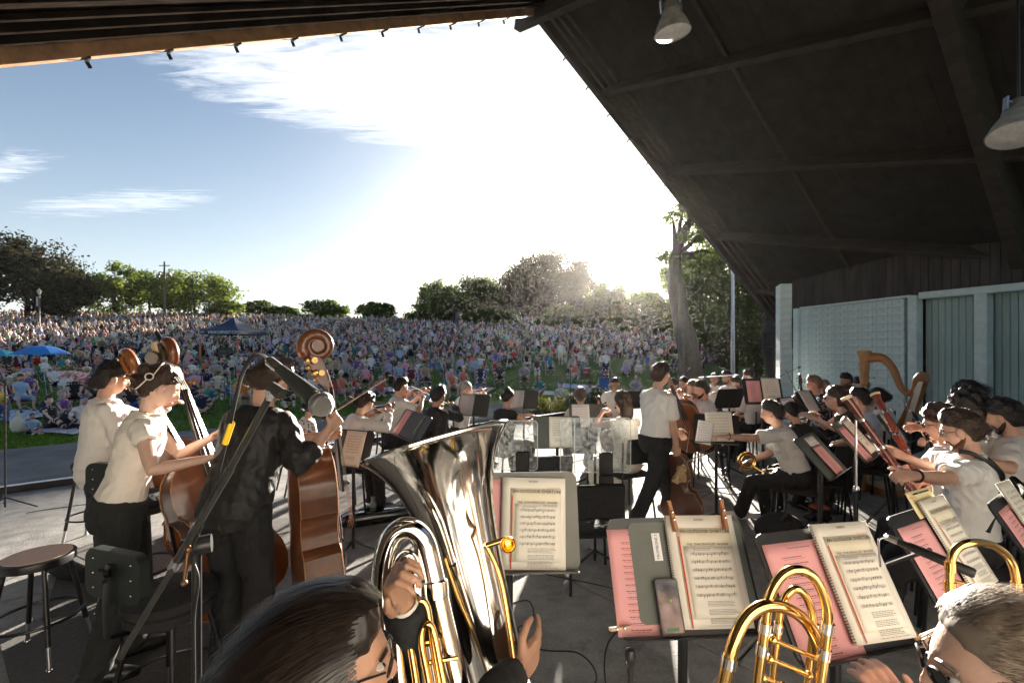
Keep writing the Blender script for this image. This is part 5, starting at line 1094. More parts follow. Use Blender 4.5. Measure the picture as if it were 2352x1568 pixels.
mus('the woman in black sleeveless top', 'woman in black sleeveless top with high dark bun, seen from behind', (1172, 896), 6.9, 48, shirt=BLKC, sleeve='none', female=True, fat=1.15, lean=8, head=(-5, -20, 0), hair='tied', hairm=HDK, bun=(0, -.06, .12), hl=P(1222, 955, 7.3), hr=P(1232, 960, 7.0))
mus('the player with grey-brown hair', 'grey-haired player in pale top seen from behind the shield', (1332, 893), 7.2, 88, shirt=CREAM, sleeve='long', female=True, lean=10, head=(0, -15, 0), hair='full', hairm=mat('ash_hair', (.13, .10, .075), .5, var=.4, vs=60), hl=P(1290, 985, 7.5), hr=P(1362, 975, 7.6))
viol('cello neck rising beside the grey-haired player', vframe(P(1425, 1085, 7.4), (-.30, -.05, 1), (.1, .98, .3)), 'cello', VARND, 'cellos', end=.2)
mus('the woman in cream dress', 'woman with long brown hair in cream sleeveless dress, hand raised to her face', (1428, 903), 5.5, 112, shirt=CREAM, pants=CREAM, sleeve='none', female=True, lean=4, head=(0, -4, 0), hair='full', hairm=HBR, long=.20, hl=P(1383, 948, 5.75), hr=P(1425, 1060, 5.8), pl=(-1, -.2, -.7), cl=(.6, .5, .5, .6, .4), skin=SKINP)
mus('the man with glasses behind the black stand', 'dark-haired man in white shirt behind a black music stand', (1413, 868), 8.7, 262, sleeve='short', lean=10, head=(0, -22, 0), hair='crop', hairm=HDK, skin=SKINT, glasses='clear')
mus('the polka-dot player', 'player in dotted blouse mostly hidden behind the double bass', (722, 918), 6.4, 40, shirt=dots_mat(), sleeve='short', female=True, lean=10, head=(0, -15, 0), hair='tied', hairm=HDK)
# the man walking across with bow and brown cloth
K = person('man in white short-sleeved shirt and black trousers walking with bow and cello', (1520, 836), 4.95, 26, WHITE, BLKC, SKIN, HBR, vox=.008, pose='stand', lean=3, head=(4, -8, 0), hair='short', sleeve='short', glasses='clear', hr=P(1556, 1042, 4.82), hl=P(1590, 1030, 5.2), pr=(.5, -.6, -.5), cr=(1.1, 1.1, 1.1, 1.2, .6), fl=(-.11, .36, .085), fr=(.12, -.42, .12), nr=(-.9, .1, -.2), fat=1.03)
viol('dark cello hanging beside the legs of the walking man', vframe(P(1572, 1196, 5.05), (-.14, .10, 1), (.55, .8, .1)), 'cello', VARND, 'cellos', end=.12)
bow('cello bow held low by the walking man', P(1570, 1062, 4.78), P(1650, 1034, 5.3), nrm=(0, 0, 1))
fc = tag(empty('brown_cloth', P(1562, 1085, 4.75)), 'crumpled tan paper bag in the hand of the walking man', 'paper bag'); b = MB(); rg_ = random.Random(4); og = [(-.02, .07), (.03, .075), (.06, .05), (.055, -.10), (.01, -.085), (-.03, -.11), (-.085, -.08), (-.045, -.02)]
b.loft([[(x * k, y, z * k) for x, z in og] for y, k in ((-.035, .55), (-.02, .95), (.0, 1.05), (.02, .9), (.032, .5))]); me_ = b.build('bag', mat('tan_paper', (.50, .34, .17), .8, var=.15, vs=20, bump=.6, bs=25), fc); RQ.append((me_, .008, 0, .010, 45))
# seated man reaching out
L_ = mus('the reaching man', 'man in white short-sleeved shirt and white trainers reaching for a music stand', (1768, 923), 5.0, 142, sleeve='short', lean=20, twist=8, head=(14, -6, 0), hair='short', hairm=HDK, shoes=WSHOE, hl=P(1650, 1003, 4.85), hr=P(1720, 1060, 5.2), pl=(-.2, -.3, -1), nl=(0, 0, -1), cl=.5, watch=-1, vox=.009, fr=(.10, .30, .085), fl=(-.05, .55, .10), fat=1.05)
hn_ = tag(empty('french_horn', P(1715, 1058, 5.1)), 'brass horn resting on the lap of the reaching man', 'horn'); 
for r_, q in ((.10, 0), (.085, .015), (.07, -.015)): b = MB(); b.tube([(r_ * math.cos(t), q, r_ * math.sin(t)) for t in np.linspace(0, 6.283, 28, endpoint=False)], .009, 8, closed=True); b.build('coil', BRASS, hn_)
b = MB(); b.lathe([(.012, 0), (.02, .10), (.045, .17), (.09, .21), (.13, .22)], 24, frame((.05, 0, -.05), (.7, -.4, -.5)), cap=False); b.build('bell', BRASS, hn_)
mus('the woman in black behind him', 'dark-haired person in black top bending down behind the reaching man', (1812, 925), 5.5, 100, shirt=BLKC, sleeve='short', female=True, lean=30, head=(0, -25, 0), hair='tied', hairm=HDK, bun=(0, -.10, 0))
mus('the woman in sunglasses', 'woman with dark sunglasses and patterned black top leaning on her hands', (1920, 892), 5.2, 152, shirt=mat('black_patterned_top', (.02, .018, .015), .8, col2=(.10, .08, .05), vs=45), sleeve='none', female=True, lean=24, head=(0, 6, 0), hair='full', hairm=HBR, bun=(0, -.09, .02), glasses='sun', hl=P(1868, 960, 5.0), hr=P(1875, 955, 5.4), skin=SKINP)
# players by the block wall
mus('the man in the floral shirt', 'man in navy floral shirt holding his bow upright before the teal wall', (1868, 864), 6.9, 160, shirt=floral_mat(), sleeve='short', lean=4, head=(0, -4, 0), hair='short', hairm=HBL, hr=P(1838, 905, 7.0), hl=P(1845, 918, 6.6), glasses='clear')
bow('violin bow held upright by the man in the floral shirt', P(1836, 912, 6.9), P(1804, 852, 6.9), nrm=(0, -1, .2))
viol('violin resting on the knee of the man in the floral shirt', vframe(P(1846, 955, 6.6), (-.15, -.1, 1), (-.6, -.8, 0)), 'violin', VARND, 'violins', strings=False)
mus('the older man by the wall', 'older grey-haired man in grey shirt beside the floral shirt', (1892, 870), 8.2, 188, shirt=mat('grey_shirt', (.30, .30, .29), .85), sleeve='short', lean=4, hair='bald', hairm=HGY, head=(0, -5, 0))
mus('the violinist in black by the wall', 'dark-haired violinist in black shirt against the teal wall', (1941, 858), 7.9, 188, True, shirt=BLKS, sleeve='short', lean=4, head=(0, -8, 0), hair='short', hairm=HDK, skin=SKINT)
mus('the man beside the harp column', 'dark-haired man just in front of the harp column', (1973, 868), 7.4, 150, True, sleeve='short', lean=4, head=(0, -8, 0), hair='short', hairm=HDK)
mus('the short-haired man under the bassoon bell', 'short-haired man in pale blue shirt behind the nearest bassoon', (1972, 893), 5.4, 136, shirt=PALEB, sleeve='short', lean=4, hair='short', hairm=HDK, head=(0, -5, 0))
mus('the woman with low bun', 'black-haired woman with low bun in white shirt before the harp', (2011, 891), 5.9, 124, sleeve='short', female=True, lean=6, head=(0, -10, 0), hair='tied', hairm=HDK, bun=(0, -.11, .0))
# middle strings and winds
mus('the blond violinist', 'fair-haired woman violinist in pale pink shirt facing the walking man', (1588, 874), 7.1, 202, True, vk=dict(tilt=-.3), shirt=LILAC, sleeve='short', female=True, lean=8, head=(-10, -10, 8), hair='tied', hairm=HBL, skin=SKINP)
mus('the dark violinist with glasses', 'dark-haired violinist with glasses behind the fair-haired woman', (1570, 866), 8.0, 205, True, sleeve='short', female=True, lean=6, head=(0, -6, 0), hair='tied', hairm=HDK, glasses='clear')
mus('the bearded cellist', 'bearded man in white shirt sitting cross-legged with a cello', (1610, 876), 6.6, 165, sleeve='short', lean=5, head=(10, -5, 0), hair='short', hairm=HDK, beard=HDK, hl=P(1592, 945, 6.3), hr=P(1588, 990, 6.2), fl=(-.08, .55, .10), fr=(.05, .60, .30), vox=.010, fat=1.05)
viol('small cello leaning across the bearded man', vframe(P(1607, 1030, 6.25), (-.45, -.2, .9), (-.5, -.85, 0)), 'cello', VARN, 'cellos', end=.1)
bow('cello bow pointing down beside the bearded man', P(1588, 968, 6.1), P(1577, 1040, 6.1), nrm=(0, -1, 0))
mus('the bearded wind player', 'bearded wind player in white shirt near the black pole', (1668, 853), 8.8, 190, sleeve='short', lean=4, hair='short', hairm=HDK, beard=HDK, head=(0, -6, 0), hl=P(1655, 905, 8.5), hr=P(1652, 915, 8.5), skin=SKINT)
mus('the player facing forward', 'young player with black hair facing the camera in white shirt', (1642, 858), 10.2, 268, sleeve='short', lean=4, hair='short', hairm=HDK, head=(0, -8, 0), skin=SKINT)
mus('the man with grey glasses', 'man with brown hair and glasses in front of the metal pole', (1718, 851), 8.6, 170, sleeve='short', lean=4, hair='short', hairm=HBR, head=(0, -6, 0), glasses='clear', shirt=mat('dark_grey_shirt', (.08, .08, .085), .85))
mus('the white-haired player', 'white-haired player just above the pink music page', (1723, 868), 7.8, 110, sleeve='short', lean=4, hair='crop', hairm=mat('white_hair', (.6, .58, .55), .6), head=(0, -6, 0))
mus('the rear violinist', 'dark-haired violinist at the back near the lawn in white shirt', (1545, 872), 9.0, 215, True, sleeve='short', female=True, lean=5, hair='full', hairm=HDK, head=(0, -6, 0), skin=SKINT)
mus('the dark rear violinist', 'violinist in dark top with raised bow behind the white shirts', (1690, 868), 10.0, 200, True, shirt=BLKC, sleeve='short', lean=5, hair='full', hairm=HDK, head=(0, -6, 0))
# bassoons and clarinets, right
def bassoon(label, bot, top, key):
    bot, top = V(bot), V(top); L = (top - bot).length; M = frame(bot, top - bot); o = tag(empty('bassoon'), label, 'bassoon', 'bassoons'); o.matrix_world = M
    b = MB(); b.lathe([(.018, 0), (.019, .02), (.0185, .30), (.0195, .31), (.017, L * .55), (.020, L * .56), (.0175, L * .8), (.022, L * .86), (.024, L * .95), (.030, L)], 18); b.build('long_joint', mat('red_maple', (.17, .035, .018), .22, var=.25, vs=10, coat=.5), o)
    b = MB(); b.tube([(.028, 0, .0), (.028, 0, L * .55)], .014, 12); b.build('wing_joint', _M['red_maple'], o)
    b = MB(); b.lathe([(.0325, L - .012), (.034, L - .004), (.033, L + .006), (.026, L + .008), (.021, L), (.016, L - .03)], 20, cap=False); b.build('bell_ring', mat('ivory_ring', (.70, .58, .38), .3), o)
    b = MB(); b.tube([(.0, 0, L - .06), (.0, 0, L - .055)], .02, 12); b.build('bore', INK, o)
    for z in (.30, .56 * L, .80 * L): b = MB(); b.lathe([(.0205, z - .01), (.0215, z), (.0205, z + .01)], 16); b.build('ring', CHROME, o)
    for i in range(9): b = MB(); z = .08 + i * (L * .6) / 9; b.tube([(.0, -.021, z), (.006, -.027, z + .03)], .0035, 6); b.ell((.006, -.028, z + .035), (.008, .003, .010)); b.build('key', CHROME, o)
    b = MB(); b.tube([(0.01, -.022, .1), (0.012, -.023, L * .6)], .0022, 6); b.build('key_rod', CHROME, o)
    return o
BS1 = mus('the bearded bassoonist', 'bearded bassoonist with harness and glasses in white short-sleeved shirt', (2192, 945), 2.9, 140, sleeve='short', lean=0, head=(0, -14, 0), hair='short', hairm=HBR, beard=HRD, glasses='clear', hl=P(2098, 1092, 2.55), hr=P(2110, 1110, 2.75), pl=(-.3, -.2, -1), pr=(.4, -.3, -1), cl=(.9, .9, .9, 1, .5), vox=.0075, watch=-1, eyes=True)
bassoon('nearest red bassoon pointing up beside the bearded bassoonist', P(2145, 1190, 2.55), P(1944, 913, 2.85), '')
b = MB(); Jb = BS1; 
for sg in (-1, 1): b.tube(smooth_path([Jb['nb'] + Jb['rt'] * (sg * .06) + V((0, .05, .03)), Jb['sh'] + Jb['rt'] * (sg * .10) + V((0, -.01, .088)), Jb['sh'] + Jb['rt'] * (sg * .07) + V((0, -.122, .0)), Jb['sh'] + V((sg * -.04, -.135, -.12)), Jb['pel'] + V((-sg * .16, -.06, .12))], 5), .014, 6, flat=.35)
b.build('harness', BLACK, Jb['obj'])
mus('the second bassoonist', 'second bassoonist in white shirt and dark glasses behind the bearded one', (2150, 936), 3.4, 142, sleeve='short', lean=4, head=(0, -10, 0), hair='full', hairm=HBR, glasses='sun', hl=P(2080, 1050, 3.1), hr=P(2080, 1075, 3.3), vox=.009)
bassoon('farther red bassoon parallel to the nearest one', P(2135, 1130, 3.1), P(2010, 905, 3.5), '')
mus('the curly-haired clarinettist', 'curly dark-haired clarinettist in white shirt behind the bassoonists', (2212, 906), 3.8, 132, sleeve='short', lean=10, head=(0, -18, 0), hair='curly', hairm=HDK, hl=P(2122, 985, 3.5), hr=P(2125, 1010, 3.7), vox=.010)
def clarinet(label, a, b_):
    M = frame(a, V(b_) - V(a)); L = (V(b_) - V(a)).length; o = tag(empty('clarinet'), label, 'clarinet', 'clarinets'); o.matrix_world = M
    b = MB(); b.lathe([(.030, 0), (.022, .03), (.014, .09), (.0135, L * .8), (.016, L * .86), (.010, L * .97), (.006, L)], 14); b.build('clarinet_body', EBONY, o)
    for i in range(9): b = MB(); z = .12 + i * .055; b.ell((.0, -.015, z), (.009, .004, .011)); b.tube([(.008, -.012, z), (.008, -.012, z + .05)], .002, 5); b.build('key', CHROME, o)
    for z in (.09, L * .45, L * .8): b = MB(); b.lathe([(.0145, z - .006), (.016, z), (.0145, z + .006)], 12); b.build('ring', CHROME, o)
clarinet('black clarinet of the curly-haired player', P(2170, 1075, 3.3), P(2095, 945, 3.6))
mus('the bending player', 'player in pale shirt bending right over beside the teal siding', (2205, 884), 4.6, 136, sleeve='short', lean=52, head=(0, -40, 0), hair='full', hairm=HDK, hl=P(2105, 945, 4.3), hr=P(2120, 950, 4.5), shirt=PALEB, vox=.011)
mus('the man at the far edge', 'dark-haired man with beard in white shirt by the last siding bay', (2294, 922), 3.6, 126, sleeve='short', lean=4, head=(0, -14, 0), hair='full', hairm=HDK, beard=HDK, vox=.010, hl=P(2230, 1050, 3.3), hr=P(2240, 1060, 3.6))
# harp
def harp():
    Yh = 6.3; base = V((P(1998, 806, Yh).x, Yh, 0)); o = tag(empty('harp', base), 'golden concert harp with carved column beside the teal wall', 'harp'); T = Matrix.Translation(-base); q = lambda x, y, Y=Yh: T @ P(x, y, Y)
    GOLD = mat('gilded_wood', (.40, .22, .09), .32, var=.25, vs=14, bump=.4, bs=60); HW = mat('honey_maple_harp', (.36, .17, .06), .35, var=.2, vs=8)
    c = q(1985, 806); h = c.z
    b = MB(); b.lathe([(.07, 0), (.075, .03), (.05, .08), (.045, .3), (.045, h - .48), (.055, h - .46), (.046, h - .44), (.06, h - .36), (.05, h - .34), (.062, h - .26), (.066, h - .16), (.052, h - .14), (.058, h - .10), (.072, h - .05), (.082, h - .01), (.078, h + .005)], 20, Matrix.Translation((c.x, 0, 0))); b.build('column', GOLD, o)
    pts = smooth_path([q(1990, 822), q(2025, 822, 6.2), q(2050, 845, 6.1), q(2068, 885, 6.0), q(2085, 902, 5.92), q(2102, 895, 5.84), q(2112, 872, 5.78), q(2124, 864, 5.72)], 8)
    b = MB(); n_ = len(pts); b.tube(pts, [.075 - .035 * math.sin(3.14 * min(1, i / n_ * 1.1)) for i in range(n_)], 12, up=(0, 1, .1), flat=1.0); b.build('neck', HW, o)
    sb0, sb1 = q(2122, 872, 5.72), q(2040, 1075, 6.15)
    b = MB(); b.tube([sb0, sb0.lerp(sb1, .3), sb0.lerp(sb1, .65), sb1], [.05, .075, .11, .15], 14, flat=.6, up=(.9, -.3, 0)); b.build('soundbox', HW, o)
    d = (sb1 - sb0).normalized(); off = V((-.06, -.02, -.02)); b = MB(); b.loft([[p + off + V((0, w, 0)), p + off + V((.012, w, .0)), p + off + V((.012, -w, 0)), p + off + V((0, -w, 0))] for p, w in ((sb0, .03), (sb1, .17))]); b.build('soundboard', mat('pale_spruce', (.74, .66, .52), .5), o, smooth=False)
    for i in range(26):
        t = i / 25; a = pts[int(4 + t * (n_ - 8))] - V((0, 0, .05)); b_ = (sb1 + off).lerp(sb0 + off, .03 + .93 * t); b = MB(); b.tube([a, V((a.x * .5 + b_.x * .5, a.y * .5 + b_.y * .5, (a.z + b_.z) / 2)), b_], .0014, 4); b.build('string', mat('gut_string', (.55, .5, .42), .5), o)
    b = MB(); b.box((c.x + .35, -.15, .06), (.75, .42, .10)); b.build('base', HW, o, smooth=False)
harp()
# more music stands, as seen across the stage
def S_(label, x, y, Y, yaw, tilt, items=(), **k): return music_stand(label, P(x, y, Y), yaw, tilt, items=items, **k)
W2_ = mat('bright_white_paper', (.86, .87, .90), .8)
S_('music stand with open white music beside the bald violinist', 1088, 930, 6.6, -22, 22, [('double', 0, 0, .46, .32, 0, 'open white double page of music by the bald violinist', False, W2_)], m=DESK)
S_('music stand with white music before the woman in black', 1203, 918, 7.5, -20, 22, [('double', 0, 0, .44, .32, 0, 'open white music in front of the woman in black top', False, W2_)], m=DESK)
S_('tilted music stand carrying a closed dark folder', 945, 978, 5.4, -28, 35, [], m=mat('slate_folder_desk', (.10, .12, .14), .5), roll=12, w=.46, h=.36)
Df = Matrix.Translation(P(945, 978, 5.4)) @ rotz(R(-28)) @ Matrix.Rotation(R(-35), 4, 'X') @ Matrix.Rotation(R(12), 4, 'Y')
sheet('pink', Df @ Matrix.Translation((-.14, -.008, 0)), 'strip of pink programme beside the dark folder', 'sheets of music on the stands', .12, .33, 3)
fo = tag(empty('dark_folder'), 'slate grey closed folder with a pencil on the tilted stand', 'folder'); fo.matrix_world = Df @ Matrix.Translation((.02, -.014, 0)); b = MB(); b.rbox((0, 0, 0), (.24, .008, .32), .003); b.build('cover', mat('slate_cover', (.10, .115, .13), .45), fo, smooth=False); b = MB(); b.tube([(.09, -.008, -.08), (.095, -.008, .11)], .004, 6); b.build('pencil', mat('pale_pencil', (.6, .55, .3), .5), fo)
S_('music stand with cream sheets between the clear shields', 1280, 992, 4.7, 6, 16, [('score', .03, 0, .235, .31, 2, 'cream sheets on the stand between the clear shields', False)], m=DESK, w=.50)
S_('music stand in front of the grey-haired player', 1350, 955, 6.4, 4, 14, [('sheet', -.10, 0, .25, .33, 0, 'white sheet on the stand of the grey-haired player', False, PAPERW)], m=DESK, w=.52)
S_('black music stand back before the man with glasses', 1445, 918, 7.9, 185, 18, m=BLKMET)
S_('music stand that the reaching man touches', 1645, 985, 5.0, -22, 24, [('sheet', .03, .03, .27, .33, -4, 'curling cream page under the hand of the reaching man', False, PAPER), ('sheet', -.12, -.05, .16, .26, 8, 'loose white page at the edge of the reached stand', False, PAPERW)], w=.46)
S_('black music stand with pink and cream pages above the seated man', 1752, 898, 6.2, 6, 14, [('pink', -.13, 0, .20, .29, 0, 'pink programme page above the seated man', False), ('score', .11, .01, .25, .33, 0, 'cream score page above the seated man', False)], w=.56, h=.36)
S_('music stand with a white page beside the floral shirt', 1818, 938, 5.9, 30, 32, [('sheet', 0, 0, .30, .30, 0, 'white page on the stand beside the floral shirt', False, PAPERW)], w=.40)
S_('music stand half hidden beside the woman in sunglasses', 1858, 922, 6.2, 30, 30, [('sheet', 0, 0, .28, .32, 0, 'cream page beside the woman in sunglasses', False, PAPER)], w=.42)
S_('grey green music stand with pink sheet nearest the bassoons', 1885, 1045, 3.55, 42, 42, [('sheet', .05, .01, .21, .30, 0, 'white part beneath the pink sheet by the bassoons', False, PAPERW), ('pink', .02, -.05, .20, .25, 0, 'pink sheet nearest the bassoons', False)], m=mat('dark_green_desk', (.05, .062, .05), .5, var=.15, vs=8), w=.50, h=.36)
S_('grey green music stand crossed by the silver rod', 1965, 1010, 3.75, 42, 40, [('pink', -.10, -.02, .20, .31, 0, 'pink sheet behind the silver rod', False), ('score', .10, .02, .22, .32, 0, 'cream score behind the silver rod', False)], m=_M['dark_green_desk'], w=.50, h=.36)
S_('black music stand with cream part before the second bassoonist', 2052, 985, 4.3, 40, 32, [('sheet', 0, 0, .26, .32, 0, 'cream part before the second bassoonist', False, PAPER)], w=.42)
S_('black music stand in the middle of the wind players', 1675, 915, 7.0, 195, 22, m=BLKMET)
S_('music stand with grey page beside the front violinist', 880, 938, 7.0, -10, 20, m=DESK, w=.3, h=.22)
S_('music stand with cream part in front of the double bass', 812, 1030, 4.3, -24, 20, [('score', 0, 0, .24, .33, 0, 'cream part standing in front of the double bass', False)], w=.42, h=.35)
rodp = P(1966, 1120, 3.2); rd = tag(empty('silver_rod', (rodp.x, rodp.y, 0)), 'thin silver rod stand between the pink sheets', 'rod'); b = MB(); b.tube([(0, 0, .95), (0, 0, P(0, 965, 3.2).z)], .008, 10); b.build('upper_rod', CHROME, rd); b = MB(); b.tube([(0, 0, .0), (0, 0, .96)], .014, 10); b.build('lower_tube', BLKMET, rd)
b = MB(); b.lathe([(.016, .93), (.022, .94), (.022, .96), (.016, .97)], 14); b.build('collar', CHROME, rd)
# clear acoustic shields and the chairs behind them
GL = bpy.data.materials.new('clear_acrylic'); GL.use_nodes = True; nt = GL.node_tree; bs_ = nt.nodes['Principled BSDF']; tr_ = N(nt, 'ShaderNodeBsdfTransparent', ins={0: (.93, .95, .95, 1)}); mx = N(nt, 'ShaderNodeMixShader'); bs_.inputs['Base Color'].default_value = (.75, .78, .78, 1); bs_.inputs['Roughness'].default_value = .12
tcx = N(nt, 'ShaderNodeTexCoord'); nz_ = N(nt, 'ShaderNodeTexNoise', ins={'Scale': 22.0, 'Detail': 4.0, 'Roughness': .7}); nt.links.new(tcx.outputs['Object'], nz_.inputs['Vector']); nt.links.new(MA(nt, 'MULTIPLY', MA(nt, 'SUBTRACT', nz_.outputs[0], .30), .8, clamp=True), mx.inputs[0]); nt.links.new(tr_.outputs[0], mx.inputs[1]); nt.links.new(bs_.outputs[0], mx.inputs[2]); nt.links.new(mx.outputs[0], nt.nodes['Material Output'].inputs[0])
EDGE = mat('bright_acrylic_edge', (.80, .84, .84), .2)
def shield(label, c, w, h, yaw, fold=None):
    c = V(c); o = tag(empty('acoustic_shield', (c.x, c.y, 0), R(yaw)), label, 'shield', 'clear acoustic shields')
    out = round_rect(w, h, .035, 6); M = Matrix.Translation((0, 0, c.z)) @ Matrix.Rotation(R(90), 4, 'X')
    b = MB(); b.prism(out, -.003, .003, M); b.build('panel', GL, o, smooth=False); b = MB(); b.tube([M @ V((x, y, 0)) for x, y in out], .0035, 6, closed=True); b.build('panel_edge', EDGE, o)
    b = MB(); b.tube([M @ V((-w * .30, -h / 2, .006)), M @ V((-w * .30, h / 2, .006))], .003, 5); b.build('hinge', EDGE, o)
    b = MB(); b.tube([V((0, .02, c.z - h * .2)), V((0, .02, .03))], .013, 8); b.build('post', BLKMET, o)
    for k in range(3): a = R(90 + 120 * k); b = MB(); b.tube([V((0, .02, .12)), V((.28 * math.cos(a), .02 + .28 * math.sin(a), .012))], .011, 8); b.build('leg', BLKMET, o)
    b = MB(); b.rbox((.09, -.02, c.z - h * .33), (.125, .02, .20), .012); b.build('clamp_plate', BLACK, o, smooth=False); b = MB(); b.rbox((.09, -.03, c.z - h * .33 - .16), (.13, .035, .13), .01); b.build('bracket', BLACK, o, smooth=False)
shield('clear acrylic shield just beside the tuba bell', P(1178, 1022, 4.25), .46, .46, -4)
shield('clear acrylic shield left of the walking man', P(1368, 1022, 4.1), .64, .49, 2)
chair((P(1350, 0, 3.9).x, 3.85), 95, .46, 'empty black chair behind the clear acrylic shield')
chair((P(1250, 0, 4.9).x, 4.8), 100, .46, 'empty black chair between the two shields')
# small things on the floor
vc = tag(empty('violin_case', G(868, 1195)), 'glossy black violin case lying on the floor by the double bass', 'case'); vc.rotation_euler = (0, 0, R(24)); b = MB(); b.loft([[(x * k, y * k, z) for x, y in round_rect(.82, .26, .10, 6)] for z, k in ((0.005, .94), (.02, 1.0), (.07, 1.0), (.10, .97), (.125, .85))]); b.build('shell', mat('glossy_black_case', (.012, .012, .013), .14, coat=.6), vc)
b = MB(); b.tube(smooth_path([V((-.08, -.135, .06)), V((0, -.17, .06)), V((.08, -.135, .06))], 4), .01, 6); b.build('handle', BLACK, vc)
bt_ = tag(empty('water_bottle', G(857, 1188)), 'slim green grey steel bottle beside the violin case', 'bottle'); b = MB(); b.lathe([(.034, 0), (.036, .01), (.036, .17), (.022, .20), (.02, .205)], 18); b.build('flask', mat('sage_bottle', (.16, .22, .19), .4), bt_); b = MB(); b.lathe([(.022, .205), (.023, .21), (.023, .24), (.018, .245)], 16); b.build('cap', STEEL, bt_)
tm = tag(empty('tumbler', G(1795, 1172)), 'lilac insulated tumbler with handle under the chair', 'tumbler'); b = MB(); b.lathe([(.032, 0), (.034, .01), (.045, .20), (.046, .25), (.03, .252)], 18); b.build('cup', mat('lilac_enamel', (.30, .26, .42), .4), tm); b = MB(); b.tube(smooth_path([V((-.04, 0, .20)), V((-.085, 0, .19)), V((-.085, 0, .10)), V((-.038, 0, .08))], 4), .008, 6); b.build('handle', mat('lilac_enamel', (1, 1, 1)), tm)
bp = tag(empty('backpack', G(1790, 1250)), 'black soft bag on the floor behind the trombone stand', 'bag'); b = MB(); b.ell((0, 0, .15), (.24, .16, .17), None, 16, 10); b.build('bag_body', BLKC, bp); b = MB(); b.tube(smooth_path([V((-.05, -.1, .28)), V((0, -.12, .34)), V((.06, -.1, .28))], 4), .012, 6); b.build('strap', BLACK, bp)
for i, pts in enumerate(([G(1580, 1105), G(1640, 1120), G(1700, 1118), G(1690, 1135), G(1640, 1130), G(1600, 1150)], [G(880, 1100), G(940, 1120), G(1010, 1110), G(1060, 1150)], [G(60, 1178), G(120, 1168), G(260, 1150), G(400, 1135)])):
    cable(('black cable coiled on the floor by the reached stand', 'black cable on the floor beyond the violin case', 'black cable running along the stage edge')[i], pts, .006)
mut = tag(empty('instrument_peg_stand', G(1880, 1230)), 'orange cone instrument stand on the dark floor', 'instrument stand'); b = MB(); b.lathe([(.10, .30), (.09, .31), (.02, .35), (.009, .36), (.008, .52), (.002, .525)], 18); b.build('cone', mat('rust_orange_foam', (.35, .10, .04), .8), mut); b = MB(); b.box((0, 0, .29), (.26, .20, .02)); b.build('plate', BLACK, mut, smooth=False)
for k in range(3): a = R(30 + 120 * k); b = MB(); b.tube([V((0, 0, .28)), V((.16 * math.cos(a), .16 * math.sin(a), .01))], .009, 6); b.build('leg', BLKMET, mut)
for lab, bx, bh, tip in (('black boom microphone stand between the violins and the lawn', G(1235, 985), 1.45, P(1150, 885, 11)), ('black microphone stand pointing up before the shrubs', G(1310, 990), 1.55, P(1345, 850, 10.5)), ('tall microphone boom near the wind players', G(1620, 1050), 1.45, P(1690, 862, 7.4)), ('microphone stand beside the teal pier', G(1835, 1000), 1.55, P(1795, 862, 9.4)), ('boom microphone stand behind the walking man', G(1560, 1000), 1.3, P(1580, 850, 10))):
    mic_stand(lab, bx, bh, tip, back=.2)
# ---------------------------------------------------------------- park: trees, poles, tent, audience
def L(x, y, z_extra=0.0):
    # where the sight line through a photo position meets the lawn
    Yp = 9.0
    for i in range(4000):
        Yv = 9 + i * .03; p = P(x, y, Yv)
        if p.z <= lawn_z(p.x, p.y) + z_extra: return V((p.x, p.y, lawn_z(p.x, p.y)))
    return V((P(x, y, 95).x, 95, lawn_z(P(x, y, 95).x, 95)))
def leaf_mat(name, c1, c2, tr=.45):
    m = bpy.data.materials.new(name); m.use_nodes = True; nt = m.node_tree; nt.nodes.remove(nt.nodes['Principled BSDF']); out = nt.nodes['Material Output']
    at = N(nt, 'ShaderNodeAttribute', attribute_name='tone'); r = N(nt, 'ShaderNodeValToRGB'); r.color_ramp.elements[0].color = (*c1, 1); r.color_ramp.elements[1].color = (*c2, 1); nt.links.new(at.outputs['Fac'], r.inputs[0])
    d = N(nt, 'ShaderNodeBsdfDiffuse'); t = N(nt, 'ShaderNodeBsdfTranslucent'); mx = N(nt, 'ShaderNodeMixShader', ins={0: tr}); nt.links.new(r.outputs[0], d.inputs[0]); nt.links.new(r.outputs[0], t.inputs[0])
    nt.links.new(d.outputs[0], mx.inputs[1]); nt.links.new(t.outputs[0], mx.inputs[2]); nt.links.new(mx.outputs[0], out.inputs[0]); return m
LFG = leaf_mat('leaf_fresh_green', (.055, .085, .016), (.16, .20, .035)); LFM = leaf_mat('leaf_mid_green', (.035, .060, .014), (.10, .14, .028)); LFD = leaf_mat('leaf_dark_bronze', (.016, .018, .011), (.055, .052, .026), .25)
LFY = leaf_mat('leaf_yellow_green', (.16, .17, .03), (.36, .34, .06)); LGR = leaf_mat('leaf_grey_green', (.06, .085, .035), (.16, .19, .08))
BARK = mat('tree_bark', (.055, .042, .032), .9, var=.4, vs=5, bump=1.0, bs=14, stretch=(1, 1, .25))
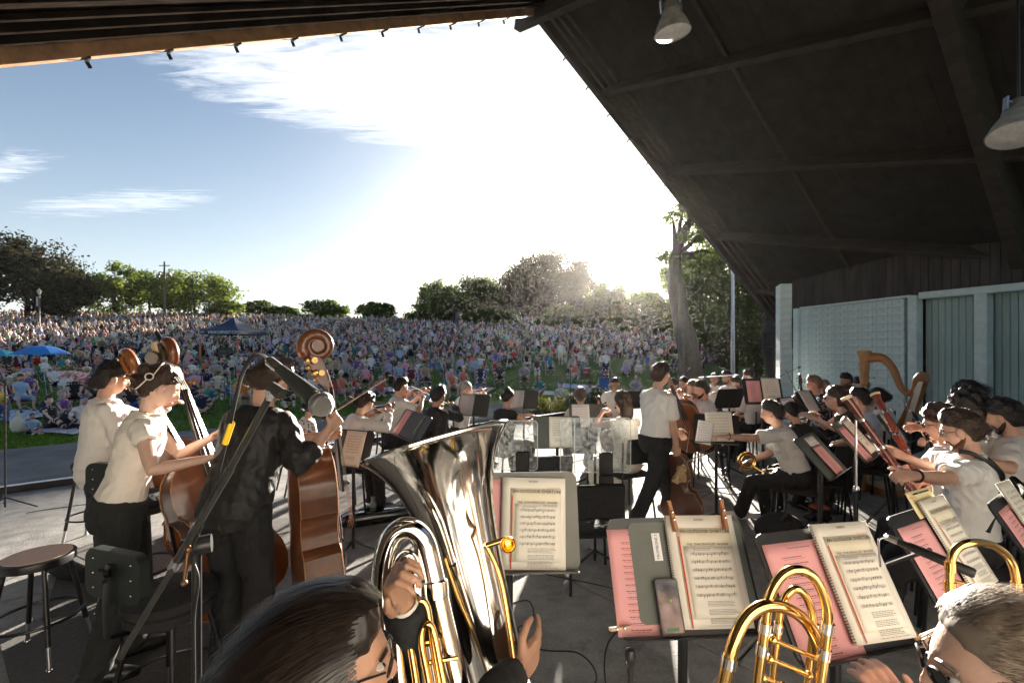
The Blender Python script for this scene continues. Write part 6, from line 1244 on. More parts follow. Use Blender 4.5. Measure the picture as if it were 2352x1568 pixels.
def leaves(name, cent, rad, n, size, m, parent, seed, shell=.55, asp=.6, up=.0):
    rg = np.random.default_rng(seed); cent = np.array(cent); rad = np.array(rad); k = len(cent); w = rad.prod(1) ** .67; idx = rg.choice(k, n, p=w / w.sum())
    d = rg.normal(size=(n, 3)); d /= np.linalg.norm(d, axis=1)[:, None]; rr = shell + (1 - shell) * rg.random(n) ** .7; rr = rr * (1 + .14 * rg.normal(size=n)); p = cent[idx] + d * rad[idx] * rr[:, None]
    nr = d + rg.normal(size=(n, 3)) * .8; nr[:, 2] += up; nr /= np.linalg.norm(nr, axis=1)[:, None]; a = np.cross(nr, rg.normal(size=(n, 3))); a /= np.linalg.norm(a, axis=1)[:, None]; b = np.cross(nr, a)
    s = size * rg.uniform(.55, 1.35, n)[:, None]; v = np.stack([p - a * s * .5, p + b * s * asp * .5, p + a * s * .5, p - b * s * asp * .5], 1).reshape(-1, 3)
    me = bpy.data.meshes.new(name); me.vertices.add(4 * n); me.vertices.foreach_set('co', v.ravel()); me.loops.add(4 * n); me.loops.foreach_set('vertex_index', np.arange(4 * n, dtype=np.int32)); me.polygons.add(n); me.polygons.foreach_set('loop_start', np.arange(0, 4 * n, 4, dtype=np.int32)); me.update(calc_edges=True)
    t = np.clip(.5 + .25 * rg.normal(size=n) + .25 * rg.normal(size=k)[idx], 0, 1); at = me.attributes.new('tone', 'FLOAT', 'FACE'); at.data.foreach_set('value', t.astype(np.float32)); me.materials.append(m); return link(name, me, parent)
def tree(label, cx, hw, top, Yt, m, n=5000, size=.45, bot=None, seed=0, trunk=None, group='trees round the park lawn', sparse=0, base=None, squash=1.0):
    rg = random.Random(seed + 100); X = (cx - CX) / FP * Yt; zb = lawn_z(X, Yt) if base is None else base; zt = HC + (HY - top) / FP * Yt; rw = hw / FP * Yt * (1.18 if 900 < cx < 1420 else 1.08); H = zt - zb; cb = zb + H * (.22 if bot is None else bot)
    o = tag(empty('tree', (X, Yt, zb)), label, 'tree', group); ch = (zt - cb) / 2; cc = np.array([0, 0, (zt + cb) / 2 - zb]); cent = []; rad = []
    for i in range(64):
        while True:
            d = np.array([rg.uniform(-1, 1), rg.uniform(-1, 1), rg.uniform(-1, 1)]); q = np.linalg.norm(d)
            if (.30 if sparse else .0) < q < 1: break
        r = rg.uniform(.17, .32) * (1 - .2 * sparse); wz = 1 - .22 * max(0, d[2]) ** 2
        cent.append(cc + d * np.array([rw * wz, rw * wz * squash, ch]) * (1 - r * .55)); rad.append(np.array([rw * r, rw * r * squash, min(ch * r * 1.0, rw * r * .85)]) * 1.15)
    leaves('crown', cent, rad, int(n * 1.7), size * 1.12, m, o, seed, shell=.15)
    tr = trunk or max(.18, H * .022); b = MB(); lean = rg.uniform(-.05, .05) * H
    b.tube(smooth_path([(0, 0, -.3), (lean * .2, 0, H * .15), (lean * .5, 0, H * .38), (lean, 0, H * .62), (lean * 1.1, 0, H * .85)], 4), [tr * (1.35 - 1.1 * i / 16) for i in range(17)], 10); b.build('trunk', BARK, o)
    for i in range(7):
        a = rg.uniform(0, 6.28); h0 = H * rg.uniform(.25, .55); c = cent[rg.randrange(len(cent))]; b = MB(); b.tube(smooth_path([(lean * h0 / H, 0, h0), tuple(np.array([lean * .6, 0, h0]) * .5 + c * .5 + np.array([0, 0, -H * .03])), tuple(c)], 4), [tr * (.5 - .042 * j) for j in range(9)], 6); b.build('limb', BARK, o)
    return o
TR = [('huge dark bronze-leaved tree at the picture edge', 62, 118, 535, 76, LFD, 9000, .46), ('dark bronze tree leaning out beside the huge dark one', 150, 52, 615, 74, LFD, 3800, .42), ('pale green tree peeping behind the dark tree', 172, 36, 610, 100, LFG, 2600, .5),
      ('feathery light green tree with open branches', 262, 72, 600, 90, LFG, 4300, .5), ('mid green tree beside the utility pole', 345, 44, 617, 96, LFM, 3600, .5), ('broad sunlit green tree beyond the tent', 448, 92, 611, 92, LFG, 6200, .5), ('low sunlit bush-like tree behind the tent', 522, 42, 690, 94, LFG, 2600, .45),
      ('small dark green tree first after the tent', 600, 36, 690, 108, LFM, 3000, .5), ('small loose green tree behind the lamp post', 655, 30, 702, 110, LFM, 2000, .5), ('rounded green tree with ragged top on the ridge', 748, 50, 688, 102, LFM, 3600, .5), ('low scrubby tree between two ridge trees', 700, 22, 722, 106, LFM, 1500, .45), ('lone domed tree standing on the ridge', 865, 45, 692, 102, LFM, 4200, .48),
      ('spreading tree at the start of the wood', 1008, 54, 642, 90, LFM, 6800, .46), ('tall ragged green tree in the wood', 1092, 66, 628, 88, LFM, 8200, .46), ('narrow dark tree beside the great dome tree', 1158, 42, 645, 86, LFM, 3800, .46), ('great dark dome-shaped tree beside the setting sun', 1262, 98, 577, 80, LFD, 17000, .42),
      ('low tree just under the sun', 1395, 54, 648, 76, LFM, 4600, .42), ('thin sparse tree under the sun glare', 1462, 56, 660, 70, LFG, 3200, .40), ('tall tree beside the sun', 1560, 66, 566, 52, LFG, 5600, .34), ('broad shady tree behind the metal pole', 1668, 100, 540, 50, LFM, 9000, .34), ('dark low tree behind the teal pier', 1745, 70, 640, 42, LFM, 5200, .30), ('small tree filling the gap left of the metal pole', 1620, 60, 690, 60, LFM, 3000, .36)]
TR += [('dense bushy tree low in the wood beside the spreading one', 1040, 52, 668, 86, LFM, 3400, .46), ('dark tree squeezed behind the narrow tree', 1200, 56, 642, 92, LFM, 4200, .48), ('dark tree hugging the flank of the dome tree', 1335, 50, 632, 84, LFD, 4200, .44), ('low shaded thicket tree under the dome tree', 1300, 70, 700, 70, LFM, 3400, .40), ('low bush under the sun beside the dome tree', 1370, 46, 706, 66, LFM, 2600, .38), ('low bush in the sun glare', 1435, 46, 704, 62, LFG, 2400, .36), ('low shaded tree behind the leaning trunk', 1515, 48, 672, 58, LFM, 3400, .36), ('low dark bush behind the metal pole', 1690, 56, 716, 36, LFM, 3600, .26), ('low dark bush next to the bent trunk', 1738, 50, 735, 33, LFM, 3200, .24), ('low leafy bush beside the dark pole', 1630, 50, 735, 42, LFM, 2800, .28), ('low shrubby tree at the foot of the wood', 975, 40, 705, 88, LFM, 2400, .42), ('low shrubby tree beneath the tall ragged tree', 1120, 60, 706, 78, LFM, 3000, .42)]
for i, (lab, cx, hw, tp_, Yt, m, n, sz) in enumerate(TR):
    if 900 < cx < 1400 and 'low' not in lab: Yt *= 1.36; sz *= 1.25
    tree(lab, cx, hw, tp_, Yt, m, n, sz, seed=i * 3 + 1, sparse=1 if 'sparse' in lab or 'feathery' in lab else 0, bot=.02)
# overhanging near tree with thick leaning trunk, and a bent one by the pier
def near_tree(label, path, r0, crowns, m, size, n, seed):
    p0 = V(path[0]); o = tag(empty('tree', (p0.x, p0.y, lawn_z(p0.x, p0.y))), label, 'tree', 'trees round the park lawn'); T = Matrix.Translation(-V((p0.x, p0.y, lawn_z(p0.x, p0.y)))); pts = smooth_path(path, 5); k = len(pts)
    b = MB(); b.tube(pts, [r0 * (1.25 - .95 * i / k) for i in range(k)], 14, M=T); b.build('trunk', BARK, o)
    cs_ = [np.array(T @ V(c[0])) for c in crowns]; leaves('crown', cs_, [np.array(c[1]) for c in crowns], n, size, m, o, seed, shell=.25)
    for c in cs_[:8]: b = MB(); e = T @ pts[int(k * .7)]; b.tube([e, e.lerp(V(c), .6) + V((0, 0, .4)), V(c)], [r0 * .35, r0 * .2, r0 * .06], 7); b.build('limb', BARK, o)
bq = L(1592, 862)
near_tree('big rough-barked tree leaning over the lawn below the roof edge', [bq - V((0, 0, .4)), P(1580, 800, 30), P(1562, 720, 30), P(1548, 640, 30), P(1560, 560, 29.5), P(1590, 500, 29)], .62,
    [(P(x, y, Yt), (r, r, r * .62)) for x, y, Yt, r in ((1545, 500, 29, .75), (1570, 478, 29, .8), (1600, 500, 29, 1.1), (1585, 545, 29, .9), (1630, 545, 28, 1.3), (1560, 600, 30, 1.2), (1615, 610, 29, 1.3), (1660, 590, 28, 1.3), (1590, 660, 31, 1.1), (1530, 590, 31, .8), (1660, 660, 30, 1.4), (1700, 640, 28, 1.3), (1720, 700, 29, 1.2), (1640, 720, 33, 1.0))], LFM, .26, 5200, 77)
bq = L(1778, 868)
near_tree('bent grey trunk curving behind the teal pier', [bq - V((0, 0, .4)), P(1770, 800, 23), P(1773, 740, 23), P(1760, 690, 23), P(1750, 640, 22)], .38, [(P(x, y, 23), (.9, .9, .6)) for x, y in ((1750, 640), (1720, 665), (1780, 640), (1740, 600))], LFM, .22, 1300, 78)
# poles and lamps
def pole(label, base, h, r, m, name='pole', cat='pole', arms=(), flags=None, lantern=False):
    o = tag(empty(name, base), label, cat); b = MB(); b.tube([(0, 0, -.3), (0, 0, h * .5), (0, 0, h)], [r * 1.15, r, r * .8], 10); b.build('shaft', m, o)
    for z, w in arms: b = MB(); b.box((0, 0, z), (w, .12, .14)); b.build('crossarm', m, o, smooth=False)
    for i, (z, hh, ww, sx_, mt) in enumerate(flags or ()): b = MB(); b.rbox((sx_ * (ww / 2 + r), 0, z), (ww, .03, hh), .01); b.build('banner', mt, o, smooth=False); b = MB(); b.tube([(0, 0, z + hh / 2), (sx_ * (ww + .1), 0, z + hh / 2)], .03, 6); b.build('banner_arm', m, o)
    if lantern: b = MB(); b.lathe([(.10, h - .02), (.16, h + .08), (.24, h + .45), (.26, h + .5), (.10, h + .68), (.03, h + .85)], 10); b.build('lantern', mat('lantern_glass', (.5, .5, .45), .4), o)
    return o
WP = mat('weathered_pole_wood', (.10, .08, .065), .85, var=.3, vs=4); DKP = mat('dark_green_pole', (.03, .033, .03), .5)
def at_(x, Yt): q = P(x, 0, Yt); return V((q.x, Yt, lawn_z(q.x, Yt)))
def topz(y, Yt, b): return HC + (HY - y) / FP * Yt - b.z
B_ = at_(378, 82); pl_ = pole('tall wooden utility pole with crossarms and floodlights', B_, topz(601, 82, B_), .19, WP, 'utility_pole', 'pole', arms=((topz(610, 82, B_), 2.0),))
for sx_ in (-1.1, 1.1):
    for zz in (630, 634): b = MB(); b.rbox((sx_ * (.8 if zz == 630 else 1.0), -.1, topz(zz, 82, B_)), (.55, .3, .4), .03); b.build('floodlight', mat('floodlight_grey', (.12, .12, .12), .5), pl_, smooth=False)
BAN = mat('maroon_banner', (.22, .10, .12), .8); BAN2 = mat('slate_banner', (.16, .18, .24), .8)
B_ = at_(90, 62); pole('lamp post with a pale banner under the dark tree', B_, topz(676, 62, B_), .10, DKP, 'lamp_post', 'lamp post', flags=((topz(692, 62, B_), 1.3, .5, -.5, mat('pale_banner', (.45, .38, .40), .8)),), lantern=True)
B_ = at_(685, 96); pole('ornate black lamp post on the ridge', B_, topz(722, 96, B_), .10, DKP, 'lamp_post', 'lamp post', lantern=True)
B_ = at_(1044, 84); pole('dark pole with twin narrow banners before the wood', B_, topz(714, 84, B_), .09, DKP, 'banner_pole', 'pole', flags=((topz(722, 84, B_), 2.2, .7, 1, BAN2), (topz(722, 84, B_), 2.2, .7, -1, BAN)))
B_ = at_(1304, 66); pole('slim pole with twin blue grey banners below the dome tree', B_, topz(722, 66, B_), .08, DKP, 'banner_pole', 'pole', flags=((topz(736, 66, B_), 1.6, .8, 1, BAN2), (topz(736, 66, B_), 1.6, .8, -1, BAN2)))
B_ = at_(1683, 21); pole('bare galvanised metal pole beside the stage roof', B_, topz(612, 21, B_), .085, STEEL, 'metal_pole', 'pole')
B_ = at_(1565, 24); pole('dark timber pole near the leaning tree', B_, topz(650, 24, B_), .17, WP, 'dark_pole', 'pole')
# event tent
def tent():
    Yt = 35.5; p = at_(537, Yt); o = tag(empty('event_tent', p, R(-6)), 'navy pop-up tent lettered with a web address on the lawn', 'tent'); NV = mat('navy_canvas', (.022, .036, .085), .7, var=.1, vs=3); h = 2.15; w = 1.56; rise = 1.0
    prof = [(1.0, 0), (.75, .14), (.5, .34), (.25, .66), (.06, .97), (.0, 1.0)]
    for k in range(4):
        b = MB(); ring = []
        a0, a1 = R(45 + 90 * k), R(135 + 90 * k); rows = [[V((w * 1.414 * f * math.cos(a), w * 1.414 * f * math.sin(a), h + .30 + rise * z)) for a in (a0, a1)] for f, z in prof]
        b.loft([r for r in rows], False, close_ring=False); b.build('roof_panel', NV, o, ang=180)
        c, s_ = math.cos(R(90 + 90 * k)), math.sin(R(90 + 90 * k)); b = MB(); b.box((0, 0, h + .14), (2 * w, .02, .32), rotz(R(90 * k)) @ Matrix.Translation((0, -w, 0))); v = b.build('valance', NV, o, smooth=False)
        if k == 0: text('WWW.SDPEVENT.COM', .33, Matrix.Translation((.34, -w - .016, h + .11)) @ TXT, mat('white_lettering', (.85, .85, .85), .6), o, sx=.70); text('SDP', .19, Matrix.Translation((-1.33, -w - .016, h + .13)) @ TXT, _M['white_lettering'], o)
        b = MB(); b.box((w * .97 * (1 if k in (0, 1) else -1), w * .97 * (1 if k in (1, 2) else -1), h / 2), (.05, .05, h)); b.build('leg', STEEL, o, smooth=False)
    for sx_ in (-1, 1): b = MB(); b.rbox((sx_ * w * .97, -w * .97 - .05, .95), (.16, .03, 1.7), .01); tag(b.build('leg_banner', mat('orange_leg_banner', (.62, .16, .08), .8), o, smooth=False))
    r = tag(empty('equipment_rack', p + V((-.45, -.3, 0))), 'black equipment rack under the navy tent', 'rack'); b = MB(); b.rbox((0, 0, .62), (.75, .6, 1.1), .02); b.build('rack_case', BLACK, r, smooth=False)
    for k in range(3): b = MB(); b.rbox((0, -.305, .35 + .25 * k), (.62, .02, .16), .005); b.build('drawer_panel', mat('rack_panel', (.06, .06, .065), .4), r, smooth=False)
    t = tag(empty('folding_table', p + V((.65, -.2, 0))), 'folding table under the navy tent', 'table'); b = MB(); b.rbox((0, 0, .74), (1.5, .7, .05), .01); b.build('top', mat('table_grey', (.25, .25, .24), .6), t, smooth=False)
    for x in (-.7, .7):
        for y in (-.3, .3): b = MB(); b.tube([(x, y, 0), (x, y, .72)], .02, 6); b.build('leg', STEEL, t)
tent()
# umbrellas
def umbrella(label, p, rad, h, m, tilt=0, n=8):
    o = tag(empty('umbrella', p, .3), label, 'umbrella', 'umbrellas on the lawn'); M = Matrix.Translation((0, 0, h)) @ Matrix.Rotation(R(tilt), 4, 'Y')
    for k in range(n):
        a0, a1 = 6.283 * k / n, 6.283 * (k + 1) / n; b = MB(); rows = [[V((rad * f * math.cos(a), rad * f * math.sin(a), -rad * .40 * f * f - (rad * .035 * f if a == am else 0))) for a, am in ((a0, None), ((a0 + a1) / 2, (a0 + a1) / 2), (a1, None))] for f in (.02, .3, .55, .8, 1.0)]
        b.loft(rows, False, M, close_ring=False); b.build('canopy_panel', m[k % len(m)], o, ang=180)
    b = MB(); b.tube([M @ V((0, 0, .12)), M @ V((0, 0, 0)), (0, 0, 0)], .014, 6); b.build('shaft', STEEL, o); return o
U1 = mat('bright_blue_nylon', (.02, .22, .62), .5); U2 = mat('blue_nylon', (.02, .16, .48), .5)
def patmat():
    m = bpy.data.materials.new('coral_wave_print'); m.use_nodes = True; nt = m.node_tree; b = nt.nodes['Principled BSDF']; t = N(nt, 'ShaderNodeTexCoord'); w = N(nt, 'ShaderNodeTexWave', ins={'Scale': 2.2, 'Distortion': 9.0, 'Detail': 1.0}); nt.links.new(t.outputs['Object'], w.inputs['Vector']); r = N(nt, 'ShaderNodeValToRGB'); r.color_ramp.elements[0].color = (.62, .14, .12, 1); r.color_ramp.elements[1].color = (.8, .55, .5, 1); r.color_ramp.elements[0].position = .42; r.color_ramp.elements[1].position = .58; nt.links.new(w.outputs[0], r.inputs[0]); nt.links.new(r.outputs[0], b.inputs['Base Color']); return m
umbrella('bright blue umbrella over people on the lawn', L(96, 868), 1.25, 1.85, [U1, U2]); umbrella('coral patterned umbrella laid open on the lawn', L(165, 925) + V((.2, .6, 0)), .85, 1.05, [patmat()], 35); umbrella('teal umbrella cut by the picture edge', L(0, 868), .9, 1.6, [mat('teal_nylon', (.03, .32, .45), .5)])
umbrella('black umbrella behind the bass scrolls', L(335, 850), 1.0, 1.2, [mat('black_nylon', (.02, .02, .022), .5)]); umbrella('charcoal umbrella near the young man bassist', L(235, 930), .85, .85, [mat('charcoal_nylon', (.03, .03, .034), .5)], 20)
# ---- audience
COLS = dict(white=(.74, .74, .74), cream=(.66, .60, .48), grey=(.30, .31, .32), charcoal=(.06, .06, .065), black=(.018, .018, .02), navy=(.02, .03, .085), blue=(.05, .14, .42), sky=(.32, .50, .70), teal=(.03, .26, .28), green=(.06, .22, .08), red=(.48, .04, .04), coral=(.66, .20, .14), pink=(.72, .34, .42), orange=(.72, .26, .04), yellow=(.72, .54, .10), maroon=(.16, .02, .035), purple=(.16, .08, .26), lavender=(.46, .40, .60), tan=(.42, .30, .19), olive=(.14, .14, .05))
CM = {k: mat('cloth_' + k, v, .85) for k, v in COLS.items()}
HM = dict(brown=mat('crowd_brown_hair', (.05, .028, .017), .6), black=mat('crowd_black_hair', (.016, .012, .011), .6), grey=mat('crowd_grey_hair', (.34, .33, .31), .6), white=mat('crowd_white_hair', (.62, .60, .57), .6), blond=mat('crowd_blond_hair', (.30, .20, .10), .6), straw=mat('straw_hat', (.55, .42, .24), .8), cap=mat('blue_cap', (.04, .10, .30), .7), redcap=mat('red_cap', (.45, .04, .04), .7), whitecap=mat('white_cap', (.7, .7, .7), .7))
SK = [mat('crowd_skin_%d' % i, c, .55) for i, c in enumerate(((.60, .37, .27), (.52, .31, .21), (.66, .44, .34), (.30, .16, .10), (.16, .085, .055)))]
def crowd_mesh(vox, seed, **kw):
    f = figure(seed=seed, **kw); b = MB()
    for i, k in enumerate(('skin', 'shirt', 'pants', 'hair', 'shoes')):
        g = f[k]; n0 = b.n
        for a in g.v: b.v.append(a)
        b.f += [tuple(q + n0 for q in fc) for fc in g.f]; b.m += [i] * len(g.f); b.n += g.n
    o = b.build('person', [SK[0], CM['white'], CM['navy'], HM['brown'], BLACK]); RQ.append((o, vox, 1, 0, 0)); return o
def base_set(vox, tagn):
    S = []
    for i in range(4): S.append(('chair', crowd_mesh(vox, 50 + i, pose='sit', seat=.40, lean=(-14, -6, 6, -10)[i], head=((-1) ** i * 14, -4, 0), female=i % 2 == 1, sleeve=('short', 'none', 'short', 'long')[i], legs=('short', 'short', 'long', 'long')[i], hair=('crop', 'full', 'short', 'curly')[i], fat=(1.1, .98, 1.25, 1.0)[i], fl=(-.16, .48, .085), fr=(.14, .46, .085))))
    S.append(('ground', crowd_mesh(vox, 60, pose='ground', seat=.03, lean=10, head=(6, -4, 0), sleeve='short', legs='short', hair='short', hl=lambda J: J['pel'] + V((-.2, .30, .12)), hr=lambda J: J['pel'] + V((.2, .28, .12)))))
    S.append(('ground', crowd_mesh(vox, 61, pose='ground', seat=.03, lean=-12, head=(-10, 0, 0), sleeve='none', female=True, legs='long', hair='full', fl=(-.10, .70, .08), fr=(.10, .74, .08), knee=((-.1, 0, 1), (.1, 0, 1)), hl=lambda J: J['pel'] + V((-.32, -.25, -.02)), hr=lambda J: J['pel'] + V((.15, .35, .15)))))
    S.append(('ground', crowd_mesh(vox, 62, pose='ground', seat=.03, lean=14, head=(0, -12, 0), sleeve='long', legs='long', hair='full', fl=(-.16, .44, .08), fr=(.16, .44, .08), knee=((-.2, 0, 1), (.2, 0, 1)), hl=lambda J: J['pel'] + V((-.12, .40, .28)), hr=lambda J: J['pel'] + V((.12, .40, .28)))))
    S.append(('stand', crowd_mesh(vox, 63, pose='stand', s=1.0, lean=2, sleeve='short', legs='long', hair='short'))); S.append(('stand', crowd_mesh(vox, 64, pose='stand', s=.94, lean=2, sleeve='none', female=True, legs='short', hair='full', hl=lambda J: J['pel'] + V((-.1, .3, .25)))))
    return S
BASE = base_set(.030, 'near'); FAR = base_set(.085, 'far')
# soft camp chairs
def camp_chair_mesh():
    b = MB(); b.add([(-.27, .26, .42), (.27, .26, .42), (.25, -.22, .34), (-.25, -.22, .34), (.25, -.40, .88), (-.25, -.40, .88)] + [(-.27, .26, .405), (.27, .26, .405), (.25, -.235, .325), (-.25, -.235, .325), (.25, -.42, .875), (-.25, -.42, .875)], [(0, 1, 2, 3), (3, 2, 4, 5), (9, 8, 7, 6), (11, 10, 8, 9)]); b.cur = 1
    for x in (-1, 1): b.tube([(x * .27, -.40, .88), (x * .29, .30, .0)], .012, 5); b.tube([(x * .28, .30, .60), (x * .28, -.36, .0)], .012, 5); b.tube([(x * .29, -.36, .60), (x * .29, .32, .60)], .02, 5)
    b.tube([(-.27, .28, .02), (.27, .28, .40)], .010, 5); b.tube([(.27, .28, .02), (-.27, .28, .40)], .010, 5); return b.mesh('camp_chair', [CM['navy'], STEEL], smooth=False)
CAMP = camp_chair_mesh()
ACC = {}
crowd_pts = []
def place(p, kind, far=False): crowd_pts.append(p)
used = set(); rgc = random.Random(11)
FARW = ['white'] * 14 + ['cream'] * 4 + ['grey'] * 8 + ['black'] * 9 + ['charcoal'] * 6 + ['navy'] * 5 + ['sky'] * 4 + ['lavender'] * 3 + ['tan'] * 3 + ['blue', 'teal', 'green', 'red', 'coral', 'pink', 'pink', 'maroon', 'orange', 'olive']
SHW = ['white'] * 8 + ['grey'] * 5 + ['black'] * 5 + ['charcoal'] * 4 + ['navy'] * 5 + ['blue'] * 2 + ['sky'] * 3 + ['teal'] * 2 + ['green', 'red', 'red', 'coral', 'coral', 'pink', 'pink', 'orange', 'yellow', 'maroon', 'purple', 'lavender', 'lavender', 'cream', 'cream', 'tan', 'olive']
PTW = ['navy', 'black', 'charcoal', 'tan', 'grey', 'white', 'blue', 'olive', 'cream']
HRW = ['brown', 'brown', 'black', 'grey', 'white', 'blond', 'straw', 'cap', 'whitecap', 'redcap']
HWORD = dict(brown='brown hair', black='black hair', grey='grey hair', white='white hair', blond='fair hair', straw='straw hat colours on the head', cap='blue cap', redcap='red cap', whitecap='white cap'); HWORD['straw'] = 'straw-coloured hat'
PWORD = dict(chair='sitting in a camp chair', ground='sitting on the grass', stand='standing on the lawn')
def audience(p, kind=None, shirt=None, pants=None, hr_=None, ang=None, label=None, chairc=None, bi=None, sc=None, sk=None):
    bs = [i for i, (k, o) in enumerate(BASE) if k == (kind or BASE[0][0])]; i = bi if bi is not None else rgc.choice(bs); k, src = BASE[i]
    for _ in range(300):
        a, c, h = shirt or rgc.choice(SHW), pants or rgc.choice(PTW), hr_ or rgc.choice(HRW)
        if label or (a, c, h, k) not in used: break
    used.add((a, c, h, k)); o = bpy.data.objects.new('person', src.data); COL.objects.link(o)
    th = math.atan2(4 - p.y, 0 - p.x) if ang is None else R(ang); o.location = p; o.rotation_euler = (0, 0, th - math.pi / 2 + (rgc.gauss(0, .25) if ang is None else 0)); s_ = sc or rgc.uniform(.9, 1.06); o.scale = (s_, s_, s_)
    skm = SK[sk] if sk is not None else rgc.choices(SK, (5, 4, 4, 1.2, .8))[0]
    for j, m in enumerate((skm, CM[a], CM[c], HM[h], rgc.choice((BLACK, WSHOE)))): o.material_slots[j].link = 'OBJECT'; o.material_slots[j].material = m
    art = 'an ' if a[0] in 'aeiou' else 'a '
    tag(o, label or 'person with %s in %s%s top and %s %s, %s' % (HWORD[h], art, a, c, 'trousers' if k != 'stand' else 'bottoms', PWORD[k]), 'person', 'people on the lawn')
    if k == 'chair':
        cc = chairc or rgc.choice(('navy', 'blue', 'teal', 'green', 'red', 'charcoal', 'grey', 'maroon')); q = bpy.data.objects.new('camp_chair', CAMP); COL.objects.link(q); q.location = p - V((0, 0, 0)); q.rotation_euler = o.rotation_euler; q.material_slots[0].link = 'OBJECT'; q.material_slots[0].material = CM[cc]
        tag(q, '%s camp chair under %s' % (cc, ' '.join(o['label'].replace('person with', 'the person with').split(', sitting')[0].split()[:12])), 'camp chair', 'camp chairs on the lawn')
    return o
SPEC_ = [(101, 853, 'stand', 'navy', 'white', 'white', 'white-haired woman in navy top and white trousers standing by the blue umbrella', 8), (180, 852, 'stand', 'tan', 'charcoal', 'black', 'woman in tan top and dark shorts standing with hands raised', 8), (262, 796, 'stand', 'white', 'tan', 'grey', 'grey-haired man in white shirt standing among seated people', 7), (432, 872, 'stand', 'pink', 'tan', 'white', 'long white-haired person in pink top standing near the bass scrolls', 8), (918, 858, 'stand', 'sky', 'navy', 'grey', 'man in pale blue shirt standing beyond the violinists', 7),
    (70, 998, 'ground', 'sky', 'navy', 'brown', 'small child in pale shirt sitting at the lawn edge', 4), (118, 985, 'ground', 'black', 'black', 'black', 'long-haired woman in black sitting at the lawn edge', 5), (192, 982, 'ground', 'white', 'navy', 'cap', 'man in white shirt and blue cap sitting cross-legged on a blanket', 4), (48, 945, 'chair', 'sky', 'sky', 'brown', 'woman in light blue outfit sitting in a camp chair', 1), (125, 905, 'chair', 'white', 'black', 'black', 'man in white shirt bowing his head in a blue chair', 0), (172, 940, 'chair', 'black', 'black', 'brown', 'person in black lounging under the coral umbrella', 0), (222, 940, 'chair', 'charcoal', 'black', 'brown', 'person in dark grey sitting in a blue camp chair', 2),
    (478, 932, 'ground', 'teal', 'grey', 'grey', 'man in teal shirt sitting cross-legged with his back turned', 4), (555, 940, 'chair', 'orange', 'tan', 'grey', 'heavy man in orange shirt sitting in a camp chair', 2), (515, 905, 'ground', 'blue', 'blue', 'cap', 'child in blue with a blue hat sitting on the grass', 6), (468, 895, 'ground', 'white', 'grey', 'grey', 'man in striped pale shirt sitting behind the child in blue', 4), (560, 868, 'chair', 'black', 'black', 'black', 'man in black printed shirt near the microphone', 2), (785, 928, 'chair', 'coral', 'grey', 'white', 'white-haired woman in coral top sitting on a chair by the violinists', 1), (822, 930, 'ground', 'black', 'black', 'brown', 'woman in dark top sitting on the grass beside the coral top', 5), (1037, 915, 'chair', 'coral', 'tan', 'grey', 'man in coral shirt in a camp chair beyond the violins', 0),
    (1065, 905, 'chair', 'coral', 'cream', 'white', 'white-haired woman in coral pattern beside the man in coral shirt', 1), (1288, 925, 'ground', 'white', 'grey', 'brown', 'woman in white with pink bag sitting on the lawn', 6), (1240, 905, 'ground', 'teal', 'grey', 'blond', 'fair-haired person in teal sitting on the lawn before the shrubs', 4), (1355, 925, 'ground', 'white', 'blue', 'brown', 'woman in white top and jeans sitting beyond the cellist', 6), (1460, 900, 'ground', 'grey', 'grey', 'redcap', 'man in grey shirt with orange cap sitting on a blanket', 4), (1745, 872, 'stand', 'green', 'black', 'brown', 'person in bright green top standing near the metal pole', 8), (1775, 880, 'stand', 'red', 'sky', 'brown', 'person in red top standing beside the teal pier', 8), (460, 950, 'ground', 'navy', 'navy', 'brown', 'bearded man in navy polo shirt sitting at the lawn edge', 4)]
spots = []
for x, y, k, a, c, h, lab, bi in SPEC_:
    p = L(x, y); o = audience(p, k, a, c, h, None, lab, bi=bi, sc=(.62 if 'child' in lab else 1.0)); spots.append(p)
# seeded scatter over the hillside, rows facing the stage
cells = {}
def ok(p, d):
    i, j = int(p[0] // 2), int(p[1] // 2)
    for a in (-1, 0, 1):
        for b in (-1, 0, 1):
            for q in cells.get((i + a, j + b), ()):
                if (q[0] - p[0]) ** 2 + (q[1] - p[1]) ** 2 < d * d: return False
    return True
for p in spots: cells.setdefault((int(p.x // 2), int(p.y // 2)), []).append((p.x, p.y))
tn = at_(537, 35.5); near = []; far = []
tries = 0
while tries < 42000 and len(near) + len(far) < 4800:
    tries += 1; y = 11 + 86 * rgc.random() ** .62; x = rgc.uniform(-1.17, .66 - .10 * sm((y - 40) / 50)) * y
    dn = LN.x * x + LN.y * y
    if dn < 17.2 or (abs(x - tn.x) < 2.2 and -2.6 < y - tn.y < 2.2): continue
    if y > 97 - 24 * sm((x - 5) / 35): continue
    dens = min(1, .17 + .83 * sm((y - 16) / 26)); 
    # patchy groups with open grass between them near the stage
    g = math.sin(x * .42 + 1.3) * math.sin(y * .37 + .4) + .5 * math.sin(x * 1.1 + y * .8)
    g += .7 * math.sin(x * .13 + y * .21 + 2) * math.sin(y * .16 - x * .09)
    if rgc.random() > dens * (.66 + .45 * g) + (.14 if y > 45 else .05): continue
    if not ok((x, y), 1.0 if y < 40 else .82): continue
    cells.setdefault((int(x // 2), int(y // 2)), []).append((x, y)); p = V((x, y, lawn_z(x, y))); (near if True else far).append(p)
near.sort(key=lambda p: p.x * p.x + p.y * p.y)
far = near[262:]; near = near[:262]
for p in near:
    r = rgc.random(); audience(p, 'chair' if r < .62 else 'ground' if r < .95 else 'stand')
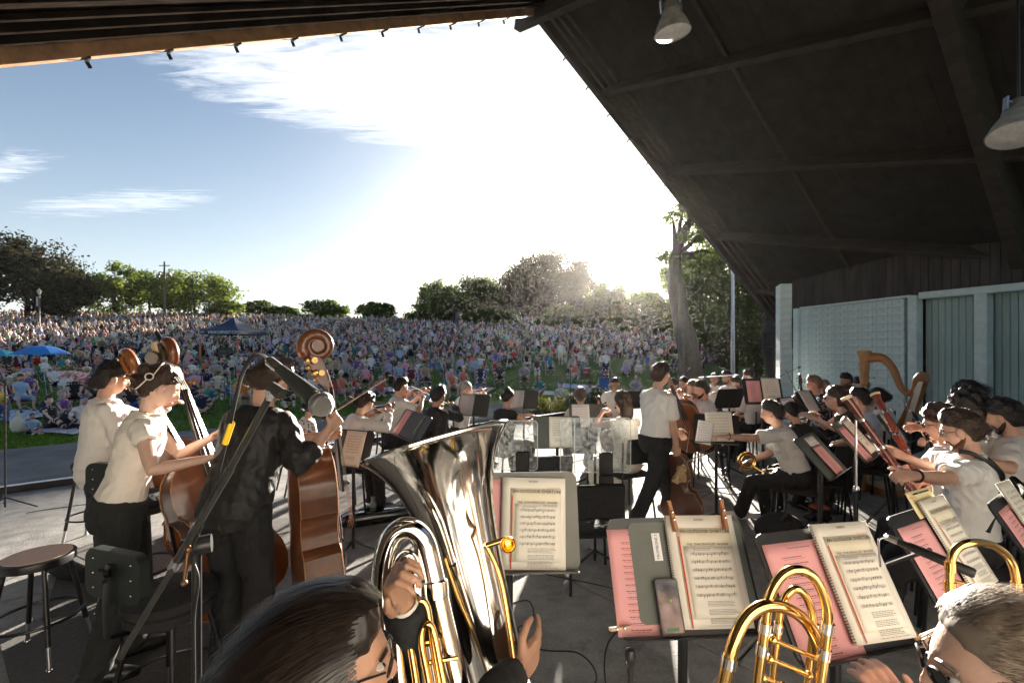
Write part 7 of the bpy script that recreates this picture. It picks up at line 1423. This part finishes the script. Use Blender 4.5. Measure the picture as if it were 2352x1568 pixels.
# blankets, coolers and bags among the front rows
def blanket(label, p, w, h, a, c1, c2):
    m = bpy.data.materials.get('blanket_%s_%s' % (c1, c2))
    if not m:
        m = bpy.data.materials.new('blanket_%s_%s' % (c1, c2)); m.use_nodes = True; nt = m.node_tree; b_ = nt.nodes['Principled BSDF']; b_.inputs['Roughness'].default_value = .9; t = N(nt, 'ShaderNodeTexCoord'); ck = N(nt, 'ShaderNodeTexChecker', ins={'Scale': 6.0}); ck.inputs[1].default_value = (*COLS[c1], 1); ck.inputs[2].default_value = (*COLS[c2], 1); nt.links.new(t.outputs['Object'], ck.inputs['Vector']); nt.links.new(ck.outputs[0], b_.inputs['Base Color'])
    b = MB(); n = 7; vs = []; rr = random.Random(len(label))
    for j in range(n):
        for i in range(n): lx, ly = (i / (n - 1) - .5) * w, (j / (n - 1) - .5) * h; q = rotz(a) @ V((lx, ly, 0)); vs.append((lx, ly, lawn_z(p.x + q.x, p.y + q.y) - p.z + .03 + rr.uniform(0, .025)))
    b.add(vs, [(j * n + i, j * n + i + 1, (j + 1) * n + i + 1, (j + 1) * n + i) for j in range(n - 1) for i in range(n - 1)]); o = tag(b.build('picnic_blanket', m, ang=180), label, 'blanket', 'picnic blankets on the lawn'); o.location = p; o.rotation_euler = (0, 0, a)
for lab, x, y, w, h, c1, c2 in (('blue and white checked blanket at the lawn edge', 40, 955, 2.4, 1.7, 'sky', 'white'), ('cream blanket under the man in blue cap', 175, 985, 2.3, 1.5, 'cream', 'lavender'), ('blue patterned blanket empty on the grass by the violinists', 955, 915, 2.0, 1.5, 'sky', 'navy'), ('white blanket in the middle of the lawn beyond the violins', 905, 895, 2.2, 1.4, 'white', 'lavender'), ('pale blanket under the orange-capped man', 1470, 905, 2.4, 1.6, 'sky', 'white'), ('white folding sheet near the shrubs', 1280, 905, 2.0, 1.2, 'white', 'cream'), ('tan rug beyond the tent on the slope', 650, 868, 2.0, 1.5, 'tan', 'cream'), ('red and white checked blanket near the coral shirts', 1080, 893, 2.2, 1.6, 'red', 'white'), ('long white blanket behind the cellist', 1340, 890, 2.8, 1.4, 'white', 'sky')):
    blanket(lab, L(x, y), w, h, rgc.uniform(-.5, .5), c1, c2)
for lab, x, y, c in (('red cooler box by the blue camp chair', 248, 862, 'red'), ('white lidded cooler beside the polka dots', 905, 878, 'maroon'), ('teal cooler near the violinists', 955, 868, 'teal'), ('red cooler near the cream shirts', 640, 858, 'red'), ('blue cooler box in the middle of the crowd', 1110, 862, 'blue'), ('small red cooler beyond the stands', 1345, 858, 'red')):
    p = L(x, y); o = tag(empty('cooler_box', p, rgc.uniform(-.5, .5)), lab, 'cooler', 'coolers on the lawn'); b = MB(); b.rbox((0, 0, .17), (.55, .34, .34), .03); b.build('box_body', CM[c], o, smooth=False); b = MB(); b.rbox((0, 0, .375), (.58, .37, .07), .02); b.build('lid', CM['white'], o, smooth=False); b = MB(); b.tube([(-.28, 0, .30), (-.30, 0, .42), (.30, 0, .42), (.28, 0, .30)], .012, 5); b.build('handle', CM['grey'], o)
for lab, x, y, c in (('navy backpack on the grass near the picture edge', 105, 950, 'navy'), ('cream tote bag beside the child', 42, 992, 'cream'), ('tall blue cooler bag with straps in the crowd', 1042, 868, 'sky'), ('black bag beside the woman in black', 152, 985, 'black')):
    p = L(x, y); o = tag(empty('bag', p), lab, 'bag', 'bags on the lawn'); b = MB(); b.ell((0, 0, .2), (.20, .14, .24), None, 12, 8); b.build('bag_body', CM[c], o); b = MB(); b.tube(smooth_path([V((-.08, 0, .40)), V((0, 0, .54)), V((.08, 0, .40))], 4), .018, 6); b.build('handle', CM[c], o)
p = L(1440, 915); q = bpy.data.objects.new('camp_chair', CAMP); COL.objects.link(q); q.location = L(1385, 912); q.rotation_euler = (0, 0, R(160)); q.material_slots[0].link = 'OBJECT'; q.material_slots[0].material = CM['blue']; tag(q, 'empty bright blue camp chair alone on the grass', 'camp chair', 'camp chairs on the lawn')
q = bpy.data.objects.new('camp_chair', CAMP); COL.objects.link(q); q.location = L(600, 815); q.rotation_euler = (0, 0, R(190)); q.material_slots[0].link = 'OBJECT'; q.material_slots[0].material = CM['red']; tag(q, 'empty red camp chair in front of the tent', 'camp chair', 'camp chairs on the lawn')
# shrubs in the bed before the stage
def shrub(label, p, r, n, size, m, h=None): o = tag(empty('shrub', p), label, 'shrub', 'shrubs before the stage'); rr = random.Random(n); k = [np.array([rr.uniform(-r, r), rr.uniform(-r, r) * .6, (h or r) * rr.uniform(.3, .9)]) for _ in range(9)]; leaves('foliage', k, [np.array([r * .45, r * .45, (h or r) * .5])] * 9, n, size, m, o, n, shell=.2, up=.4); b = MB(); b.tube([(0, 0, -.1), (0, 0, (h or r) * .7)], .02, 6); b.build('stem', BARK, o)
for i, (lab, x, Yv, r, n, sz, m, h) in enumerate((('yellow green shrub beside the open white music', 1262, 14.6, .55, 1500, .07, LFY, .6), ('low grey green shrub left of the yellow one', 1220, 14.2, .45, 900, .07, LGR, .35), ('feathery grey green plant before the cellist', 1345, 15.2, .7, 1700, .09, LGR, .75), ('tall grassy plant in the bed behind the stands', 1390, 15.5, .6, 1500, .10, LGR, .8), ('dark green shrub by the violinist with glasses', 905, 11.6, .4, 900, .07, LFM, .45), ('low shrub at the far end of the bed', 1440, 16.5, .6, 1200, .09, LFM, .5))):
    q = P(x, 0, Yv); shrub(lab, V((q.x, Yv, -.285)), r, n, sz, m, h)
strip(9.35, 11.6, 6, 16, -.275, 'planting_bed', mat('bed_soil', (.05, .035, .022), .95, var=.4, vs=12, bump=.6, bs=30))
# short grass blades on the near lawn
def grass():
    n = 90000; rg = np.random.default_rng(3); y = 9 + 22 * rg.random(n) ** 1.3; x = rg.uniform(-1.2, .45, n) * y; dn = LN.x * x + LN.y * y; k = dn > 15.35 + .15 * np.sin(.55 * (LD.x * x + LD.y * y)); x, y = x[k], y[k]; n = len(x); z = np.array([lawn_z(a, b) for a, b in zip(x, y)]) - .02
    a = rg.uniform(0, 6.28, n); h = rg.uniform(.04, .10, n); w = rg.uniform(.012, .03, n); l = rg.normal(size=(n, 2)) * .03
    v = np.stack([np.stack([x - np.cos(a) * w, y - np.sin(a) * w, z], 1), np.stack([x + np.cos(a) * w, y + np.sin(a) * w, z], 1), np.stack([x + l[:, 0], y + l[:, 1], z + h], 1)], 1).reshape(-1, 3)
    me = bpy.data.meshes.new('grass'); me.vertices.add(3 * n); me.vertices.foreach_set('co', v.ravel()); me.loops.add(3 * n); me.loops.foreach_set('vertex_index', np.arange(3 * n, dtype=np.int32)); me.polygons.add(n); me.polygons.foreach_set('loop_start', np.arange(0, 3 * n, 3, dtype=np.int32)); me.update(calc_edges=True)
    at = me.attributes.new('tone', 'FLOAT', 'FACE'); at.data.foreach_set('value', rg.random(n).astype(np.float32)); me.materials.append(leaf_mat('grass_blade', (.06, .14, .016), (.17, .28, .04), .5)); tag(link('grass', me), kind='stuff')
grass()
fuse_all(); fonts_to_mesh()
# the mass of people farther up the hill, one object
def far_crowd():
    src = []
    for k, o in FAR:
        me = o.data; n = len(me.vertices); co = np.empty(n * 3); me.vertices.foreach_get('co', co); co = co.reshape(-1, 3); me.calc_loop_triangles(); t = np.empty(len(me.loop_triangles) * 3, dtype=np.int32); me.loop_triangles.foreach_get('vertices', t); mi = np.empty(len(me.loop_triangles), dtype=np.int32); me.loop_triangles.foreach_get('material_index', mi); src.append((k, co, t.reshape(-1, 3), mi))
    SL = np.array([(-.27, .26, .42), (.27, .26, .42), (.25, -.22, .34), (-.25, -.22, .34), (.25, -.40, .88), (-.25, -.40, .88), (-.27, .28, .02), (.27, .28, .02), (-.27, .24, .02), (.27, .24, .02)]); SLT = np.array([(0, 1, 2), (0, 2, 3), (3, 2, 4), (3, 4, 5), (0, 1, 9), (0, 9, 8)], dtype=np.int32)
    rg = np.random.default_rng(5); VS, FS, CS = [], [], []; b = 0; lin = lambda c: np.array(c)
    for p in far:
        r = rgc.random(); kind = 'chair' if r < .72 else 'ground' if r < .9 else 'stand'; c = rgc.choice([i for i, s in enumerate(src) if s[0] == kind]); k, co, t, mi = src[c]
        th = math.atan2(4 - p.y, -p.x) - math.pi / 2 + rgc.gauss(0, .4); s = rgc.uniform(.88, 1.08); cs, sn = math.cos(th) * s, math.sin(th) * s
        v = np.stack([co[:, 0] * cs - co[:, 1] * sn + p.x, co[:, 0] * sn + co[:, 1] * cs + p.y, co[:, 2] * s + p.z], 1)
        pal = np.array([rgc.choice(((.60, .37, .27), (.52, .31, .21), (.66, .44, .34), (.25, .13, .08))), tuple(c_ * rgc.uniform(.6, 1.05) for c_ in COLS[rgc.choice(FARW)]), COLS[rgc.choice(('navy', 'black', 'charcoal', 'black', 'tan', 'grey', 'olive', 'navy'))], rgc.choice(((.05, .028, .017), (.016, .012, .011), (.34, .33, .31), (.62, .60, .57), (.30, .20, .10), (.55, .42, .24), (.6, .6, .6))), (.05, .05, .05)])
        VS.append(v); FS.append(t + b); CS.append(pal[mi]); b += len(v)
        if kind == 'chair':
            v = np.stack([SL[:, 0] * cs - SL[:, 1] * sn + p.x, SL[:, 0] * sn + SL[:, 1] * cs + p.y, SL[:, 2] * s + p.z], 1); VS.append(v); FS.append(SLT + b); CS.append(np.tile(COLS[rgc.choice(('navy', 'black', 'charcoal', 'teal', 'blue', 'green', 'maroon', 'navy', 'grey'))], (len(SLT), 1)) * .7); b += len(v)
    v = np.concatenate(VS); f = np.concatenate(FS); c = np.concatenate(CS); n = len(f); me = bpy.data.meshes.new('crowd'); me.vertices.add(len(v)); me.vertices.foreach_set('co', v.ravel()); me.loops.add(3 * n); me.loops.foreach_set('vertex_index', f.ravel().astype(np.int32)); me.polygons.add(n); me.polygons.foreach_set('loop_start', np.arange(0, 3 * n, 3, dtype=np.int32)); me.polygons.foreach_set('use_smooth', np.ones(n, dtype=bool)); me.update(calc_edges=True)
    at = me.attributes.new('tone', 'FLOAT_COLOR', 'FACE'); at.data.foreach_set('color', np.concatenate([c, np.ones((n, 1))], 1).astype(np.float32).ravel())
    m = bpy.data.materials.new('crowd_cloth'); m.use_nodes = True; nt = m.node_tree; a = N(nt, 'ShaderNodeAttribute', attribute_name='tone'); nt.links.new(a.outputs['Color'], nt.nodes['Principled BSDF'].inputs['Base Color']); nt.nodes['Principled BSDF'].inputs['Roughness'].default_value = .85; me.materials.append(m)
    tag(link('crowd', me), 'dense seated crowd covering the upper slope of the lawn', 'crowd', None, 'stuff'); return n
NT = far_crowd(); print('far crowd', len(far), NT)
for k, o in BASE + FAR: bpy.data.objects.remove(o)
# thin haze volume added to imitate the lens-flare veil round the sun
b = MB(); b.box((0, 600, 14.3), (2000, 2000, 31.4)); hz_ = b.build('haze', bpy.data.materials.new('flare_veil_haze'), smooth=False); tag(hz_, kind='stuff')
m = hz_.data.materials[0]; m.use_nodes = True; nt = m.node_tree; nt.nodes.clear(); oo = N(nt, 'ShaderNodeOutputMaterial'); vv = N(nt, 'ShaderNodeVolumePrincipled'); vv.inputs['Color'].default_value = (.95, .93, .90, 1); vv.inputs['Density'].default_value = .00011; vv.inputs['Anisotropy'].default_value = .77; nt.links.new(vv.outputs[0], oo.inputs['Volume'])
